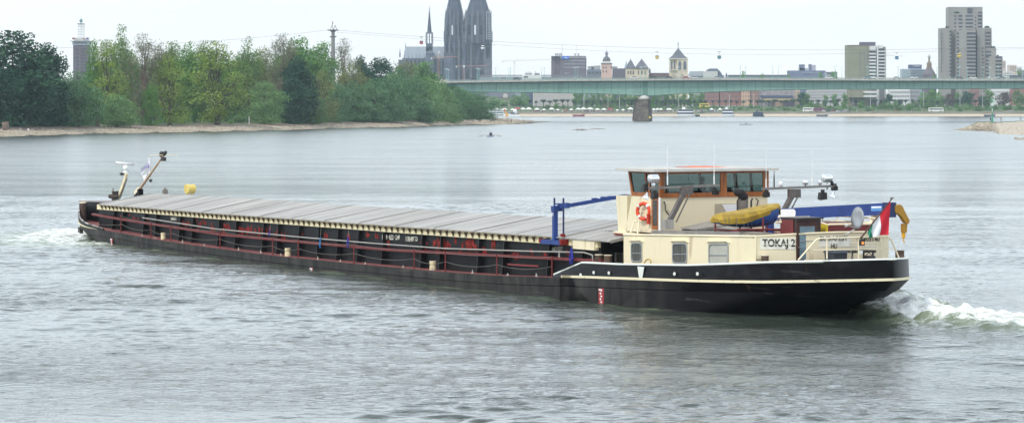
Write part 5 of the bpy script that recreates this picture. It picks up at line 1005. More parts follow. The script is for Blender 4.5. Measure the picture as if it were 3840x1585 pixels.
def tree_meshes(seed, kind, H_=20., Wd=12., nclump=30, leaves=3000, ls=.42, base=.18, shape=1., dens=1., cl=1.9, tall=1.0, trunks=1, lean=0., droop=0., limbvis=1.):
    r = np.random.default_rng(seed); rr = random.Random(seed)
    # clump centres
    C = []
    tries = 0
    while len(C) < nclump and tries < 4000:
        tries += 1; t = r.random() ** .9; z = H_ * (base + (1 - base) * t); prof = math.sin(math.pi * min(1, (.14 + .86 * t)) ** shape) ** .62 if t < 1 else 0
        R = Wd / 2 * max(.1, prof) - cl * .5; a = r.random() * 6.283; q = (r.random() ** .45) * max(.2, R); p = np.array([q * math.cos(a) + lean * t * 3, q * math.sin(a), z - cl * .55])
        if all(np.linalg.norm((p - c) * np.array([1, 1, .8])) > cl * .75 for c in C): C.append(p)
    C = np.array(C); n = len(C)
    rad = cl * (.55 + .75 * r.random(n)); per = np.maximum(20, (leaves * rad ** 2 / (rad ** 2).sum())).astype(int)
    P = []; 
    for c, q, k in zip(C, rad, per):
        d = r.normal(size=(k, 3)); d /= np.linalg.norm(d, axis=1)[:, None]; w = q * (.25 + .85 * r.random(k) ** .6)[:, None]; off = d * w * np.array([1.15, 1.15, .85 * tall])
        off += r.normal(size=(k, 3)) * .28
        if droop: off[:, 2] -= droop * np.abs(off[:, 0] ** 2 + off[:, 1] ** 2) * .22
        P.append(c + off)
    P = np.vstack(P); P = P[P[:, 2] > .25 * base * H_]; k = len(P); P[:, 2] = np.minimum(P[:, 2], H_)
    a = r.normal(size=(k, 3)); a /= np.linalg.norm(a, axis=1)[:, None]; b_ = np.cross(a, r.normal(size=(k, 3))); b_ /= np.linalg.norm(b_, axis=1)[:, None]
    s = ls * (.5 + r.random(k))[:, None]; asp = .6
    if kind in ('willow', 'bluewillow'): a = a * .6; a[:, 2] -= 1.1; a /= np.linalg.norm(a, axis=1)[:, None]; asp = .38; s = s * 1.35; b_ = np.cross(a, r.normal(size=(k, 3))); b_ /= np.linalg.norm(b_, axis=1)[:, None]
    if kind == 'bare': asp = .10; s = s * 2.2
    V = np.stack([P - a * s / 2 - b_ * s * asp / 2, P + a * s / 2 - b_ * s * asp / 2, P + a * s / 2 + b_ * s * asp / 2, P - a * s / 2 + b_ * s * asp / 2], 1).reshape(-1, 3)
    crown = quick_mesh('crown', V, np.arange(4 * k).reshape(-1, 4), LM[kind])
    # trunk and limbs
    t = MB(); tr = H_ * .018 + .12
    for tk in range(trunks):
        bx = (tk - (trunks - 1) / 2) * .9; top = H_ * .62; pts = [(bx, 0, -.5), (bx + lean * .2 + rr.uniform(-.2, .2), 0, H_ * .15), (bx * 1.3 + lean * .8 + rr.uniform(-.4, .4), rr.uniform(-.3, .3), H_ * .35), (bx * 1.6 + lean * 1.6 + rr.uniform(-.7, .7), rr.uniform(-.5, .5), top)]
        rad_ = [tr * 1.35, tr, tr * .75, tr * .35]; t.tube(pts, rad_, 6)
    ord_ = sorted(range(n), key=lambda i: -rad[i])[:int(min(n, 26) * limbvis)]
    for i in ord_:
        c = C[i]; zs = max(H_ * .12, c[2] * rr.uniform(.35, .6)); f = min(1, zs / (H_ * .62)); s0 = Vector((lean * 1.6 * f, 0, zs)); e = Vector(c) + Vector((rr.uniform(-.3, .3), rr.uniform(-.3, .3), rad[i] * .6)); m = (s0 + e) / 2 + Vector((rr.uniform(-.5, .5), rr.uniform(-.5, .5), rr.uniform(-.8, .1)))
        t.tube([s0, m, e], [tr * .42, tr * .26, tr * .08], 5, False)
        for _ in range(3 if kind in ('bare', 'mixed', 'yellow', 'ochre') else 1):
            e2 = m.lerp(e, rr.uniform(.2, .9)); e3 = e2 + Vector((rr.uniform(-1.6, 1.6), rr.uniform(-1.6, 1.6), rr.uniform(.5, 2.4))); t.tube([e2, e3], [tr * .14, tr * .04], 4, False)
    return t.mesh('trunk', bark_red if kind == 'bare' else bark), crown
TV = {}
def variant(kind):
    K = {'dark': dict(nclump=52, leaves=11000, ls=.44, base=.04, cl=2.1, shape=1.0, limbvis=.4), 'willow': dict(nclump=34, leaves=9000, ls=.30, base=.08, cl=2.2, shape=1.05, droop=.5), 'bluewillow': dict(nclump=38, leaves=10500, ls=.31, base=.06, cl=2.3, shape=1.05, droop=.5, limbvis=.6),
         'yellow': dict(nclump=42, leaves=8500, ls=.28, base=.12, cl=1.75, shape=.9), 'mixed': dict(nclump=44, leaves=8500, ls=.28, base=.14, cl=1.8, shape=.85), 'green': dict(nclump=44, leaves=9500, ls=.34, base=.07, cl=2.1, shape=.9, limbvis=.6),
         'bare': dict(nclump=36, leaves=2800, ls=.36, base=.2, cl=1.8, shape=.9), 'ochre': dict(nclump=42, leaves=8500, ls=.27, base=.08, cl=1.9, shape=.9)}[kind]
    L_ = TV.setdefault(kind, [])
    if len(L_) < 3: L_.append(tree_meshes(100 + 17 * len(TV) + 7 * len(L_), kind, **K)); return L_[-1]
    return random.choice(L_)
def plant_tree(name, label, kind, x, ytop, w, D=None, off=None, lean=0, zbase=None, group=None):
    if D is None: D = shore_D(min(x, 1960)) + off
    z = land_z(min(x, 1900), off if off is not None else 80) if zbase is None else zbase
    h = wz(ytop, D) - z; ww = w * D / F
    t = thing(name, label, 'tree', (wx(x, D), D, z - .1), random.uniform(0, 6.28), group)
    tm, cm = variant(kind); sc = (ww / 11.3, ww / 11.3, h / 20.)
    inst('trunk', tm, t, sc=sc); inst('crown', cm, t, sc=sc); return t
GW = 'trees on the wooded left bank'
TR = [ # name, label, kind, x, ytop, width px, offset behind the shoreline m
 ('broadleaf_tree', 'huge dark green tree at the left edge, the darkest and broadest of all', 'dark', 52, 117, 225, 62), ('broadleaf_tree', 'dark green tree forming the lower right shoulder of the huge tree at the left edge', 'dark', 165, 160, 150, 55), ('broadleaf_tree', 'dark green tree cut off by the left border of the picture', 'dark', -60, 150, 180, 60),
 ('willow_tree', 'round grey green willow leaning beside the dark trees below the brick tower', 'bluewillow', 288, 268, 165, 45), ('poplar_tree', 'sparse tree with dark ivy tufts just right of the brick tower', 'green', 352, 143, 58, 75), ('poplar_tree', 'tallest yellow green tree with a narrow tuft on top', 'mixed', 455, 92, 105, 90), ('poplar_tree', 'open yellow green tree with a forked trunk right of the brick tower', 'yellow', 402, 150, 120, 62),
 ('willow_bush', 'low bushy willow on the beach under the open yellow green tree', 'willow', 436, 345, 130, 34), ('bare_tree', 'nearly leafless brown tree with a dark forked trunk, the tallest bare one', 'bare', 535, 128, 125, 60), ('bare_tree', 'leafless grey brown tree behind the tall bare one, a little to its right', 'bare', 590, 145, 110, 100), ('ivy_tree', 'narrow bushy green tree on the beach beside the dark forked trunk', 'green', 566, 300, 58, 42), ('poplar_tree', 'bright yellow green tree with horizontal sprays and a leaning trunk', 'yellow', 636, 195, 118, 46),
 ('poplar_tree', 'brownish budding tree with thin top behind the bright yellow green one', 'mixed', 648, 150, 110, 110), ('broadleaf_tree', 'tall mid green tree between the two bright yellow green trees', 'green', 710, 152, 115, 85), ('poplar_tree', 'green and yellow tall tree directly left of the broad yellow green tree', 'mixed', 765, 150, 95, 110), ('poplar_tree', 'broad yellow green tree with a stout visible trunk in the middle of the left wood', 'yellow', 815, 154, 175, 42), ('poplar_tree', 'tall open tree with dark tufts on top, right of the broad yellow green one', 'mixed', 930, 138, 115, 75), ('poplar_tree', 'olive coloured tall tree just behind the dark topped open tree', 'ochre', 985, 150, 100, 110),
 ('willow_tree', 'pale green weeping willow standing alone by the white post', 'willow', 990, 294, 115, 40), ('bare_tree', 'reddish brown half dead tree with bare stubs above its crown', 'bare', 1052, 128, 95, 75), ('bare_tree', 'bare branched tree with rusty twigs beside the big rounded green crown', 'bare', 1095, 150, 90, 60), ('broadleaf_tree', 'large rounded bright green tree, highest crown left of the cable pylon', 'green', 1125, 128, 165, 115), ('poplar_tree', 'very dark narrow poplar reaching down to the shore left of the willows', 'dark', 1118, 208, 105, 46), ('poplar_tree', 'dark short poplar at the foot of the very dark narrow one', 'dark', 1100, 290, 85, 36), ('broadleaf_tree', 'green tree with loose top directly under the cable pylon', 'green', 1215, 152, 115, 100), ('broadleaf_tree', 'yellowish green tree left of the cable pylon foot', 'mixed', 1185, 190, 105, 90),
 ('bare_tree', 'pale leafless tree right of the cable pylon against the sky', 'bare', 1290, 146, 95, 120), ('poplar_tree', 'ochre leaning tree right of the pale leafless one', 'ochre', 1315, 218, 105, 80), ('broadleaf_tree', 'small dark tree top peeping out behind the ochre leaning tree', 'dark', 1352, 206, 60, 140),
 ('willow_tree', 'olive willow with a brownish top below the cable pylon', 'ochre', 1200, 264, 105, 50), ('willow_tree', 'grey green willow with a dark forked trunk by the water below the pylon', 'willow', 1180, 355, 90, 30), ('willow_tree', 'rounded grey green willow second to the right of the pylon', 'bluewillow', 1260, 302, 95, 44), ('willow_tree', 'rounded grey green willow third to the right of the pylon', 'bluewillow', 1325, 300, 105, 48), ('willow_tree', 'tall grey green willow below the dark tree tops', 'bluewillow', 1400, 292, 105, 40), ('broadleaf_tree', 'dark green tree crown on the skyline between the pylon and the cathedral', 'dark', 1425, 212, 110, 130), ('broadleaf_tree', 'dark green crown partly hidden at the left of the dark skyline crown', 'dark', 1382, 250, 80, 110),
 ('willow_tree', 'large bluish willow whose dark trunk stands at the beach edge', 'bluewillow', 1462, 270, 125, 36), ('poplar_tree', 'brownish ochre rounded tree top in front of the cathedral roof', 'ochre', 1512, 212, 130, 110), ('broadleaf_tree', 'bright green rounded tree sloping down towards the bridge end', 'green', 1596, 226, 115, 120), ('willow_tree', 'bluish willow crown below the brownish ochre tree top', 'bluewillow', 1500, 246, 100, 60), ('willow_tree', 'round bluish willow just above the middle of the tree point', 'bluewillow', 1556, 275, 90, 55), ('willow_tree', 'light green willow crown high on the tree point', 'willow', 1610, 286, 95, 60), ('willow_tree', 'olive green willow crown next to the bridge end', 'willow', 1652, 298, 90, 50),
 ('willow_tree', 'low round bluish willow at the water under the higher willows', 'bluewillow', 1592, 368, 85, 20), ('willow_tree', 'low green willow with open foliage right of the low round one', 'willow', 1642, 350, 75, 26), ('willow_tree', 'small loose willow standing forward on the point', 'willow', 1692, 384, 55, 12), ('willow_tree', 'dark bluish willow just under the left end of the bridge', 'bluewillow', 1706, 318, 95, 40), ('willow_tree', 'bluish willow below the bridge, second from the tip of the point', 'bluewillow', 1752, 340, 85, 34), ('broadleaf_tree', 'dark round tree at the very tip of the wooded point', 'bluewillow', 1802, 342, 95, 30)]
for i, (nm, lab, kd, x, yt, w, off) in enumerate(TR):
    random.seed(500 + i); plant_tree(nm, lab, kd, x, yt, w * 1.3, off=off, group=GW)
# a second rank hidden mostly behind the first
r = random.Random(77); BK = [(x, 205 + r.uniform(-25, 50) if x < 1150 else 290 + r.uniform(-15, 30)) for x in range(205, 1760, 36)]
for i, (x, yt) in enumerate(BK):
    random.seed(900 + i); yt2 = max(yt, itp(x, [(200, 300), (335, 300), (375, 190), (1100, 185), (1300, 235), (1600, 290), (1780, 345)])); plant_tree('background_tree', 'green tree of the second rank, half hidden behind the bank trees', ('green', 'dark', 'mixed', 'green', 'bluewillow')[i % 5], x + r.uniform(-10, 10), yt2, r.uniform(105, 150), off=150 + r.uniform(0, 50), group='second rank of trees behind the left bank')
# shrubs at the foot of the wood
bm_ = tree_meshes(321, 'green', H_=3., Wd=5., nclump=9, leaves=700, ls=.3, base=.05, cl=1.0, limbvis=.3); bm2 = tree_meshes(322, 'willow', H_=3., Wd=5., nclump=9, leaves=700, ls=.28, base=.05, cl=1.0, limbvis=.3)
for i in range(58):
    x = r.uniform(190, 1780); off = r.uniform(48, 110); D = shore_D(x) + off; s_ = r.uniform(.5, 1.5); t = thing('shrub', 'low green shrub growing at the foot of the wood', 'shrub', (wx(x, D), D, land_z(x, off) - .2), r.uniform(0, 6), 'shrubs at the foot of the left wood'); a, c = (bm_, bm2)[i % 2]; sc = (s_ * 1.2, s_, s_ * r.uniform(.7, 1.5)); inst('trunk', a, t, sc=sc); inst('crown', c, t, sc=sc)
# tree stump, driftwood, posts, bare snag
for lab, x, off, h, w in (('pale broken tree stump on the beach at the left edge', 20, 26, 2.2, 1.3),):
    D = shore_D(x) + off; q = MB(); q.tube([(0, 0, -.4), (.1, 0, h * .5), (-.1, 0, h)], [w, w * .7, w * .75], 8); q.tube([(0, 0, 0), (1.6, -.5, -.2)], [.4, .1], 6); q.tube([(0, 0, 0.1), (-1.5, -.6, -.2)], [.4, .1], 6); o = q.build('tree_stump', bark_red, None, True, (wx(x, D), D, land_z(x, off))); tag(o, lab, 'stump')
D = shore_D(362) + 42; q = MB(); q.tube([(0, 0, -.4), (.1, 0, 3), (-.2, 0, 6.4), (-.4, 0, 8.2)], [.75, .6, .45, .3], 8); o = q.build('dead_trunk', bark_red, None, True, (wx(364, D), D, 1.6)); tag(o, 'broken pale dead trunk standing beside the leaning willow', 'dead tree')
for x, lab in ((573, 'small white post near the narrow ivy tree'), (934, 'white marker post on the grass by the weeping willow')):
    D = shore_D(x) + 48; q = MB(); q.tube([(0, 0, -.2), (0, 0, 1.5)], .11, 8); q.lathe((0, 0, 1.5), [(.15, 0), (.15, .1), (.02, .2)], 8); o = q.build('marker_post', white, None, False, (wx(x, D), D, land_z(x, 48))); o.scale = (1, 1, 1.0 if x < 600 else 1.5); tag(o, lab, 'post')
person('person in pale clothes crouching with an orange bag on the left beach', (wx(105, shore_D(105) + 18), shore_D(105) + 18, land_z(105, 18)), .6, SIT, whitec, tan_c, hair)
D = shore_D(1918) + 4; person('lone person standing on the stones at the tip of the left point', (wx(1918, D), D, land_z(1918, 12)), .3, STAND, tan_c, dark_c, hair)
# ================================================================= BRIDGE
DBR = 1588.; bz = lambda y, D=DBR: wz(y, D)
teal = mat('bridge_green', (.17, .31, .25), .6, col2=(.23, .385, .32), scale=.06, streak=(.3, 1, 3)); tealt = mat('bridge_seam', (.105, .225, .18), .6)
add_wear(teal, (.10, .16, .13), (.12, .12, .03), .55, .70, .5)
br = thing('road_bridge', 'long pale green steel girder bridge crossing the river behind the barge', 'bridge', (0, DBR, 0))
TOP = [(1500, 309), (1690, 303), (2100, 297), (2400, 295), (2800, 293), (3300, 295), (3840, 295.5), (4300, 297)]
BOT = [(1500, 337), (1800, 343), (1911, 345.5), (2050, 347), (2200, 350), (2330, 354), (2405, 358.5), (2440, 358.5), (2520, 353), (2620, 347), (2740, 342), (2900, 337), (3100, 334.5), (3300, 333.5), (3840, 331.5), (4300, 331)]
xs = list(range(1500, 4301, 20)); X_ = lambda x: wx(x, DBR)
for dy in (22, 0):
    q = MB()
    for a, c in zip(xs[:-1], xs[1:]):
        ya, yc = itp(a, TOP) + 8, itp(c, TOP) + 8; q.hexa([(X_(a), dy, bz(itp(a, BOT))), (X_(c), dy, bz(itp(c, BOT))), (X_(c), dy + 6, bz(itp(c, BOT))), (X_(a), dy + 6, bz(itp(a, BOT)))], [(X_(a), dy, bz(ya)), (X_(c), dy, bz(yc)), (X_(c), dy + 6, bz(yc)), (X_(a), dy + 6, bz(ya))])
    if dy: q.build('girder', teal, br)
q.mi = 1
for k in range(100):
    x = 1510 + k * 27; w = .20 if k % 2 else .07
    for yy in (0,): q.box(X_(x) - w, X_(x) + w, -.14, .01, bz(itp(x, BOT)) + .05, bz(itp(x, TOP) + 9))
q.box(X_(2418) - 1.2, X_(2418) + 1.2, -.3, .0, bz(357), bz(306)); q.build('girder', [teal, tealt], br)
q = MB()
for a, c in zip(xs[:-1], xs[1:]): q.hexa([(X_(a), .0, bz(itp(a, BOT)) - .25), (X_(c), .0, bz(itp(c, BOT)) - .25), (X_(c), 6.2, bz(itp(c, BOT)) - .25), (X_(a), 6.2, bz(itp(a, BOT)) - .25)], [(X_(a), -.25, bz(itp(a, BOT))), (X_(c), -.25, bz(itp(c, BOT))), (X_(c), 6.2, bz(itp(c, BOT))), (X_(a), 6.2, bz(itp(a, BOT)))])
q.build('bottom_flange', tealt, br)
q = MB()
for a, c in zip(xs[:-1], xs[1:]):
    za, zc_ = bz(itp(a, TOP)), bz(itp(c, TOP)); q.hexa([(X_(a), -3, za - 1.2), (X_(c), -3, zc_ - 1.2), (X_(c), 31, zc_ - 1.2), (X_(a), 31, za - 1.2)], [(X_(a), -3, za - .25), (X_(c), -3, zc_ - .25), (X_(c), 31, zc_ - .25), (X_(a), 31, za - .25)])
q.build('deck', mat('bridge_concrete', (.40, .39, .35), .8, amt=.15, scale=.4), br)
q = MB()
for a, c in zip(xs[:-1], xs[1:]):
    za, zc_ = bz(itp(a, TOP)), bz(itp(c, TOP))
    for yy in (-2.8, 30.8):
        for hgt in (.35, .8): q.bar((X_(a), yy, za + hgt - .25), (X_(c), yy, zc_ + hgt - .25), .10, .12)
        for t in (0, .33, .66): xx = X_(a) + (X_(c) - X_(a)) * t; q.box(xx - .05, xx + .05, yy - .05, yy + .05, za - .25, za + .6)
q.build('railing', mat('rail_green', (.25, .34, .30), .6), br)
# pier: a thing of its own under the bearing
q = MB(); zt_ = bz(373); w0 = (2448 - 2379) / 2 * DBR / F; w1 = (2440 - 2386) / 2 * DBR / F; pc_ = X_(2413)
def hexo(w, z, dy=0): return [(pc_ - w, 4, z), (pc_ - w * .55, -2.5, z), (pc_ + w * .55, -2.5, z), (pc_ + w, 4, z), (pc_ + w, 26, z), (pc_, 34, z), (pc_ - w, 26, z)]
q.grid([hexo(w0, -2), hexo(w0, 1.2), hexo(w1, zt_), hexo(w1 * .94, zt_ + .3)], True); q.add(hexo(w1 * .94, zt_ + .3), [tuple(range(7))])
q.build('pier', mat('pier_stone', (.07, .06, .05), .85, col2=(.19, .165, .13), scale=.35, streak=(1, 1, 1.8)), br)
q = MB(); q.lathe((X_(2416), 2, zt_ + .3), [(3.2, 0), (3.2, .8), (2.2, 2.0), (1.6, 2.7)], 14); q.build('bearing', mat('bearing_white', (.55, .55, .50), .7), br)
q = MB(); q.prism([(X_(2397), 1, zt_ + .3), (X_(2404), 1, zt_ + .3), (X_(2402), 1, bz(359)), (X_(2397), 1, bz(359))], (0, 4, 0)); q.build('inspection_shed', darksteel, br)
q = MB(); q.prism([(X_(2432), -2.9, 1.4), (X_(2440), -2.9, 1.4), (X_(2436), -2.9, 2.9)], (0, .3, 0)); q.build('navigation_sign', mat('sign_yellow', (.75, .60, .04), .5), br)
# lamp posts on the bridge
lampm = MB(); lampm.tube([(0, 0, 0), (0, 0, 6.9)], [.16, .09], 6); lp = lampm.mesh('pole', mat('lamp_green', (.20, .42, .38), .5)); lh = MB(); lh.hexa([(-.9, -.2, 6.8), (.9, -.2, 6.8), (.9, .2, 6.8), (-.9, .2, 6.8)], [(-.7, -.15, 7.05), (.7, -.15, 7.05), (.7, .15, 7.05), (-.7, .15, 7.05)]); lh = lh.mesh('lamp_head', mat('lamp_head', (.5, .6, .58), .5))
for i, x in enumerate((1674, 1681, 1790, 1797, 1859, 1908, 1914, 2031, 2041, 2156, 2166, 2404, 2419, 2543, 2776, 2796, 2898, 2920, 3131, 3157, 3253, 3277, 3368, 3513, 3597, 3628, 3686, 3711, 3743, 3835)):
    back = i % 2; D = DBR + (29 if back else .0); t = thing('street_lamp', 'pale green lamp post standing on the bridge deck', 'street lamp', (wx(x, D), D, bz(itp(x, TOP)) - .25), 0, 'lamp posts on the bridge'); inst('pole', lp, t); inst('lamp_head', lh, t)
# vehicles
def car_meshes(body_m, nm, L_=4.4, Hh=1.45, van=False):
    q = MB(); l = L_ / 2
    side = [(-l, .35), (-l + .05, .75), (-l * .78, .85), (-l * .45, Hh), (l * .55, Hh), (l * .88, .92), (l, .8), (l, .35)] if not van else [(-l, .35), (-l, 1.0), (-l * .8, 1.15), (-l * .62, Hh), (l * .98, Hh), (l, 1.0), (l, .35)]
    q.prism([(x, -.85, z) for x, z in side], (0, 1.7, 0)); b = q.mesh('body', body_m)
    g = MB(); top = [(-l * .66, .92), (-l * .42, Hh - .08), (l * .5, Hh - .08), (l * .74, .95)]; g.prism([(x, -.87, z) for x, z in top], (0, 1.74, 0)); g = g.mesh('window', glassmat('car_glass', (.02, .025, .03)) if 'car_glass' not in bpy.data.materials else bpy.data.materials['car_glass'])
    w = MB(); w.lathe((0, 0, 0), [(.32, -.1), (.32, .1)], 12, (0, 1, 0)); w = w.mesh('wheel', lampb); return b, g, w
def car(label, x, D, z, m, nm='parked_car', cat='car', L_=4.4, Hh=1.45, van=False, flip=1, group=None, rz=0):
    b, g, w = car_meshes(m, nm, L_, Hh, van); t = thing(nm, label, cat, (wx(x, D), D, z), rz, group); sc = (flip, 1, 1); inst('body', b, t, sc=sc); inst('window', g, t, sc=sc)
    for sx in (-.62, .62):
        for sy in (-.8, .8): inst('wheel', w, t, (sx * L_ / 2, sy, .32))
    return t
cm = lambda n, c: mat(n, c, .35, amt=.03)
CB = [('white car with a dark roofline, nearest the pier on the bridge', 2378, 'w'), ('small dark car on the bridge left of the lone white truck box', 1776, 'k'), ('pale beige car at the left end of the bridge beside the trees', 1666, 'b'), ('faint silver car between the trees and the white cabin on the bridge', 1888, 's'), ('dark car on the bridge just left of the white cabin building', 1938, 'k'), ('silver car on the bridge in front of the brown office block', 2168, 's'), ('dark grey car on the bridge left of the tower with the steep roof', 2449, 'k'), ('second dark grey car on the bridge left of the tower with the steep roof', 2508, 'k'), ('red car on the bridge below the tower with the steep roof', 2573, 'r'), ('white estate car directly behind the red car on the bridge', 2601, 'w'), ('pale car on the bridge right of the glass hall', 2690, 's'), ('white car on the bridge approaching the green apartment block', 3108, 'w'), ('blue grey car on the bridge in front of the green apartment block', 3252, 'n'), ('white car on the bridge at the right side of the green apartment block', 3288, 'w'), ('silver car on the bridge right of the green apartment block', 3362, 's'), ('white van like car below the blue sign building on the bridge', 3428, 'w'), ('dark car on the bridge at the left foot of the concrete tower', 3598, 'k'), ('white car on the bridge under the middle of the concrete tower', 3648, 'w'), ('white saloon car on the bridge below the concrete tower right half', 3720, 'w'), ('dark green car on the bridge at the right foot of the concrete tower', 3756, 'n')]
CM = dict(w=cm('car_white', (.75, .76, .76)), k=cm('car_dark', (.03, .035, .045)), b=cm('car_beige', (.62, .58, .42)), s=cm('car_silver', (.45, .49, .50)), r=cm('car_red', (.45, .03, .04)), n=cm('car_blue', (.16, .24, .28)))
for i, (lab, x, c) in enumerate(CB): car(lab, x, DBR + 4 + (i % 3) * 3, bz(itp(x, TOP)) - .25, CM[c], flip=1 if i % 2 else -1, L_=4.3, group='cars on the bridge')
# ================================================================= CABLE CAR
DC = 1640.; cz = lambda y: wz(y, DC); cx_ = lambda x: wx(x, DC)
py_ = thing('cable_pylon', 'slender concrete cable car pylon with a red flag above the trees', 'pylon', (cx_(1249), DC, 3)); q = MB(); q.tube([(0, 0, 0), (0, 0, cz(112) - 3)], [1.7, 1.0], 10); q.build('mast', mat('pylon_concrete', (.20, .19, .19), .8), py_)
q = MB()
for y, w in ((114, 20), (139, 12)):
    z = cz(y) - 3; q.box(-w * DC / F, w * DC / F, -1, 1, z - .3, z + .3)
q.box(-1.4, 1.4, -1.4, 1.4, cz(120) - 3, cz(112) - 3); q.build('crossarm', darksteel, py_)
q = MB()
for dx in (-4, 8): q.tube([(dx * .155 - .9, 0, cz(113) - 3), (dx * .155, 0, cz(95) - 3)], .13, 4); q.tube([(dx * .155 + .9, 0, cz(113) - 3), (dx * .155, 0, cz(95) - 3)], .13, 4)
q.build('gallows', darksteel, py_); q = MB(); q.tube([(-.4, 0, cz(98) - 3), (-.4, 0, cz(80) - 3)], .08, 4); q.add([(-.4, 0, cz(83) - 3), (-.1, .05, cz(82) - 3), (.1, 0, cz(90) - 3), (-.4, 0, cz(92) - 3)], [(0, 1, 2, 3)]); q.build('pennant', primer, py_)
CA = [(-400, 200), (0, 186), (190, 180), (600, 170), (806, 152), (1050, 132), (1235, 114)]; CBc = [(1262, 114), (1500, 130), (1667, 147), (1845, 158), (2000, 165), (2300, 172), (2800, 188), (3165, 189), (3324, 188), (3600, 183), (3840, 178), (4300, 170)]; CC = [(1262, 121), (1500, 140), (1845, 170), (2000, 176), (2464, 199), (2800, 203), (3165, 204), (3324, 198), (3600, 190), (3840, 183), (4300, 178)]
def cable(tab, d, r_, lab, sag=0):
    x = np.linspace(tab[0][0], tab[-1][0], 60); c = np.polyfit([a for a, b in tab], [b for a, b in tab], 4 if len(tab) > 7 else 3); q = MB(); q.tube([(wx(a, DC), DC + d, cz(np.polyval(c, a))) for a in x], r_, 4); o = q.build('cable', mat('cable_steel', (.06, .065, .07), .6)); tag(o, lab, 'cable', 'cables of the cable car'); return c
cable(CA, -2, .055, 'cable car cable above the left wood'); c_up = cable(CBc, -2, .055, 'upper cable car cable running right over the bridge'); c_lo = cable(CC, 2, .045, 'lower cable car cable running right over the bridge')
for x, y, c, lab in ((1580, 157, 'gr', 'red and white cable car cabin left of the cathedral towers'), (1810, 177, 'gw', 'white cable car cabin in front of the right cathedral tower'), (2464, 212, 'gy', 'yellow cable car cabin between the twin towers and the steep roofed tower'), (2697, 212, 'gt', 'teal cable car cabin right of the steep roofed tower'), (3363, 214, 'gb', 'blue cable car cabin between the green block and the concrete tower'), (3598, 206, 'gy2', 'yellow cable car cabin in front of the concrete tower')):
    col = dict(gr=(.5, .10, .10), gw=(.7, .7, .72), gy=(.62, .46, .08), gt=(.08, .25, .27), gb=(.10, .25, .42), gy2=(.75, .52, .05))[c]; g = thing('cable_cabin', lab, 'cable cabin', (cx_(x), DC, cz(y + 9)), 0, 'cable car cabins'); m = cm('cabin_' + c, col)
    q = MB(); q.lathe((0, 0, 0), [(.6, -.1), (1.05, .25), (1.15, .8), (1.1, 1.2)], 12); q.build('cabin_body', m, g); q = MB(); q.lathe((0, 0, 1.2), [(1.08, 0), (1.0, .7)], 12); q.build('window', bpy.data.materials['car_glass'], g)
    q = MB(); q.lathe((0, 0, 1.9), [(1.05, 0), (.7, .3), (.2, .4)], 12); q.build('roof', white if c != 'gy2' else m, g); q = MB(); q.tube([(0, 0, 2.2), (0, 0, 4.0)], .09, 5); q.box(-1.0, 1.0, -.15, .15, 3.9, 4.15); q.build('hanger', darksteel, g)
# ================================================================= CITY
wing = mat('window_dark', (.05, .06, .075), .25, amt=.2, scale=.3)
WU = MB(); WU.box(-.5, .5, -.5, .5, 0, 1); WME = {}
def unit_box(m):
    if m.name not in WME: WME[m.name] = WU.mesh('window', m)
    return WME[m.name]
class Bld:
    def __init__(s, name, label, x0, x1, D, cat='building', z0=None, group=None):
        s.D = D; s.xc = (x0 + x1) / 2; s.z0 = city_z(D) - .2 if z0 is None else z0; s.root = thing(name, label, cat, (wx(s.xc, D), D, s.z0), 0, group)
    def x(s, px): return (px - s.xc) * s.D / F
    def z(s, py): return wz(py, s.D) - s.z0
    def box(s, name, m, x0, x1, yt, yb, d0=0, d1=14, parent=None):
        q = MB(); q.box(s.x(x0), s.x(x1), d0, d1, max(0, s.z(yb)) if yb < 399 else 0, s.z(yt)); return q.build(name, m, parent or s.root)
    def win(s, xs, ys, w, h, m=None, d=0, name='window', parent=None):
        """xs, ys photo pixel centres / tops; w,h in px"""
        me = unit_box(m or wing); k = s.D / F
        for y in ys:
            for x in xs: inst(name, me, parent or s.root, (s.x(x), d, s.z(y + h)), (w * k, .5, h * k))
    def prism(s, name, m, pts, d0=0, d=12, parent=None):
        q = MB(); q.prism([(s.x(x), d0, s.z(y)) for x, y in pts], (0, d, 0)); return q.build(name, m, parent or s.root)
    def pyr(s, name, m, x0, x1, yb, yt, n=4, d=None, xa=None, parent=None, dc=None, sy=1):
        w = (x1 - x0) / 2 * s.D / F; q = MB(); c = s.x((x0 + x1) / 2); dd = dc if dc is not None else w; r_ = w / math.cos(math.pi / n); q.lathe((c, dd, s.z(yb)), [(r_, 0), (.02, s.z(yt) - s.z(yb))], n); return q.build(name, m, parent or s.root)
fr_ = lambda a, b, n: [a + (b - a) * (i + .5) / n for i in range(n)]
brick = mat('brick_brown', (.115, .095, .12), .85, col2=(.155, .13, .155), scale=.3); stonew = mat('stone_cream', (.52, .44, .32), .8, col2=(.60, .52, .40), scale=.2); slate = mat('slate', (.10, .105, .12), .6, amt=.2, scale=.3); concrete = mat('tower_concrete', (.24, .225, .205), .85, col2=(.30, .28, .255), scale=.1, streak=(1, 1, .25)); greywall = mat('grey_wall', (.30, .30, .30), .8); whitewall = mat('white_wall', (.62, .62, .60), .7, amt=.06)
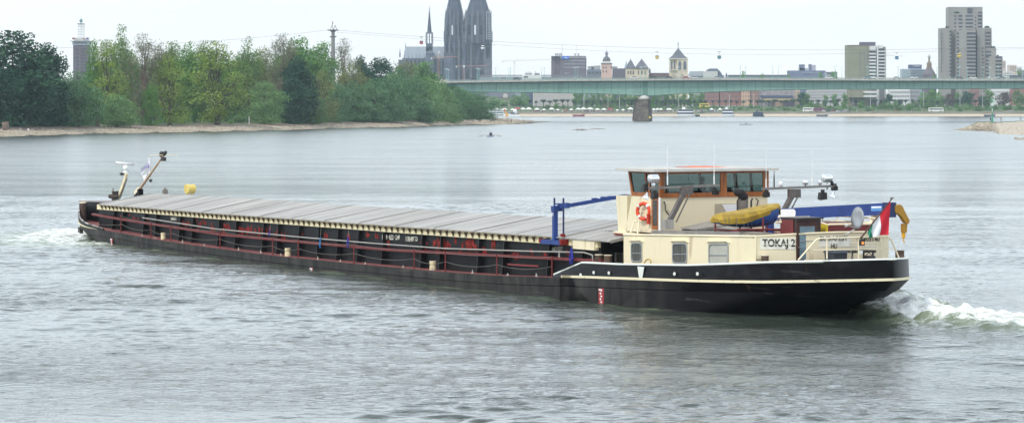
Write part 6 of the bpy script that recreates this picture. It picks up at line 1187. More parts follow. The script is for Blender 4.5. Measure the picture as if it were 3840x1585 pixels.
# exhibition tower
b = Bld('brick_tower', 'brick exhibition tower with a lattice top and a sphere behind the left trees', 272, 333, 2700, 'tower'); k = b.D / F
b.box('shaft', brick, 274, 330, 170, 399, 0, 14); b.win(fr_(277, 327, 9), [180], 2.0, 200, mat('brick_recess', (.10, .055, .055), .85), 0, 'recess')
b.win(fr_(283, 296, 2), range(184, 270, 14), 4, 8); b.win(fr_(303, 325, 4), range(180, 270, 12), 3.2, 8)
b.box('gallery', mat('gallery_grey', (.36, .38, .42), .7), 272, 332, 157, 169, -1, 15); b.box('parapet', greywall, 265, 338, 154, 156, -2.5, 17); b.win(fr_(276, 328, 8), [160], 4, 5, None, -1)
b.box('upper_stage', whitewall, 277, 328, 141, 154, 1, 12); sg = b.box('sign_board', white, 270, 296, 141.5, 149, -.6, 0); b.box('sign_board', white, 306, 332, 141, 149, -.6, 0); b.box('sign_field', primer, 271, 280.5, 142.5, 148, -.8, -.61); b.box('sign_field', MATS['purple_ink'], 324.5, 331.5, 142, 148.5, -.8, -.61)
def farword(b, t, x0, x1, yt, yb, m, d, par=None): return lettering('lettering', t, (b.x(x0), d, b.z(yb)), (1, 0, 0), (0, 0, 1), b.x(x1) - b.x(x0), b.z(yt) - b.z(yb), m, par or b.root, .05)
farword(b, 'ntv', 307, 323, 142, 148.5, primer, -.75); farword(b, 'RTL', 282, 294, 143, 147.5, primer, -.75)
q = MB()
for x in (292, 302, 311):
    for d in (2, 8): q.bar((b.x(x), d, b.z(140)), (b.x(x), d, b.z(90)), .35)
for y in (140, 130, 120, 110, 100, 91):
    for d in (2, 8): q.bar((b.x(291), d, b.z(y)), (b.x(312), d, b.z(y)), .3)
b_l = q.build('lattice', mat('lattice_white', (.5, .5, .52), .6), b.root); b.box('lattice_cap', mat('cap_dark', (.15, .17, .2), .6), 289, 313, 88.5, 91, 1, 9)
q = MB(); q.lathe((b.x(301), 5, b.z(88)), [(.3, 0), (.3, .8), (1.0, 1.0), (1.45, 1.9), (1.55, 2.6), (1.3, 3.6), (.6, 4.3), (.15, 4.6), (.1, 7.0)], 12); q.build('sphere', mat('patina', (.13, .26, .26), .6), b.root)
# cathedral
goth = mat('gothic_stone', (.042, .050, .080), .9, col2=(.10, .108, .150), scale=.25, streak=(1, 1, .3)); gothl = mat('gothic_light', (.13, .13, .155), .9, col2=(.08, .083, .105), scale=.3); leadr = mat('lead_roof', (.34, .37, .42), .5, amt=.1, scale=.1, streak=(1, 1, .1))
b = Bld('cathedral', 'dark gothic cathedral with two huge openwork spires and a lead roof', 1490, 1845, 3420, 'church')
b.prism('nave_roof', leadr, [(1512, 219), (1519, 177), (1700, 177), (1700, 219)], 4, 14); b.box('roof_ridge', goth, 1519, 1702, 175.4, 177.6, 8, 12)
b.box('nave_wall', goth, 1508, 1700, 219, 399, 2, 28); b.box('transept', goth, 1598, 1626, 200, 399, -6, 30); b.pyr('gable', goth, 1596, 1628, 200, 186)
b.box('choir', goth, 1493, 1515, 224, 399, 6, 24)
def pinn(x, yb, yt, w, d=0, par=None): 
    q = MB(); c = b.x(x); ww = w / 2 * b.D / F; z0_ = b.z(yb); h = b.z(yt) - z0_; q.lathe((c, d + ww, z0_), [(ww * 1.4, 0), (ww * 1.4, h * .38), (ww * 1.7, h * .40), (ww * .9, h * .44), (.05, h)], 4); return q.build('pinnacle', goth, par or b.root)
for x in range(1516, 1700, 15): pinn(x, 232, 203, 3.4, -1)
pinn(1499, 215, 176, 5, 6); pinn(1520, 178, 158, 2.6, 8)
for x in range(1520, 1700, 15): b.box('buttress', gothl, x - 2, x + 2, 222, 399, -4, 2)
b.win(range(1528, 1696, 15), [226], 4, 60, mat('void', (.02, .02, .025), .8), 2, 'lancet')
# fleche
fl_ = b.box('fleche_base', goth, 1597, 1622, 163, 195, 4, 13); q = MB(); c = b.x(1609.5)
for i in range(8): t = math.pi * i / 4; q.bar((c + 4.2 * math.cos(t), 8 + 4.2 * math.sin(t), b.z(163)), (c + 4.0 * math.cos(t), 8 + 4.0 * math.sin(t), b.z(122)), .9)
q.lathe((c, 8, b.z(126)), [(4.6, 0), (4.8, .8), (3.0, 1.6), (2.9, 2.0), (.35, 30.), (.3, 31)], 8); q.tube([(c, 8, b.z(40)), (c, 8, b.z(24))], .25, 4); q.build('fleche', goth, b.root)
# two west towers
def westtower(x0, x1, seed):
    xc = (x0 + x1) / 2; w = x1 - x0; tw = b.box('tower', goth, x0, x1, 160, 399, -4, 18); X = b.x(xc); k = b.D / F
    for i, f_ in enumerate((0, .24, .5, .76, 1)): b.box('buttress', gothl if i % 2 else goth, x0 + f_ * w - 3, x0 + f_ * w + 3, 130 + 14 * (i % 2), 399, -7, -4, tw)
    b.win([x0 + .12 * w, x0 + .38 * w, x0 + .62 * w, x0 + .88 * w], [180, 262], w * .09, 62, MATS['void'], -4.1, 'lancet', tw)
    b.win(fr_(x0, x1, 14), [170], .9, 150, gothl, -4.4, 'rib', tw)
    b.win([x0 + w * .5], [158, 232, 318], w * 1.04, 3, gothl, -4.4, 'cornice', tw)
    q = MB(); R_ = w * .52 * k; zb, zm, ztp = b.z(165), b.z(60), b.z(-82)
    q.lathe((X, 7, zb), [(R_ * 1.1, 0), (R_ * 1.02, (zm - zb) * .95), (R_ * 1.05, zm - zb)], 8); oc = q.build('octagon', goth, b.root)
    for f_ in (-.62, -.2, .22, .64): inst('belfry_lancet', unit_box(mat('sky_gap', (.60, .64, .68), .9)) if f_ in (-.2,) else unit_box(MATS['void']), oc, (X + f_ * R_, 7 - R_ * (1.07 if abs(f_) < .4 else .9), b.z(132)), (R_ * .15, .6, b.z(96) - b.z(132)))
    for f_ in (-.9, -.42, 0, .42, .9): q = MB(); q.bar((X + f_ * R_, 7 - R_ * 1.08, zb), (X + f_ * R_ * .96, 7 - R_ * 1.05, zm), R_ * .13); q.lathe((X + f_ * R_ * .96, 7 - R_ * 1.05, zm - 1), [(R_ * .12, 0), (R_ * .12, 3), (.05, 9)], 4); q.build('buttress', gothl, oc)
    # spire of eight ribs with openwork rings and crockets
    q = MB(); R2 = R_ * .92
    for i in range(8):
        t = math.pi * (i + .5) / 4; a = Vector((X + R2 * math.cos(t), 7 + R2 * math.sin(t), zm)); e = Vector((X, 7, ztp)); q.bar(a, e, 1.5)
        for j in range(1, 20): p = a.lerp(e, j / 21); o_ = Vector((math.cos(t), math.sin(t), .6)) * 1.5; q.tube([p, p + o_], [.7, .45], 4)
    for j in range(0, 20):
        f_ = j / 21; rj = R2 * (1 - f_); zj = zm + (ztp - zm) * f_; P8 = [(X + rj * math.cos(math.pi * (i + .5) / 4), 7 + rj * math.sin(math.pi * (i + .5) / 4), zj) for i in range(8)]
        for i in range(8): q.bar(P8[i], P8[(i + 1) % 8], 1.5, 1.9)
    q.build('spire', goth, b.root)
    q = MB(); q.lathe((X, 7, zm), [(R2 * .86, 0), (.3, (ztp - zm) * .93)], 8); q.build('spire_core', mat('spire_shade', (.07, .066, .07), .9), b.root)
    for dx, yt, ww in ((0, 62, 10), (1, 66, 10), (.08, 84, 8), (.92, 88, 8), (.3, 96, 6), (.7, 96, 6)):
        pinn(x0 + dx * w, 160, yt, ww, -2)
    pinn(x0 - 2, 190, 55 if seed else 50, 5, 6)
westtower(1669, 1738, 0); westtower(1743, 1842, 1)
b.box('link_facade', goth, 1732, 1750, 118, 399, -2, 16); pinn(1741, 118, 44, 8, -2); pinn(1736, 118, 80, 5, -3); pinn(1747, 118, 76, 5, -3); [pinn(x_, 128, 96 + (x_ % 3) * 5, 4, -5) for x_ in (1676, 1690, 1704, 1718, 1730, 1752, 1768, 1784, 1800, 1816, 1832)]; b.box('base_block', goth, 1664, 1700, 200, 399, -8, 10); b.box('base_block', gothl, 1820, 1845, 220, 399, -8, 10)
sc_ = Bld('scaffold', 'hanging scaffold cage on the right side of the right cathedral spire', 1822, 1846, 3400, 'scaffold', z0=wz(150, 3400)); q = MB()
for x in (1824, 1834, 1843):
    for d in (0, 6): q.bar((sc_.x(x), d, 0), (sc_.x(x), d, sc_.z(42)), .45)
for y in range(42, 151, 8):
    for d in (0, 6): q.bar((sc_.x(1823), d, sc_.z(y)), (sc_.x(1844), d, sc_.z(y)), .4)
q.box(sc_.x(1822), sc_.x(1846), -1, 7, sc_.z(50), sc_.z(48)); q.build('scaffold_frame', mat('scaffold_grey', (.35, .36, .40), .6), sc_.root)
# tower cranes
def crane(lab, x, D, ytop, ja, jb, yj, col, yb=330):
    b = Bld('tower_crane', lab, x - 5, x + 5, D, 'crane', group='tower cranes in the city'); m = mat('crane_' + col, dict(orange=(.50, .20, .09), pale=(.55, .42, .36))[col], .6); k = D / F; q = MB()
    w = 4.0 * k
    for sx in (-.5, .5): q.bar((sx * w, 0, 0), (sx * w, 0, b.z(ytop)), .5 * k)
    n_ = 26
    for i in range(n_): z0_ = b.z(ytop) * i / n_; z1_ = b.z(ytop) * (i + 1) / n_; q.bar((-.5 * w, 0, z0_), (.5 * w, 0, z1_), .4 * k); q.bar((.5 * w, 0, z0_), (-.5 * w, 0, z1_), .4 * k)
    q.build('mast', m, b.root); q = MB(); xa, xb = b.x(ja[0]), b.x(jb[0]); za, zb_ = b.z(ja[1]), b.z(jb[1])
    for dz in (0, 4 * k): q.bar((xa, 0, za + dz), (xb, 0, zb_ + dz * .4), .7 * k)
    for i in range(30): t = i / 30; t2 = (i + 1) / 30; q.bar((xa + (xb - xa) * t, 0, za + (zb_ - za) * t), (xa + (xb - xa) * t2, 0, za + (zb_ - za) * t2 + 4 * k * (1 - t2 * .6)), .4 * k)
    jo = q.build('jib', m, b.root); q = MB(); e = ja if abs(ja[0] - x) < abs(jb[0] - x) else jb; q.box(b.x(e[0]) - 2.5 * k, b.x(e[0]) + 2.5 * k, -1, 1, b.z(e[1]) - 3 * k, b.z(e[1]) + 2 * k); q.build('counterweight', whitewall, b.root); q = MB(); q.box(-3 * k, 3 * k, -1.5, 1.5, b.z(ytop + 9), b.z(ytop)); q.build('cab', whitewall, b.root)
crane('orange tower crane in front of the cathedral nave', 1646, 3200, 192, (1618, 219), (1719, 213), 219, 'orange'); crane('orange tower crane with a long low jib in front of the cathedral towers', 1740, 3150, 245, (1712, 250), (1826, 248), 250, 'orange'); crane('pale orange tower crane standing alone left of the brown office block', 1929, 3000, 228, (1885, 231), (2062, 225), 231, 'pale'); crane('small orange crane before the pink domed church tower', 2287, 2650, 238, (2280, 262), (2302, 254), 262, 'orange'); crane('faint far crane right of the green apartment block', 3318, 3300, 200, (3320, 209), (3386, 212), 209, 'pale')
# station hall with sawtooth vaults
b = Bld('station_hall', 'long low glass hall with a row of curved roof ribs behind the bridge', 1800, 2348, 2650, z0=8); k = b.D / F
b.box('hall_wall', mat('hall_grey', (.24, .27, .30), .7), 1800, 2346, 288, 399); q = MB()
for i in range(52):
    x = 1803 + i * 10.4; q.tube([(b.x(x), -1, b.z(300)), (b.x(x + 2), -1, b.z(291)), (b.x(x + 7), -1, b.z(285.5)), (b.x(x + 10), -1, b.z(284.5))], .35 * k, 4)
q.build('roof_rib', mat('rib_pale', (.50, .54, .56), .5), b.root); b.box('roof_edge', mat('roof_band', (.20, .19, .20), .7), 1800, 2346, 281.5, 284.5, -1, 20)
b = Bld('site_cabin', 'white cabin building with rooftop plant above the left bridge half', 1958, 2031, 2640, z0=8); b.box('wall', whitewall, 1958, 2031, 281, 399); b.win(fr_(1964, 1980, 4), [286], 3, 6); b.box('roof_plant', greywall, 1969, 1996, 274, 281, 2, 8); b.box('roof_plant', darksteel, 2004, 2024, 276, 281, 2, 8); q = MB()
for x in (1975, 1980, 1985, 1990, 2008, 2014): q.bar((b.x(x), 4, b.z(276)), (b.x(x), 4, b.z(268 + x % 4)), .3)
q.build('mast', darksteel, b.root)
# brown office block
b = Bld('office_block', 'brown brick office block with two radio masts and a blue roof sign', 2068, 2199, 2800); k = b.D / F
b.box('side_wing', brick, 2068, 2101, 214, 399, 3, 20); b.box('main_wall', brick, 2101, 2199, 216, 399, 0, 18); b.box('roof_slab', mat('slab_dark', (.12, .11, .12), .7), 2068, 2198, 210.5, 213.5, -1, 20)
b.win(fr_(2115, 2195, 19), (226, 238.5, 251), 1.7, 4.2, mat('pane_pale', (.42, .44, .48), .4)); b.win((2119, 2123, 2130), [272], 2, 6, MATS['pane_pale']); b.win(fr_(2068, 2101, 1), [214], 3, 66, MATS['brick_recess'], 3, 'recess')
sgn = b.box('roof_sign', mat('sign_blue', (.05, .16, .60), .5), 2108, 2134, 211, 222, -1.6, -.2); farword(b, 'WDR', 2117, 2126, 214, 219, white, -1.7, sgn)
q = MB()
for x, yt in ((2109, 158), (2163, 166)):
    for s_ in (-1.5, 1.5): q.bar((b.x(x + s_), 6, b.z(210)), (b.x(x + s_ * .3), 6, b.z(yt)), .28 * k * 1.2)
    for y in range(int(yt) + 6, 208, 7): q.bar((b.x(x - 2.5), 6, b.z(y)), (b.x(x + 2.5), 6, b.z(y)), .25 * k)
q.build('radio_mast', mat('mast_grey', (.22, .23, .26), .6), b.root); q = MB()
for x in (2084, 2091, 2099, 2105, 2157, 2170): q.lathe((b.x(x), 5, b.z(210)), [(.2, 0), (.9, 1), (.9, 2.4), (.2, 3)], 6)
q.build('roof_antenna', mat('antenna_pale', (.42, .43, .45), .6), b.root)
b = Bld('grey_block', 'low pale grey building right of the brown office block', 2205, 2254, 2750); b.prism('wall', greywall, [(2205, 399), (2205, 249), (2252, 246), (2254, 399)], 0, 12); b.win(fr_(2218, 2226, 1), [252], 9, 14); b.box('annex', mat('wall_slate', (.13, .15, .18), .7), 2200, 2262, 262, 399, -4, 0); b.win(fr_(2202, 2260, 4), [270], 9, 6, None, -4)
# pink church tower with onion dome
pink = mat('pink_render', (.58, .40, .34), .8, amt=.06); b = Bld('domed_church_tower', 'pale pink church tower with a grey onion dome and lantern', 2255, 2296, 2600, 'church tower'); k = b.D / F
b.box('shaft', pink, 2256, 2295, 240, 399, 0, 10); b.box('upper_stage', mat('pale_render', (.6, .56, .52), .8), 2259, 2291, 230, 239, 1, 9); b.box('cornice', slate, 2254, 2297, 237.5, 240.5, -.6, 10.6); b.win((2262, 2273, 2292), [250], 4, 7); b.win((2262, 2274), [264], 3, 9)
q = MB(); R = 14.5 * k; q.lathe((b.x(2275.5), 5, b.z(230)), [(R, 0), (R * 1.03, 1.0), (R * .95, 2.3), (R * .7, 3.6), (R * .35, 4.4), (R * .33, 4.6)], 12); q.build('dome', slate, b.root, True); q = MB(); q.lathe((b.x(2275.5), 5, b.z(213)), [(1.1, 0), (1.1, 2.1), (1.6, 2.3), (1.6, 3.4), (.8, 4.4), (.3, 5.0), (.12, 6), (.1, 9.5)], 10); q.build('lantern', mat('slate_pink', (.20, .19, .22), .6), b.root)
b = Bld('long_roof', 'long dark slate roof between the pink tower and the twin towers', 2298, 2347, 2640); b.prism('roof', mat('slate_brown', (.11, .10, .12), .7), [(2298, 399), (2298, 257), (2347, 257), (2347, 399)]); b.box('attic', greywall, 2290, 2316, 249, 258, 6, 14)
b = Bld('small_spire', 'small blue grey pointed spire left of the twin roofed church towers', 2342, 2356, 2900, 'spire'); b.box('drum', stonew, 2343, 2355, 258, 399, 0, 6); b.pyr('spire', mat('slate_blue', (.25, .32, .38), .6), 2341, 2357, 258, 228, 8)
b = Bld('twin_tower_church', 'church with two cream square towers under dark pyramid roofs', 2345, 2432, 2550, 'church'); k = b.D / F
for x0, x1, yt in ((2347, 2385, 222), (2382, 2432, 221)):
    t = b.box('tower', stonew, x0, x1, 256, 399, 0 if x0 > 2360 else 4, (x1 - x0) * k * .8); n = 4; xc = (x0 + x1) / 2; w = (x1 - x0) * .56 * k; h = b.z(yt) - b.z(257)
    q = MB(); q.lathe((b.x(xc), w * .8 + (4 if x0 < 2360 else 0), b.z(257)), [(w * 1.35, 0), (w * .55, h * .62), (.05, h)], 4); q.build('pyramid_roof', slate, t); q = MB(); q.tube([(b.x(xc), w * .8 + (4 if x0 < 2360 else 0), b.z(yt) - .3), (b.x(xc), w * .8 + (4 if x0 < 2360 else 0), b.z(yt - 3.5))], .22, 5); q.build('finial', darksteel, t)
    b.win([x0 + (x1 - x0) * f_ for f_ in (.25, .5, .75)], [266], 4.2, 13, mat('void_warm', (.09, .08, .07), .8), 0 if x0 > 2360 else 4, 'belfry_arch', t)
b = Bld('nave_roof_building', 'long brown roofed church nave between the twin towers and the steep roofed tower', 2432, 2526, 2560, 'building'); b.box('wall', brick, 2432, 2526, 286, 399); b.prism('roof', mat('roof_brown', (.13, .085, .08), .8), [(2432, 290), (2437, 274), (2522, 274), (2527, 290)], -2, 14); b.box('turret', slate, 2434, 2441, 266, 275, 4, 8); b.pyr('turret_cap', slate, 2433, 2442, 267, 254, 6, dc=6)
b = Bld('belfry_tower', 'large cream church tower with lancet belfry windows and a steep slate roof', 2511, 2581, 2500, 'church tower'); k = b.D / F
b.box('tower', stonew, 2513, 2539, 222, 399, 1.5, 15); b.box('tower', stonew, 2539, 2579, 222, 399, 0, 15); b.box('cornice', mat('stone_pale_trim', (.60, .55, .45), .8), 2511, 2581, 219.5, 223, -.6, 16); b.box('cornice', MATS['stone_pale_trim'], 2512, 2580, 262, 264.5, -.3, 15.6)
q = MB(); w = 35 * k; c = b.x(2545); z0_ = b.z(220); h = b.z(180) - z0_
for (r0, h0), (r1, h1) in zip([(w, 0), (w * .62, h * .28), (w * .34, h * .62)], [(w * .62, h * .28), (w * .34, h * .62), (.1, h)]):
    q.hexa([(c - r0, 7 - r0 * .9, z0_ + h0), (c + r0, 7 - r0 * .9, z0_ + h0), (c + r0, 7 + r0 * .9, z0_ + h0), (c - r0, 7 + r0 * .9, z0_ + h0)], [(c - r1, 7 - r1 * .9, z0_ + h1), (c + r1, 7 - r1 * .9, z0_ + h1), (c + r1, 7 + r1 * .9, z0_ + h1), (c - r1, 7 + r1 * .9, z0_ + h1)])
q.build('pyramid_roof', slate, b.root); q = MB(); q.tube([(c, 7, z0_ + h - 1), (c, 7, b.z(157))], .28, 5); q.box(c - 1.2, c + 1.2, 6.9, 7.1, b.z(166), b.z(165)); q.build('finial', darksteel, b.root)
dv = mat('void_blue', (.11, .13, .16), .7)
def lancet(b, xs, yt, yb, w, d, m):
    for x in xs: q = MB(); pts = [(x - w / 2, yb), (x - w / 2, yt + w * .8), (x - w * .25, yt + w * .25), (x, yt), (x + w * .25, yt + w * .25), (x + w / 2, yt + w * .8), (x + w / 2, yb)]; q.prism([(b.x(a), d - .25, b.z(c_)) for a, c_ in pts], (0, .3, 0)); q.build('lancet_window', m, b.root)
lancet(b, (2519, 2530), 229, 261, 6, 1.5, dv); lancet(b, (2549, 2568), 228, 262, 11, 0, dv); lancet(b, (2526, 2558), 276, 300, 14, 0, mat('niche', (.36, .32, .25), .8)); 
# glass arena hall and greys to its right
b = Bld('arched_hall', 'pale building with a dark curved hall roof right of the steep roofed tower', 2580, 2716, 2800); b.box('wall', greywall, 2590, 2716, 283, 399); b.box('white_front', mat('pale_stone', (.50, .49, .46), .7), 2636, 2690, 268, 399, -4, 8); b.prism('curved_roof', mat('hall_roof', (.10, .12, .17), .6), [(2650, 268), (2652, 262), (2662, 257.5), (2688, 257.5), (2700, 268), (2710, 284), (2714, 399), (2690, 399), (2690, 268)], -2, 14); b.prism('annex_roof', mat('annex_grey', (.35, .38, .41), .6), [(2580, 285), (2588, 268), (2640, 267), (2640, 285)], -1, 10); b.win(fr_(2594, 2634, 6), [275], 4.5, 5); 
b = Bld('small_turret', 'tiny dark pointed turret on the skyline right of the arched hall', 2721, 2728, 2800, 'turret'); b.box('drum', slate, 2722, 2727, 286, 399, 0, 3); b.pyr('spire', slate, 2720, 2729, 287, 272, 6)
# hazy plant building
b = Bld('plant_building', 'blue grey long building with smoking roof stacks seen through shimmering air', 2955, 3097, 2900); hz_ = mat('blue_wall', (.11, .13, .21), .7, col2=(.16, .18, .26), scale=.2); b.box('wall', hz_, 2956, 3096, 265, 399); b.box('wall_stripe', mat('blue_stripe', (.20, .22, .30), .7), 3008, 3070, 271, 276, -.4, 0)
for x0, x1, yt, m in ((2999, 3019, 242, hz_), (3035, 3044, 241, hz_), (3045, 3060, 244, mat('plant_pale', (.36, .36, .42), .8)), (2997, 3031, 256, MATS['plant_pale'])): b.box('roof_stack', m, x0, x1, yt, 265, 2, 9)
# green grey apartment block
olive = mat('olive_wall', (.20, .20, .125), .8, col2=(.235, .235, .155), scale=.15); b = Bld('apartment_block', 'olive green apartment block with stacked white balconies and a dark roof house', 3178, 3325, 2420, 'apartment block')
b.box('side_wall', olive, 3178, 3259, 172, 399, 0, 20); b.box('main_wall', mat('wall_shade', (.14, .14, .14), .8), 3259, 3322, 176, 399, 1.5, 18); b.box('roof_house', mat('roof_house_dark', (.10, .09, .12), .7), 3228, 3285, 158, 175, 3, 12); b.box('roof_trim', mat('trim_brown', (.15, .10, .08), .8), 3178, 3259, 169.5, 172, -.3, 20)
ysb = [172] + [199 + 12.7 * i for i in range(8)]; b.box('balcony', whitewall, 3260, 3284, 173, 190, -.8, 1); bal = unit_box(whitewall)
for i in range(8): inst('balcony', bal, b.root, (b.x(3272), .3, b.z(205 + 12.7 * i)), (24 * b.D / F, 3, 6.2 * b.D / F)); inst('window', unit_box(wing), b.root, (b.x(3272), 1.6, b.z(198 + 12.7 * i)), (22 * b.D / F, .6, 6.2 * b.D / F))
b.box('white_shaft', whitewall, 3288, 3294, 169, 399, -.3, 2); b.box('white_shaft', whitewall, 3296, 3311, 170, 182, -.3, 2)
for i in range(9): inst('balcony', bal, b.root, (b.x(3307), .6, b.z(195.5 + 12.4 * i)), (23 * b.D / F, 2.4, 4.6 * b.D / F)); inst('window', unit_box(wing), b.root, (b.x(3307), 1.7, b.z(189.5 + 12.4 * i)), (22 * b.D / F, .6, 5.6 * b.D / F))
b.win((3225, 3241, 3252), [192 + 12.7 * i for i in range(8)], 5, 6.2, mat('pane_grey', (.12, .14, .17), .3)); b.box('corner_column', mat('pale_column', (.40, .40, .38), .7), 3318, 3323, 178, 399, 0, 4)
b.box('wing_wall', olive, 3180, 3232, 330, 366, -9, 0); b.box('wing_column', greywall, 3195, 3199, 366, 392, -6, -4); b.box('wing_column', greywall, 3212, 3216, 366, 392, -6, -4); 
for y in (342, 357): b.box('balcony', whitewall, 3233, 3285, y, y + 7.5, -10, -3)
for x in (3284, 3290): b.box('wing_frame', whitewall, x, x + 1.3, 330, 385, -10, -9)
# office with blue sign
b = Bld('sign_office', 'pale glass office with a dark blue sign box on its roof', 3382, 3460, 2700); b.box('glass_front', mat('glass_pale', (.30, .36, .40), .3), 3382, 3416, 259, 399, 0, 14); b.box('glass_front', mat('glass_blue', (.24, .31, .38), .3), 3416, 3470, 259, 399, 2, 14)
for y in range(262, 292, 6): b.box('floor_band', mat('band_pale', (.46, .52, .55), .5), 3382, 3470, y, y + 1.6, -.4, 2.4)
sgn = b.box('sign_box', mat('sign_navy', (.06, .085, .17), .5), 3409, 3457, 243, 258, 1, 8); farword(b, '3 Stern', 3424, 3453, 245, 250, whitewall, .9, sgn)
b = Bld('crown_church_tower', 'baroque church tower with a dark onion stage topped by a crown', 3462, 3514, 2650, 'church tower'); k = b.D / F; b.box('base', brick, 3464, 3512, 280, 399, 0, 12); q = MB(); c = b.x(3488); q.lathe((c, 6, b.z(280)), [(6.2, 0), (6.0, .8), (4.2, 4), (3.0, 5.8), (2.9, 6.0)], 8); q.build('bell_roof', mat('slate_violet', (.12, .10, .11), .6), b.root); q = MB(); q.lathe((c, 6, b.z(256)), [(3.0, 0), (3.0, .5), (2.4, .6), (2.3, 4.3), (2.6, 4.5), (1.0, 6.5), (.8, 8.8), (1.2, 9.0)], 8); q.build('lantern', mat('lantern_dark', (.10, .07, .065), .6, col2=(.3, .22, .12), scale=1), b.root); q = MB(); q.lathe((c, 6, b.z(220)), [(.9, 0), (1.5, 1.2), (1.35, 2.2), (.5, 3.0), (.1, 4.2)], 8); q.build('crown_top', mat('crown_gold', (.32, .33, .28), .5), b.root)
# concrete high-rise
b = Bld('high_rise', 'stepped grey concrete high-rise with stacked window bands, tallest on the right', 3532, 3760, 2480, 'high-rise'); k = b.D / F
vol = [('central_shaft', 3566, 3693, 25, 12, 30), ('left_wing', 3532, 3570, 105, 6, 22), ('front_bay', 3588, 3658, 113, 0, 14), ('right_wing', 3668, 3722, 104, 5, 22), ('right_step', 3700, 3738, 180, 3, 20), ('low_step', 3698, 3760, 212, 1, 18)]
for nm, x0, x1, yt, d0, d1 in vol: b.box(nm, concrete, x0, x1, yt, 399, d0, d1)
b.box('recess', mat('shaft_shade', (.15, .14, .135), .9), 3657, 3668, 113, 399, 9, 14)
wb = mat('window_band', (.045, .055, .075), .2); pd = 13.55
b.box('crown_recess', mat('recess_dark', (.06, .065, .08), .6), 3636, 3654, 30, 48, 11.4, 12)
for i in range(5): b.win([3610], [56 + pd * i], 14, 6, wb, 12); b.win([3643], [56 + pd * i], 28, 6.5, wb, 12); b.win([3590], [56 + pd * i], 6, 6.5, wb, 12); b.win([3684], [43 + pd * i], 16, 6.5, wb, 12); b.win([3666], [62 + pd * i], 5, 5, wb, 12)
for i in range(13):
    y = 123 + pd * i
    b.win([3641.5], [y], 32, 7, wb, 0); b.win([3592], [y], 7, 6.5, wb, 0); b.win([3568], [y - 8], 7, 6.5, wb, 6); b.win([3666.5], [y], 4.5, 6, wb, 9); b.box('parapet_band', concrete, 3624, 3658, y - 5.5, y - 1.5, -1.2, 0) if 0 else inst('balcony_band', unit_box(concrete), b.root, (b.x(3641.5), -.3, b.z(y - 1)), (34 * k, 1.2, 4.6 * k))
    if y - 9 < 290: b.win([3708], [y - 13 if i else 112], 22, 6.5, wb, 3 if y > 195 else 5)
    if y > 190: b.win([3746], [y + 21], 24, 7, wb, 1) if y + 21 < 292 else None; b.win([3703], [y + 20], 11, 6.5, wb, 1) if y + 20 < 292 else None
    if y > 175: b.win([3688], [y], 6, 6.5, wb, 5)
for i in range(9): inst('balcony_band', unit_box(concrete), b.root, (b.x(3710), 4.2, b.z(105 + pd * i + 14)), (25 * k, 2.0, 4.6 * k)); inst('balcony_band', unit_box(concrete), b.root, (b.x(3533), 5.6, b.z(123 + pd * i)), (4 * k, 2.0, 4.6 * k))
for i in range(6): inst('balcony_band', unit_box(concrete), b.root, (b.x(3748), .6, b.z(226 + pd * i)), (27 * k, 2.0, 4.6 * k)); inst('balcony_band', unit_box(concrete), b.root, (b.x(3684), 11.4, b.z(55 + pd * i)), (19 * k, 2.0, 4.6 * k))
for i in range(12): b.win([3533.5], [114 + pd * i], 3, 6.5, wb, 5.8)
q = MB(); 
for x0, x1, y in ((3545, 3568, 105), (3580, 3600, 50), (3700, 3716, 104), (3722, 3738, 180), (3728, 3750, 212)):
    for j in range(9): xx = x0 + (x1 - x0) * random.random(); q.lathe((b.x(xx), random.uniform(6, 9), b.z(y)), [(.3, 0), (random.uniform(.5, 1.0), .5), (.6, 1.1), (.1, random.uniform(1.2, 2.0))], 6)
q.build('terrace_plant', LM['dark'], b.root)
# right edge city pieces
for lab, x0, x1, yt, D, m in (('cream tower block behind the right side of the concrete tower', 3752, 3772, 228, 2700, mat('wall_cream', (.55, .46, .40), .8)), ('pale orange block on the skyline near the right edge', 3786, 3812, 244, 2800, mat('wall_peach', (.55, .44, .38), .8)), ('low white terrace roofs right of the concrete tower', 3760, 3800, 268, 2600, whitewall), ('grey block at the right edge of the skyline', 3826, 3870, 262, 2600, greywall), ('long dark low building on the right edge above the bridge', 3796, 3870, 282, 2500, mat('wall_darkgrey', (.12, .13, .15), .8)), ('pale block between tree top and crane on the right skyline', 3806, 3832, 250, 2900, whitewall)):
    b = Bld('city_block', lab, x0, x1, D); b.box('wall', m, x0, x1, yt, 399); b.win(fr_(x0 + 2, x1 - 2, max(2, int((x1 - x0) / 6))), [yt + 6 + 8 * i for i in range(3)], 2.6, 3.4)
for lab, x0, x1, yt, D in (('grey hazy low roofs above the bridge centre', 2730, 2960, 283, 2700), ('pale far block between the tree and the green apartment block', 3098, 3140, 272, 2800)):
    b = Bld('city_block', lab, x0, x1, D); b.box('wall', mat('wall_hazy', (.28, .31, .33), .8), x0, x1, yt, 399); b.box('roof', mat('roof_hazy', (.2, .21, .24), .7), x0, x1, yt - 2, yt, -1, 15); b.win(fr_(x0 + 5, x1 - 5, int((x1 - x0) / 9)), [yt + 3], 4, 4)
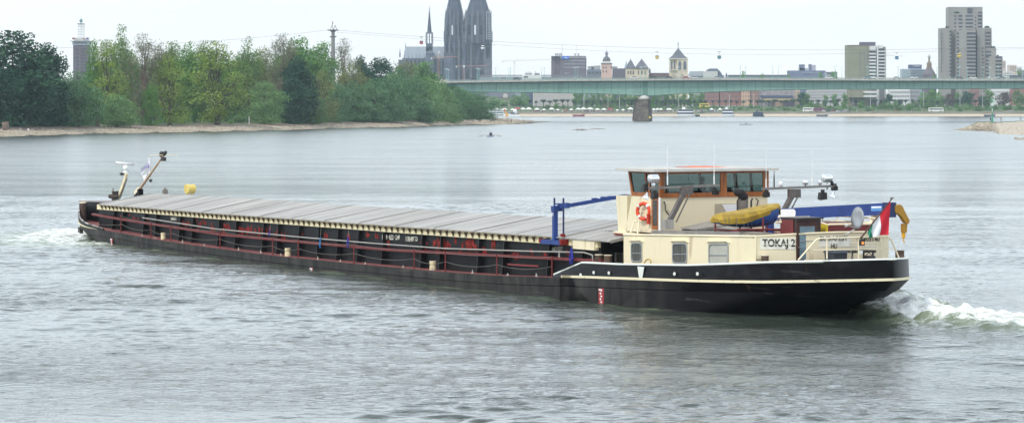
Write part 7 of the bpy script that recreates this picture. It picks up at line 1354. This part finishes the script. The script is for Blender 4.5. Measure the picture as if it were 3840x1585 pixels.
# ---- row below the bridge
DV = 2385.
def low(name, lab, x0, x1, yt, m, D=DV): return Bld(name, lab, x0, x1, D), m
b = Bld('slate_roof_palace', 'old building with a long slate roof and a pale gable left below the bridge', 1800, 1935, 2450); b.box('wall', mat('wall_buff', (.42, .38, .32), .8), 1800, 1935, 360, 399); b.prism('roof', mat('slate_far', (.16, .17, .21), .6), [(1800, 366), (1806, 342), (1930, 342), (1935, 366)], -1, 14); b.prism('gable', stonew, [(1886, 368), (1886, 358), (1889, 353), (1895, 351), (1901, 353), (1904, 358), (1904, 368)], -2, 3); b.win([1895], [356], 9, 9, MATS['pane_pale'], -2); b.win(fr_(1845, 1930, 9), [362], 3, 5)
b = Bld('dark_glass_office', 'dark blue glass office with pale floor lines left of the ribbed white block', 1955, 2000, 2400); b.box('wall', mat('glass_dark', (.07, .09, .14), .3, amt=.15, scale=.1), 1953, 1999, 336, 399)
for y in (354, 367, 379.5): b.box('floor_line', mat('line_pale', (.36, .40, .46), .5), 1955, 1985, y, y + 1.4, -.4, 0)
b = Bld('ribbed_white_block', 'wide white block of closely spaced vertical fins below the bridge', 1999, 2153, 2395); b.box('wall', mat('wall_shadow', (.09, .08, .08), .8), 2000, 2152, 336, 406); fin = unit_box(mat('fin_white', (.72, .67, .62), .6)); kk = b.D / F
for i in range(50): x = 2000.5 + i * 3.08; inst('fin', fin, b.root, (b.x(x), -.4, 0), (1.7 * kk, .7, b.z(336) if x < 2150 else b.z(336)))
b.box('edge_column', whitewall, 1999, 2001.5, 336, 406, -.8, 0)
bro = mat('brick_far', (.24, .11, .09), .85, col2=(.32, .17, .14), scale=.4)
for lab, x0, x1, yt, m, nx_, ny_ in (('red brick mansion right of the bridge pier trees', 2640, 2696, 338, bro, 8, 3), ('wide red brick mansion with tall windows beneath the bridge', 2700, 2780, 338, bro, 11, 3), ('peach coloured house between the brick mansions', 2782, 2812, 338, mat('wall_apricot', (.55, .36, .24), .8), 3, 3), ('narrow brown house beside the peach coloured one', 2813, 2845, 338, mat('wall_brown', (.35, .20, .15), .8), 4, 3), ('white house front at the left of the dark layered building', 2846, 2856, 338, whitewall, 1, 3), ('sand coloured building at the right of the dark layered building', 2940, 3000, 338, mat('wall_sand', (.50, .40, .28), .8), 6, 3), ('pale apartment house with many windows beneath the bridge', 3030, 3175, 338, mat('wall_pale', (.44, .43, .42), .8), 18, 4), ('white apartment house with a red brick strip left of the pollarded trees', 3336, 3412, 338, whitewall, 12, 3), ('grey house behind the trees below the concrete tower', 3412, 3450, 338, greywall, 5, 3), ('red brick house under the bridge below the concrete tower', 3642, 3672, 338, bro, 4, 3), ('white house near the right edge below the bridge', 3715, 3790, 338, whitewall, 10, 2), ('red brick house at the right edge below the bridge', 3790, 3870, 340, bro, 9, 3)):
    b = Bld('town_house', lab, x0, x1, DV + random.uniform(-6, 6)); b.box('wall', m, x0, x1, yt - 6, 399); ph = 15 if ny_ == 3 else 11; b.win(fr_(x0 + 1.5, x1 - 1.5, nx_), [yt + 5 + ph * i for i in range(ny_)], 3.0, 6.5 if ny_ == 3 else 4.6, mat('pane_far', (.12, .13, .16), .3)); b.box('plinth', greywall, x0, x1, 396, 399, -.4, 0)
b = Bld('layered_building', 'dark layered building with yellow fascia seen through shimmering air', 2856, 2985, 2360); b.box('wall', mat('wall_dusk', (.20, .16, .17), .8, col2=(.35, .33, .33), scale=.3), 2858, 2980, 338, 399); b.box('dark_band', mat('band_navy', (.06, .075, .13), .6), 2852, 2972, 358, 368, -3, 0); b.box('fascia', mat('fascia_yellow', (.42, .33, .17), .7), 2862, 2970, 370, 377, -4, 0); b.box('shopfront', mat('shop_dark', (.07, .05, .08), .6), 2936, 2976, 377, 399, -4, 0); b.box('shop_wall', mat('shop_tan', (.30, .20, .14), .8), 2902, 2934, 383, 399, -4, 0)
# ---- trees of the city bank
cmesh = [tree_meshes(700 + i, k_, H_=12., Wd=11., nclump=16, leaves=900, ls=.85, base=.18, cl=2.0, limbvis=.5) for i, k_ in enumerate(('green', 'green', 'willow', 'dark', 'copper', 'grass'))]
def ctree(name, lab, cat, x, yt, yb, w, D, ki, grp, z=None):
    z = city_z(D) if z is None else z; h = wz(yt, D) - z; t = thing(name, lab, cat, (wx(x, D), D, z - .2), random.uniform(0, 6), grp); a, c = cmesh[ki]; sc = (w * D / F / 10.5, w * D / F / 10.5, max(.5, h) / 12.); inst('trunk', a, t, sc=sc); inst('crown', c, t, sc=sc)
r = random.Random(88); random.seed(88)
for x, yt, w, ki in [(1850, 358, 60, 2), (1885, 372, 46, 2), (1800, 362, 60, 2), (1930, 352, 50, 2), (1965, 345, 44, 2), (1948, 360, 40, 0)] + [(2158 + i * 21, 343 + r.uniform(-3, 6), 30, (0, 1, 2, 0)[i % 4]) for i in range(13)] + [(2450 + i * 23, 346 + r.uniform(-6, 5), 32, (0, 2, 1)[i % 3]) for i in range(9)] + [(3012, 338, 46, 3), (3025, 350, 36, 1), (3095, 356, 34, 0), (3130, 352, 36, 0), (3168, 350, 30, 1), (3330, 345, 40, 3), (3372, 372, 26, 3), (3460, 340, 36, 2), (3490, 336, 44, 0), (3520, 338, 42, 2), (3560, 350, 48, 4), (3625, 335, 62, 3), (3590, 345, 36, 1), (3705, 336, 62, 0), (3765, 346, 66, 4), (3680, 352, 34, 3), (3815, 336, 50, 5), (3855, 345, 46, 0)]:
    lab = {4: 'rust coloured copper beech among the green trees of the city bank', 3: 'dark round tree on the city bank below the bridge'}.get(ki, 'hazy green tree of the promenade row below the bridge'); ctree('riverside_tree', lab, 'tree', x, yt, 400, w, 2345 + r.uniform(-5, 12), ki, {4: 'copper trees on the city bank', 3: 'dark trees on the city bank'}.get(ki, 'trees on the city promenade'))
# tops that show above the bridge deck
for x, yt, w in ((2790, 268, 40), (2860, 276, 34), (3074, 270, 36), (3128, 268, 46), (3500, 280, 30), (3550, 282, 24), (3818, 262, 40), (2960, 282, 30)): ctree('distant_tree', 'tree top peeping over the bridge deck', 'tree', x, yt, 400, w, 2560, 0, 'tree tops above the bridge deck')
# pollarded promenade trees: dark bare-knobbed rows
pol = MB(); pol.tube([(0, 0, 0), (0, 0, 3.2)], [.28, .2], 5)
for i in range(9): t = i * .7; pol.tube([(0, 0, 3.0), (1.5 * math.cos(t), .9 * math.sin(t), 4.2 + .3 * (i % 2))], [.14, .10], 4); pol.lathe((1.5 * math.cos(t), .9 * math.sin(t), 4.0 + .3 * (i % 2)), [(.1, 0), (.42, .3), (.3, .7), (.05, .9)], 5)
pol = pol.mesh('trunk', mat('pollard_bark', (.035, .045, .04), .9)); polc = quick_mesh('crown', *(lambda P, s: (np.stack([P + s * np.array(v) for v in ((-1, 0, -1), (1, .3, -1), (1, 0, 1), (-1, -.3, 1))], 1).reshape(-1, 3), np.arange(4 * len(P)).reshape(-1, 4)))(np.random.default_rng(4).normal(size=(160, 3)) * np.array([1.1, .8, .45]) + np.array([0, 0, 4.4]), .13), LM['dark'])
for i in range(74):
    x = 1990 + i * 23.5 + r.uniform(-4, 4)
    if 3150 < x < 3190: continue
    t = thing('pollarded_tree', 'small pollarded plane tree in the promenade row', 'tree', (wx(x, 2335), 2335 + r.uniform(-2, 2), 7.4), r.uniform(0, 6), 'pollarded plane trees on the promenade'); s_ = r.uniform(1.0, 1.3); inst('trunk', pol, t, sc=(s_, s_, s_)); inst('crown', polc, t, sc=(s_, s_, s_))
# bushes on the slope
for i in range(130):
    x = 1975 + i * 15 + r.uniform(-6, 6); o_ = r.uniform(38, 60); D = DB + o_; s_ = r.uniform(.45, .95) * (1.5 if x > 3000 else 1); t = thing('bush', 'green bush on the embankment slope below the promenade', 'bush', (wx(x, D), D, city_z(D) - .4), r.uniform(0, 6), 'bushes on the embankment slope'); inst('foliage', cmesh[(0, 5, 2, 1)[i % 4]][1], t, (0, 0, -2. * s_ * .5), (s_ * .55, s_ * .5, s_ * .42))
# lower quay wall
q = MB(); q.box(wx(1955, DB + 16.5), wx(3900, DB + 16.5), 0, .6, 1.6, 3.75); o = q.build('quay_wall', mat('quay_stone', (.20, .18, .15), .9, col2=(.28, .26, .2), scale=.1), None, False, (0, DB + 16.4, 0)); tag(o, 'long low stone quay wall along the far shore', 'wall')
# market tents and a crowd
DT = DB + 22; tent_m = mat('tent_white', (.80, .79, .76), .7, amt=.04); tp = MB(); tp.hexa([(-2, -1.6, 2.1), (2, -1.6, 2.1), (2, 1.6, 2.1), (-2, 1.6, 2.1)], [(-.3, -.2, 3.3), (.3, -.2, 3.3), (.3, .2, 3.3), (-.3, .2, 3.3)]); tp.box(-2, 2, -1.62, 1.62, 1.85, 2.1); tpm = tp.mesh('canopy', tent_m); tl = MB()
for sx in (-1.9, 1.9):
    for sy in (-1.5, 1.5): tl.box(sx - .06, sx + .06, sy - .06, sy + .06, 0, 2.1)
tl.box(-1.9, 1.9, -1.53, -1.45, 1.95, 2.05); tl.box(-1.9, 1.9, 1.45, 1.53, 1.95, 2.05); tl.box(-1.93, -1.87, -1.5, 1.5, 1.9, 2.0); tlm = tl.mesh('frame', darksteel); tmr = tp.mesh('canopy', mat('tent_red', (.35, .06, .07), .7))
i = 0; x = 1862
while x < 2395:
    if not (2098 < x < 2106): t = thing('market_tent', 'red market tent on the far promenade' if i % 7 == 3 else 'white market tent on the far promenade', 'market tent', (wx(x, DT), DT + r.uniform(0, 3), 3.7), 0, 'red market tents' if i % 7 == 3 else 'white market tents'); s_ = r.uniform(.6, 1.2); inst('canopy', tmr if i % 7 == 3 else tpm, t, sc=(s_ * 1.15, 1, s_ * .95)); inst('frame', tlm, t, sc=(s_ * 1.15, 1, s_ * .9))
    x += r.uniform(14, 32); i += 1
for x in (2452, 2466, 2478, 2505, 2512, 2668, 2700): t = thing('market_tent', 'small white tent right of the bridge pier', 'market tent', (wx(x, DT), DT, 3.7), 0, 'tents right of the bridge pier'); inst('canopy', tpm, t, sc=(.8, 1, .9)); inst('frame', tlm, t, sc=(.8, 1, .9))
st_ = body(STAND, tan_c, dark_c, 'figure'); q = MB(); cols = [mat('crowd_%d' % i, c, .8) for i, c in enumerate([(.05, .05, .08), (.4, .38, .36), (.3, .08, .08), (.1, .14, .3), (.6, .6, .6)])]
for k in range(330):
    x = r.uniform(1990, 2700) if k < 300 else r.uniform(2990, 3500); D = DB + r.uniform(18, 33); c = Vector((wx(x, D), D, 3.68)); q.mi = r.randrange(5); q.lathe(c, [(.16, 0), (.2, .8), (.26, 1.35), (.08, 1.45), (.12, 1.6), (.05, 1.78)], 5)
tag(q.build('crowd', cols), kind='stuff')
# buses and parked cars
def bus(lab, x, D, m, L_=11.5, rz=.0, top=None):
    t = thing('bus', lab, 'bus', (wx(x, D), D, city_z(D)), rz, None); q = MB(); q.prism([(-L_ / 2, -1.25, .4), (L_ / 2, -1.25, .4), (L_ / 2, -1.25, 2.9), (L_ / 2 - .4, -1.25, 3.4), (-L_ / 2 + .2, -1.25, 3.4), (-L_ / 2, -1.25, 3.1)], (0, 2.5, 0)); q.build('body', m, t); q = MB(); q.box(-L_ / 2 + .4, L_ / 2 - .5, -1.29, 1.29, 1.7, 2.7); q.box(L_ / 2 - .05, L_ / 2 + .03, -1.1, 1.1, 1.5, 2.9); q.build('window_band', bpy.data.materials['car_glass'], t)
    for sx in (-.32, .32):
        for sy in (-1.2, 1.2): q = MB(); q.lathe((sx * L_, sy, .5), [(.5, -.12), (.5, .12)], 12, (0, 1, 0)); q.build('wheel', lampb, t)
    return t
bus('white coach parked on the embankment road under the bridge, left of the red coach', 3032, DB + 34, cm('bus_white', (.80, .79, .74)), 9, -.5); bus('dark red coach parked to the right of the white one', 3074, DB + 30, cm('bus_red', (.20, .07, .09)), 9, -.4); bus('long white coach by the green embankment below the rightmost church', 3510, DB + 30, cm('bus_pale', (.72, .72, .66)), 12, 0); bus('yellow double deck bus among the promenade trees right of the pier', 2641, 2330, cm('bus_yellow', (.70, .55, .04)), 8, .1)
for i, (x, c) in enumerate([(3092 + j * 11, 'wksrwskwk'[j]) for j in range(9)]): car('parked car on the lower quay right of the red coach', x, DB + 27, 3.7, CM[c], group='cars parked on the lower quay', L_=4)
# lamp posts on the promenade and flag posts
for x, yt in ((2190, 352), (2280, 362), (2323, 358), (2545, 352), (2735, 356), (2826, 354), (3264, 330), (3415, 352), (3464, 346), (3600, 335), (3685, 350)):
    t = thing('promenade_lamp', 'thin pale lamp post on the far promenade', 'street lamp', (wx(x, 2325), 2325, 7.5), 0, 'lamp posts on the far promenade'); q = MB(); q.tube([(0, 0, 0), (0, 0, wz(yt, 2325) - 7.5)], [.2, .12], 5); q.build('pole', mat('post_pale', (.55, .55, .52), .6), t); q = MB(); q.box(-.6, .6, -.2, .2, wz(yt, 2325) - 7.5, wz(yt, 2325) - 7.2); q.build('lamp_head', MATS['post_pale'], t)
# ================================================================= BOATS
def hullpts(L_, B_, h, n=10): 
    o = []
    for i in range(n + 1): t = i / n; o.append((-L_ / 2 + L_ * t, B_ / 2 * min(1, (t / .06) ** .5 if t < .06 else 1) * (1 if t < .72 else math.cos((t - .72) / .28 * math.pi / 2) ** .7 + .02)))
    return [(x, -w) for x, w in o] + [(x, w) for x, w in reversed(o)]
def boat_hull(mb, L_, B_, h, z0=-.3): o = hullpts(L_, B_, h); mb.grid([[(x * .97, y * .8, z0) for x, y in o], [(x, y, h) for x, y in o]], True); mb.add([(x, y, h) for x, y in o], [tuple(range(len(o)))])
# river cruise ship (moored, partly behind the wooded point)
DCS = 2262.; kk = DCS / F; t = thing('cruise_ship', 'long white river cruise ship with an orange prow flourish behind the wooded point', 'ship', (wx(1888, DCS), DCS, 0)); X = lambda x: (x - 1888) * kk; Z = lambda y: wz(y, DCS)
q = MB(); q.prism([(X(1700), 0, -.3), (X(1898), 0, -.3), (X(1908), 0, Z(428)), (X(1700), 0, Z(430))], (0, 11, 0)); q.build('hull', white, t); q = MB(); q.box(X(1826), X(1891), .4, 10.6, Z(430), Z(416)); q.box(X(1700), X(1826), .4, 10.6, Z(432), Z(425)); q.build('superstructure', white, t); q = MB(); q.box(X(1824), X(1893), .2, 10.8, Z(416), Z(414)); q.build('sun_deck', mat('sundeck_grey', (.25, .27, .3), .6), t)
gm = unit_box(mat('cabin_glass', (.10, .17, .17), .2))
for x in fr_(1830, 1888, 9):
    for y in (425, 434.5): inst('window', gm, t, (X(x), .25, Z(y)), (5.0 * kk, .5, 5.5 * kk))
for x in fr_(1782, 1822, 6): inst('window', gm, t, (X(x), .25, Z(435)), (4.6 * kk, .5, 5 * kk))
q = MB(); q.prism([(X(x), -.15, Z(y)) for x, y in ((1889, 440), (1898, 431), (1894, 420), (1894, 411), (1898, 416), (1900, 424), (1907, 431), (1903, 437), (1894, 442), (1884, 442))], (0, .2, 0)); q.build('prow_emblem', mat('emblem_orange', (.80, .38, .05), .5), t); q = MB(); q.lathe((X(1892), .0, Z(412)), [(.3, -1), (.9, -.3), (.6, .6), (.1, .9)], 8); q.build('emblem_top', mat('emblem_red', (.7, .08, .06), .5), t)
q = MB()
for x in (1832, 1844, 1858, 1870, 1882): q.lathe((X(x), 4, Z(414)), [(1.6, .3), (1.3, .8), (.1, 1.5)], 8)
q.build('sunshade', white, t)
t = thing('motor_vessel', 'white vessel with dark wheelhouse windows moored right of the cruise ship', 'ship', (wx(1930, DCS), DCS, 0)); X = lambda x: (x - 1930) * kk
q = MB(); q.prism([(X(1906), 0, -.3), (X(1949), 0, -.3), (X(1951), 0, Z(432)), (X(1910), 0, Z(430))], (0, 8, 0)); q.build('hull', white, t); q = MB(); q.box(X(1908), X(1928), 1, 7, Z(430), Z(420)); q.box(X(1906), X(1933), .6, 7.4, Z(420), Z(418.5)); q.build('deckhouse', whitewall, t); q = MB(); q.box(X(1909), X(1927), .8, 1.2, Z(424), Z(420.5)); q.box(X(1914), X(1947), .1, .5, Z(428.5), Z(426)); q.build('window_band', wing, t); q = MB(); q.lathe((X(1932), 3, Z(430)), [(1.4, 0), (1.5, 3), (1.0, 4.5)], 10); q.build('funnel', white, t)
# tour boat, blurred boat, work boats, pontoons
def tour(lab, x0, x1, D, decks, m=white):
    xc = (x0 + x1) / 2; k = D / F; t = thing('tour_boat', lab, 'boat', (wx(xc, D), D, 0)); L_ = (x1 - x0) * k; q = MB(); boat_hull(q, L_, 5.5, 1.3); q.build('hull', m, t)
    for i in range(decks): z = 1.3 + i * 2.3; f_ = .92 - .1 * i; q = MB(); q.box(-L_ * f_ / 2, L_ * f_ / 2 * .85, -2.3, 2.3, z, z + .6); q.box(-L_ * f_ / 2 - .2, L_ * f_ / 2 * .88, -2.5, 2.5, z + 2.1, z + 2.3); q.build('deck', m, t); q = MB(); q.box(-L_ * f_ / 2 + .1, L_ * f_ / 2 * .84, -2.2, 2.2, z + .6, z + 2.1); q.build('window_band', mat('boat_glass', (.05, .06, .10), .2), t)
    q = MB(); q.box(-L_ * .2, -L_ * .05, -1.2, 1.2, 1.3 + decks * 2.3, 3 + decks * 2.3); q.tube([(0, 0, decks * 2.3 + 1), (0, 0, decks * 2.3 + 5)], .1, 5); q.build('wheelhouse', m, t)
tour('two deck white tour boat moored right of the bridge pier', 2537, 2608, 2255., 2); tour('blurred white boat with canopy right of the green landing stage', 2706, 2755, 2258., 2); tour('small dark hulled work boat moored far right of the white boats', 2822, 2866, 2258., 1, mat('hull_dark', (.06, .08, .12), .5))
t = thing('landing_stage', 'green sloping landing stage between the two white boats', 'landing stage', (wx(2634, 2262.), 2262., 0)); k = 2262 / F; q = MB(); q.prism([(-26 * k, 0, 2.4), (26 * k, 0, 4.2), (26 * k, 0, 5.0), (-26 * k, 0, 1.2 + .4)], (0, 4, 0)); q.build('ramp', mat('ramp_green', (.05, .28, .14), .6), t); q = MB(); q.box(-28 * k, -10 * k, -1, 5, -.3, 1.5); q.build('pontoon', darksteel, t)
for lab, x0, x1, rx, ry, D, pc2, m in (('red and blue floating pontoon with a pale gangway left of the pier', 2148, 2192, 2256, 419, 2255., 'pontoon_red', (.25, .07, .10)), ('grey pontoon with a long sloping gangway below the coaches', 3064, 3104, 3186, 416, 2258., 'pontoon_grey', (.13, .12, .13)), ('blue grey pontoon with a red railed gangway near the right bank', 3694, 3732, 3810, 414, 2258., 'pontoon_blue', (.09, .11, .16))):
    k = D / F; t = thing('pontoon', lab, 'pontoon', (wx((x0 + x1) / 2, D), D, 0)); w = (x1 - x0) * k / 2; q = MB(); q.box(-w, w, 0, 6, -.3, wz(430, D)); q.build('float', mat(pc2, m, .6), t); q = MB(); e = ((rx - (x0 + x1) / 2) * k, 9, wz(ry, D)); q.bar((w * .5, 2, wz(430, D)), e, 1.8, .5); q.build('gangway', greywall, t)
    q = MB()
    for dz in (.7, 1.2): q.bar((w * .5, 1, wz(430, D) + dz), (e[0], 8, e[2] + dz), .12)
    q.bar((-w, .1, wz(430, D) + .9), (w, .1, wz(430, D) + .9), .1); 
    for s_ in (-1, -.5, 0, .5, 1): q.bar((w * s_ * .98, .1, wz(430, D)), (w * s_ * .98, .1, wz(430, D) + .9), .12)
    q.build('railing', mat('rail_rust', (.35, .09, .08), .6) if pc2 != 'pontoon_grey' else whitewall, t)
# rowing boats with their crews
def shell(lab, x, y, L_, rz, oars, colour, crew):
    D = wd(y); t = thing('rowing_boat', lab, 'rowing boat', (wx(x, D), D, 0), rz, 'rowing boats on the river'); q = MB(); boat_hull(q, L_, .75, .24, -.1); q.build('hull', cm('shell_' + colour[0], colour[1]), t)
    for i, (yy) in enumerate(crew):
        for s_ in (-1, 1) if oars == 'scull' else ((1, -1)[i % 2],): q = MB(); q.tube([(yy, 0, .55), (yy - .2, s_ * 1.0, .45), (yy - .6, s_ * 3.0, .12)], .03, 4); q.box(yy - .75, yy - .5, s_ * 2.6 - .3, s_ * 2.6 + .45, .05, .12); q.build('oar', mat('oar_tan', (.35, .25, .18), .6), t)
    return D, t
pn = 0
for lab, x, y, L_, rz, oars, colour, crew, cl in (('double scull rowing boat nearest the barge, seen from its end', 1840, 512, 8, 1.35, 'scull', ('blue', (.15, .25, .45)), (-.6, .7), (('dark', dark_c), ('navy', navy))), ('rowing boat with two rowers in white, left of the pair', 2178, 489, 8, 1.1, 'scull', ('grey', (.3, .25, .28)), (-.6, .7), (('white', whitec), ('pale', whitec))), ('smaller white rowing boat ahead of the two white clad rowers', 2241, 485, 7, .7, 'scull', ('pale', (.7, .66, .55)), (0,), (('white', whitec),)), ('distant lone rowing boat right of the bridge pier', 2797, 468, 7, .5, 'scull', ('dim', (.3, .33, .38)), (0,), (('grey', lilac),))):
    D, t = shell(lab, x, y, L_, rz, oars, colour, crew)
    for i, (cx2, (cn, cmm)) in enumerate(zip(crew, cl)):
        pp_ = person('%s rower in %s clothes in the %s' % (('front', 'rear')[i] if len(crew) > 1 else 'single', cn, ('dark double scull nearest the barge', 'boat of white clad rowers', 'small white boat', 'distant boat by the pier')[pn]), (wx(x, D) + cx2 * math.cos(rz), D + cx2 * math.sin(rz), .2), rz + math.pi / 2, SIT, cmm, dark_c, hair if cn != 'white' else MATS['hair_dark'])
    pn += 1
# ================================================================= SPIT THINGS
DM = 1045.; zM = wz(459, DM); t = thing('river_marker', 'green and white banded channel marker pole on the right spit', 'marker pole', (wx(3721, DM), DM, zM - .2)); hm_ = wz(374, DM) - zM; gm_ = mat('marker_green', (.01, .30, .14), .5)
q = MB(); q.lathe((0, 0, 0), [(.45, 0), (.32, 1.0), (.17, 2.6), (.15, hm_ * .50)], 10); q.build('base_pole', gm_, t); q = MB(); q.tube([(0, 0, hm_ * .5), (0, 0, hm_ * .64)], .15, 10); q.tube([(0, 0, hm_ * .76), (0, 0, hm_ * .90)], .14, 10); q.build('white_band', white, t); q = MB(); q.tube([(0, 0, hm_ * .64), (0, 0, hm_ * .76)], .15, 10); q.build('green_band', gm_, t); q = MB(); q.lathe((0, 0, hm_ * .90), [(.42, 0), (.45, .35), (.3, .6), (.02, .85)], 10); q.build('topmark', gm_, t)
for lab, x, y, D, rz, pose, top, legs in (('dark clothed person standing left of the green marker pole', 3715, 458, 1045, .4, STAND, dark_c, dark_c), ('person in grey standing right of the green marker pole', 3754, 457, 1075, 2.5, STAND, tan_c, tan_c), ('person in a lilac jacket walking on the grass at the right edge', 3827, 452, 1050, 1.8, WALK, lilac, dark_c), ('person in dark clothes sitting on the stones of the spit', 3744, 472, 960, .2, SIT, dark_c, dark_c), ('person in reddish clothes sitting beside the dog on the spit', 3767, 471, 962, -.4, SIT, redc, tan_c)):
    person(lab, (wx(x, D), D, wz(y, D)), rz, pose, top, legs, hair)
D = 961.; me = bpy.data.meshes.new('dog'); P0 = [(0, 0, .45), (.25, 0, .47), (.5, 0, .46), (.62, 0, .58), (.74, 0, .62), (.86, 0, .58), (-.18, 0, .55), (-.30, 0, .66), (.02, .08, .25), (-.03, .08, .03), (.02, -.08, .25), (-.06, -.08, .03), (.48, .08, .24), (.50, .08, .03), (.48, -.08, .24), (.44, -.08, .03)]
me.from_pydata(P0, [(0, 1), (1, 2), (2, 3), (3, 4), (4, 5), (0, 6), (6, 7), (0, 8), (8, 9), (0, 10), (10, 11), (2, 12), (12, 13), (2, 14), (14, 15)], []); o = bpy.data.objects.new('dog', me); COL.objects.link(o); o.modifiers.new('s', 'SKIN')
for v, r_ in zip(me.skin_vertices[0].data, (.12, .13, .13, .08, .075, .035, .03, .02, .05, .03, .05, .03, .045, .03, .045, .03)): v.radius = (r_, r_)
me.skin_vertices[0].data[0].use_root = True; o.modifiers.new('u', 'SUBSURF').levels = 1; me.materials.append(mat('dog_brown', (.08, .05, .03), .8)); o.location = (wx(3754, D), D, wz(472, D)); tag(o, 'small brown dog standing between the two seated people on the spit', 'dog')
# ================================================================= HAZE
hz = MB(); hz.box(-7600, 7600, -260, 5500, -2.5, 330); ho = hz.build('haze', None); ho.data.materials.clear(); hmz = bpy.data.materials.new('haze_air'); hmz.use_nodes = True; nt = hmz.node_tree; nt.nodes.remove(nt.nodes['Principled BSDF']); pv = nt.nodes.new('ShaderNodeVolumePrincipled'); pv.inputs['Color'].default_value = (.74, .88, 1., 1); pv.inputs['Density'].default_value = HAZE; pv.inputs['Anisotropy'].default_value = .2; nt.links.new(pv.outputs[0], nt.nodes['Material Output'].inputs['Volume']); ho.data.materials.append(hmz); tag(ho, kind='stuff')

# no chain deeper than thing > part > sub-part
bpy.context.view_layer.update()
def depth(o):
    d = 0
    while o.parent: o = o.parent; d += 1
    return d
for o in [o for o in SC.objects if depth(o) > 2]:
    w = o.matrix_world.copy()
    while depth(o) > 2: o.parent = o.parent.parent
    o.matrix_parent_inverse = Matrix.Identity(4); bpy.context.view_layer.update(); o.matrix_basis = o.parent.matrix_world.inverted() @ w
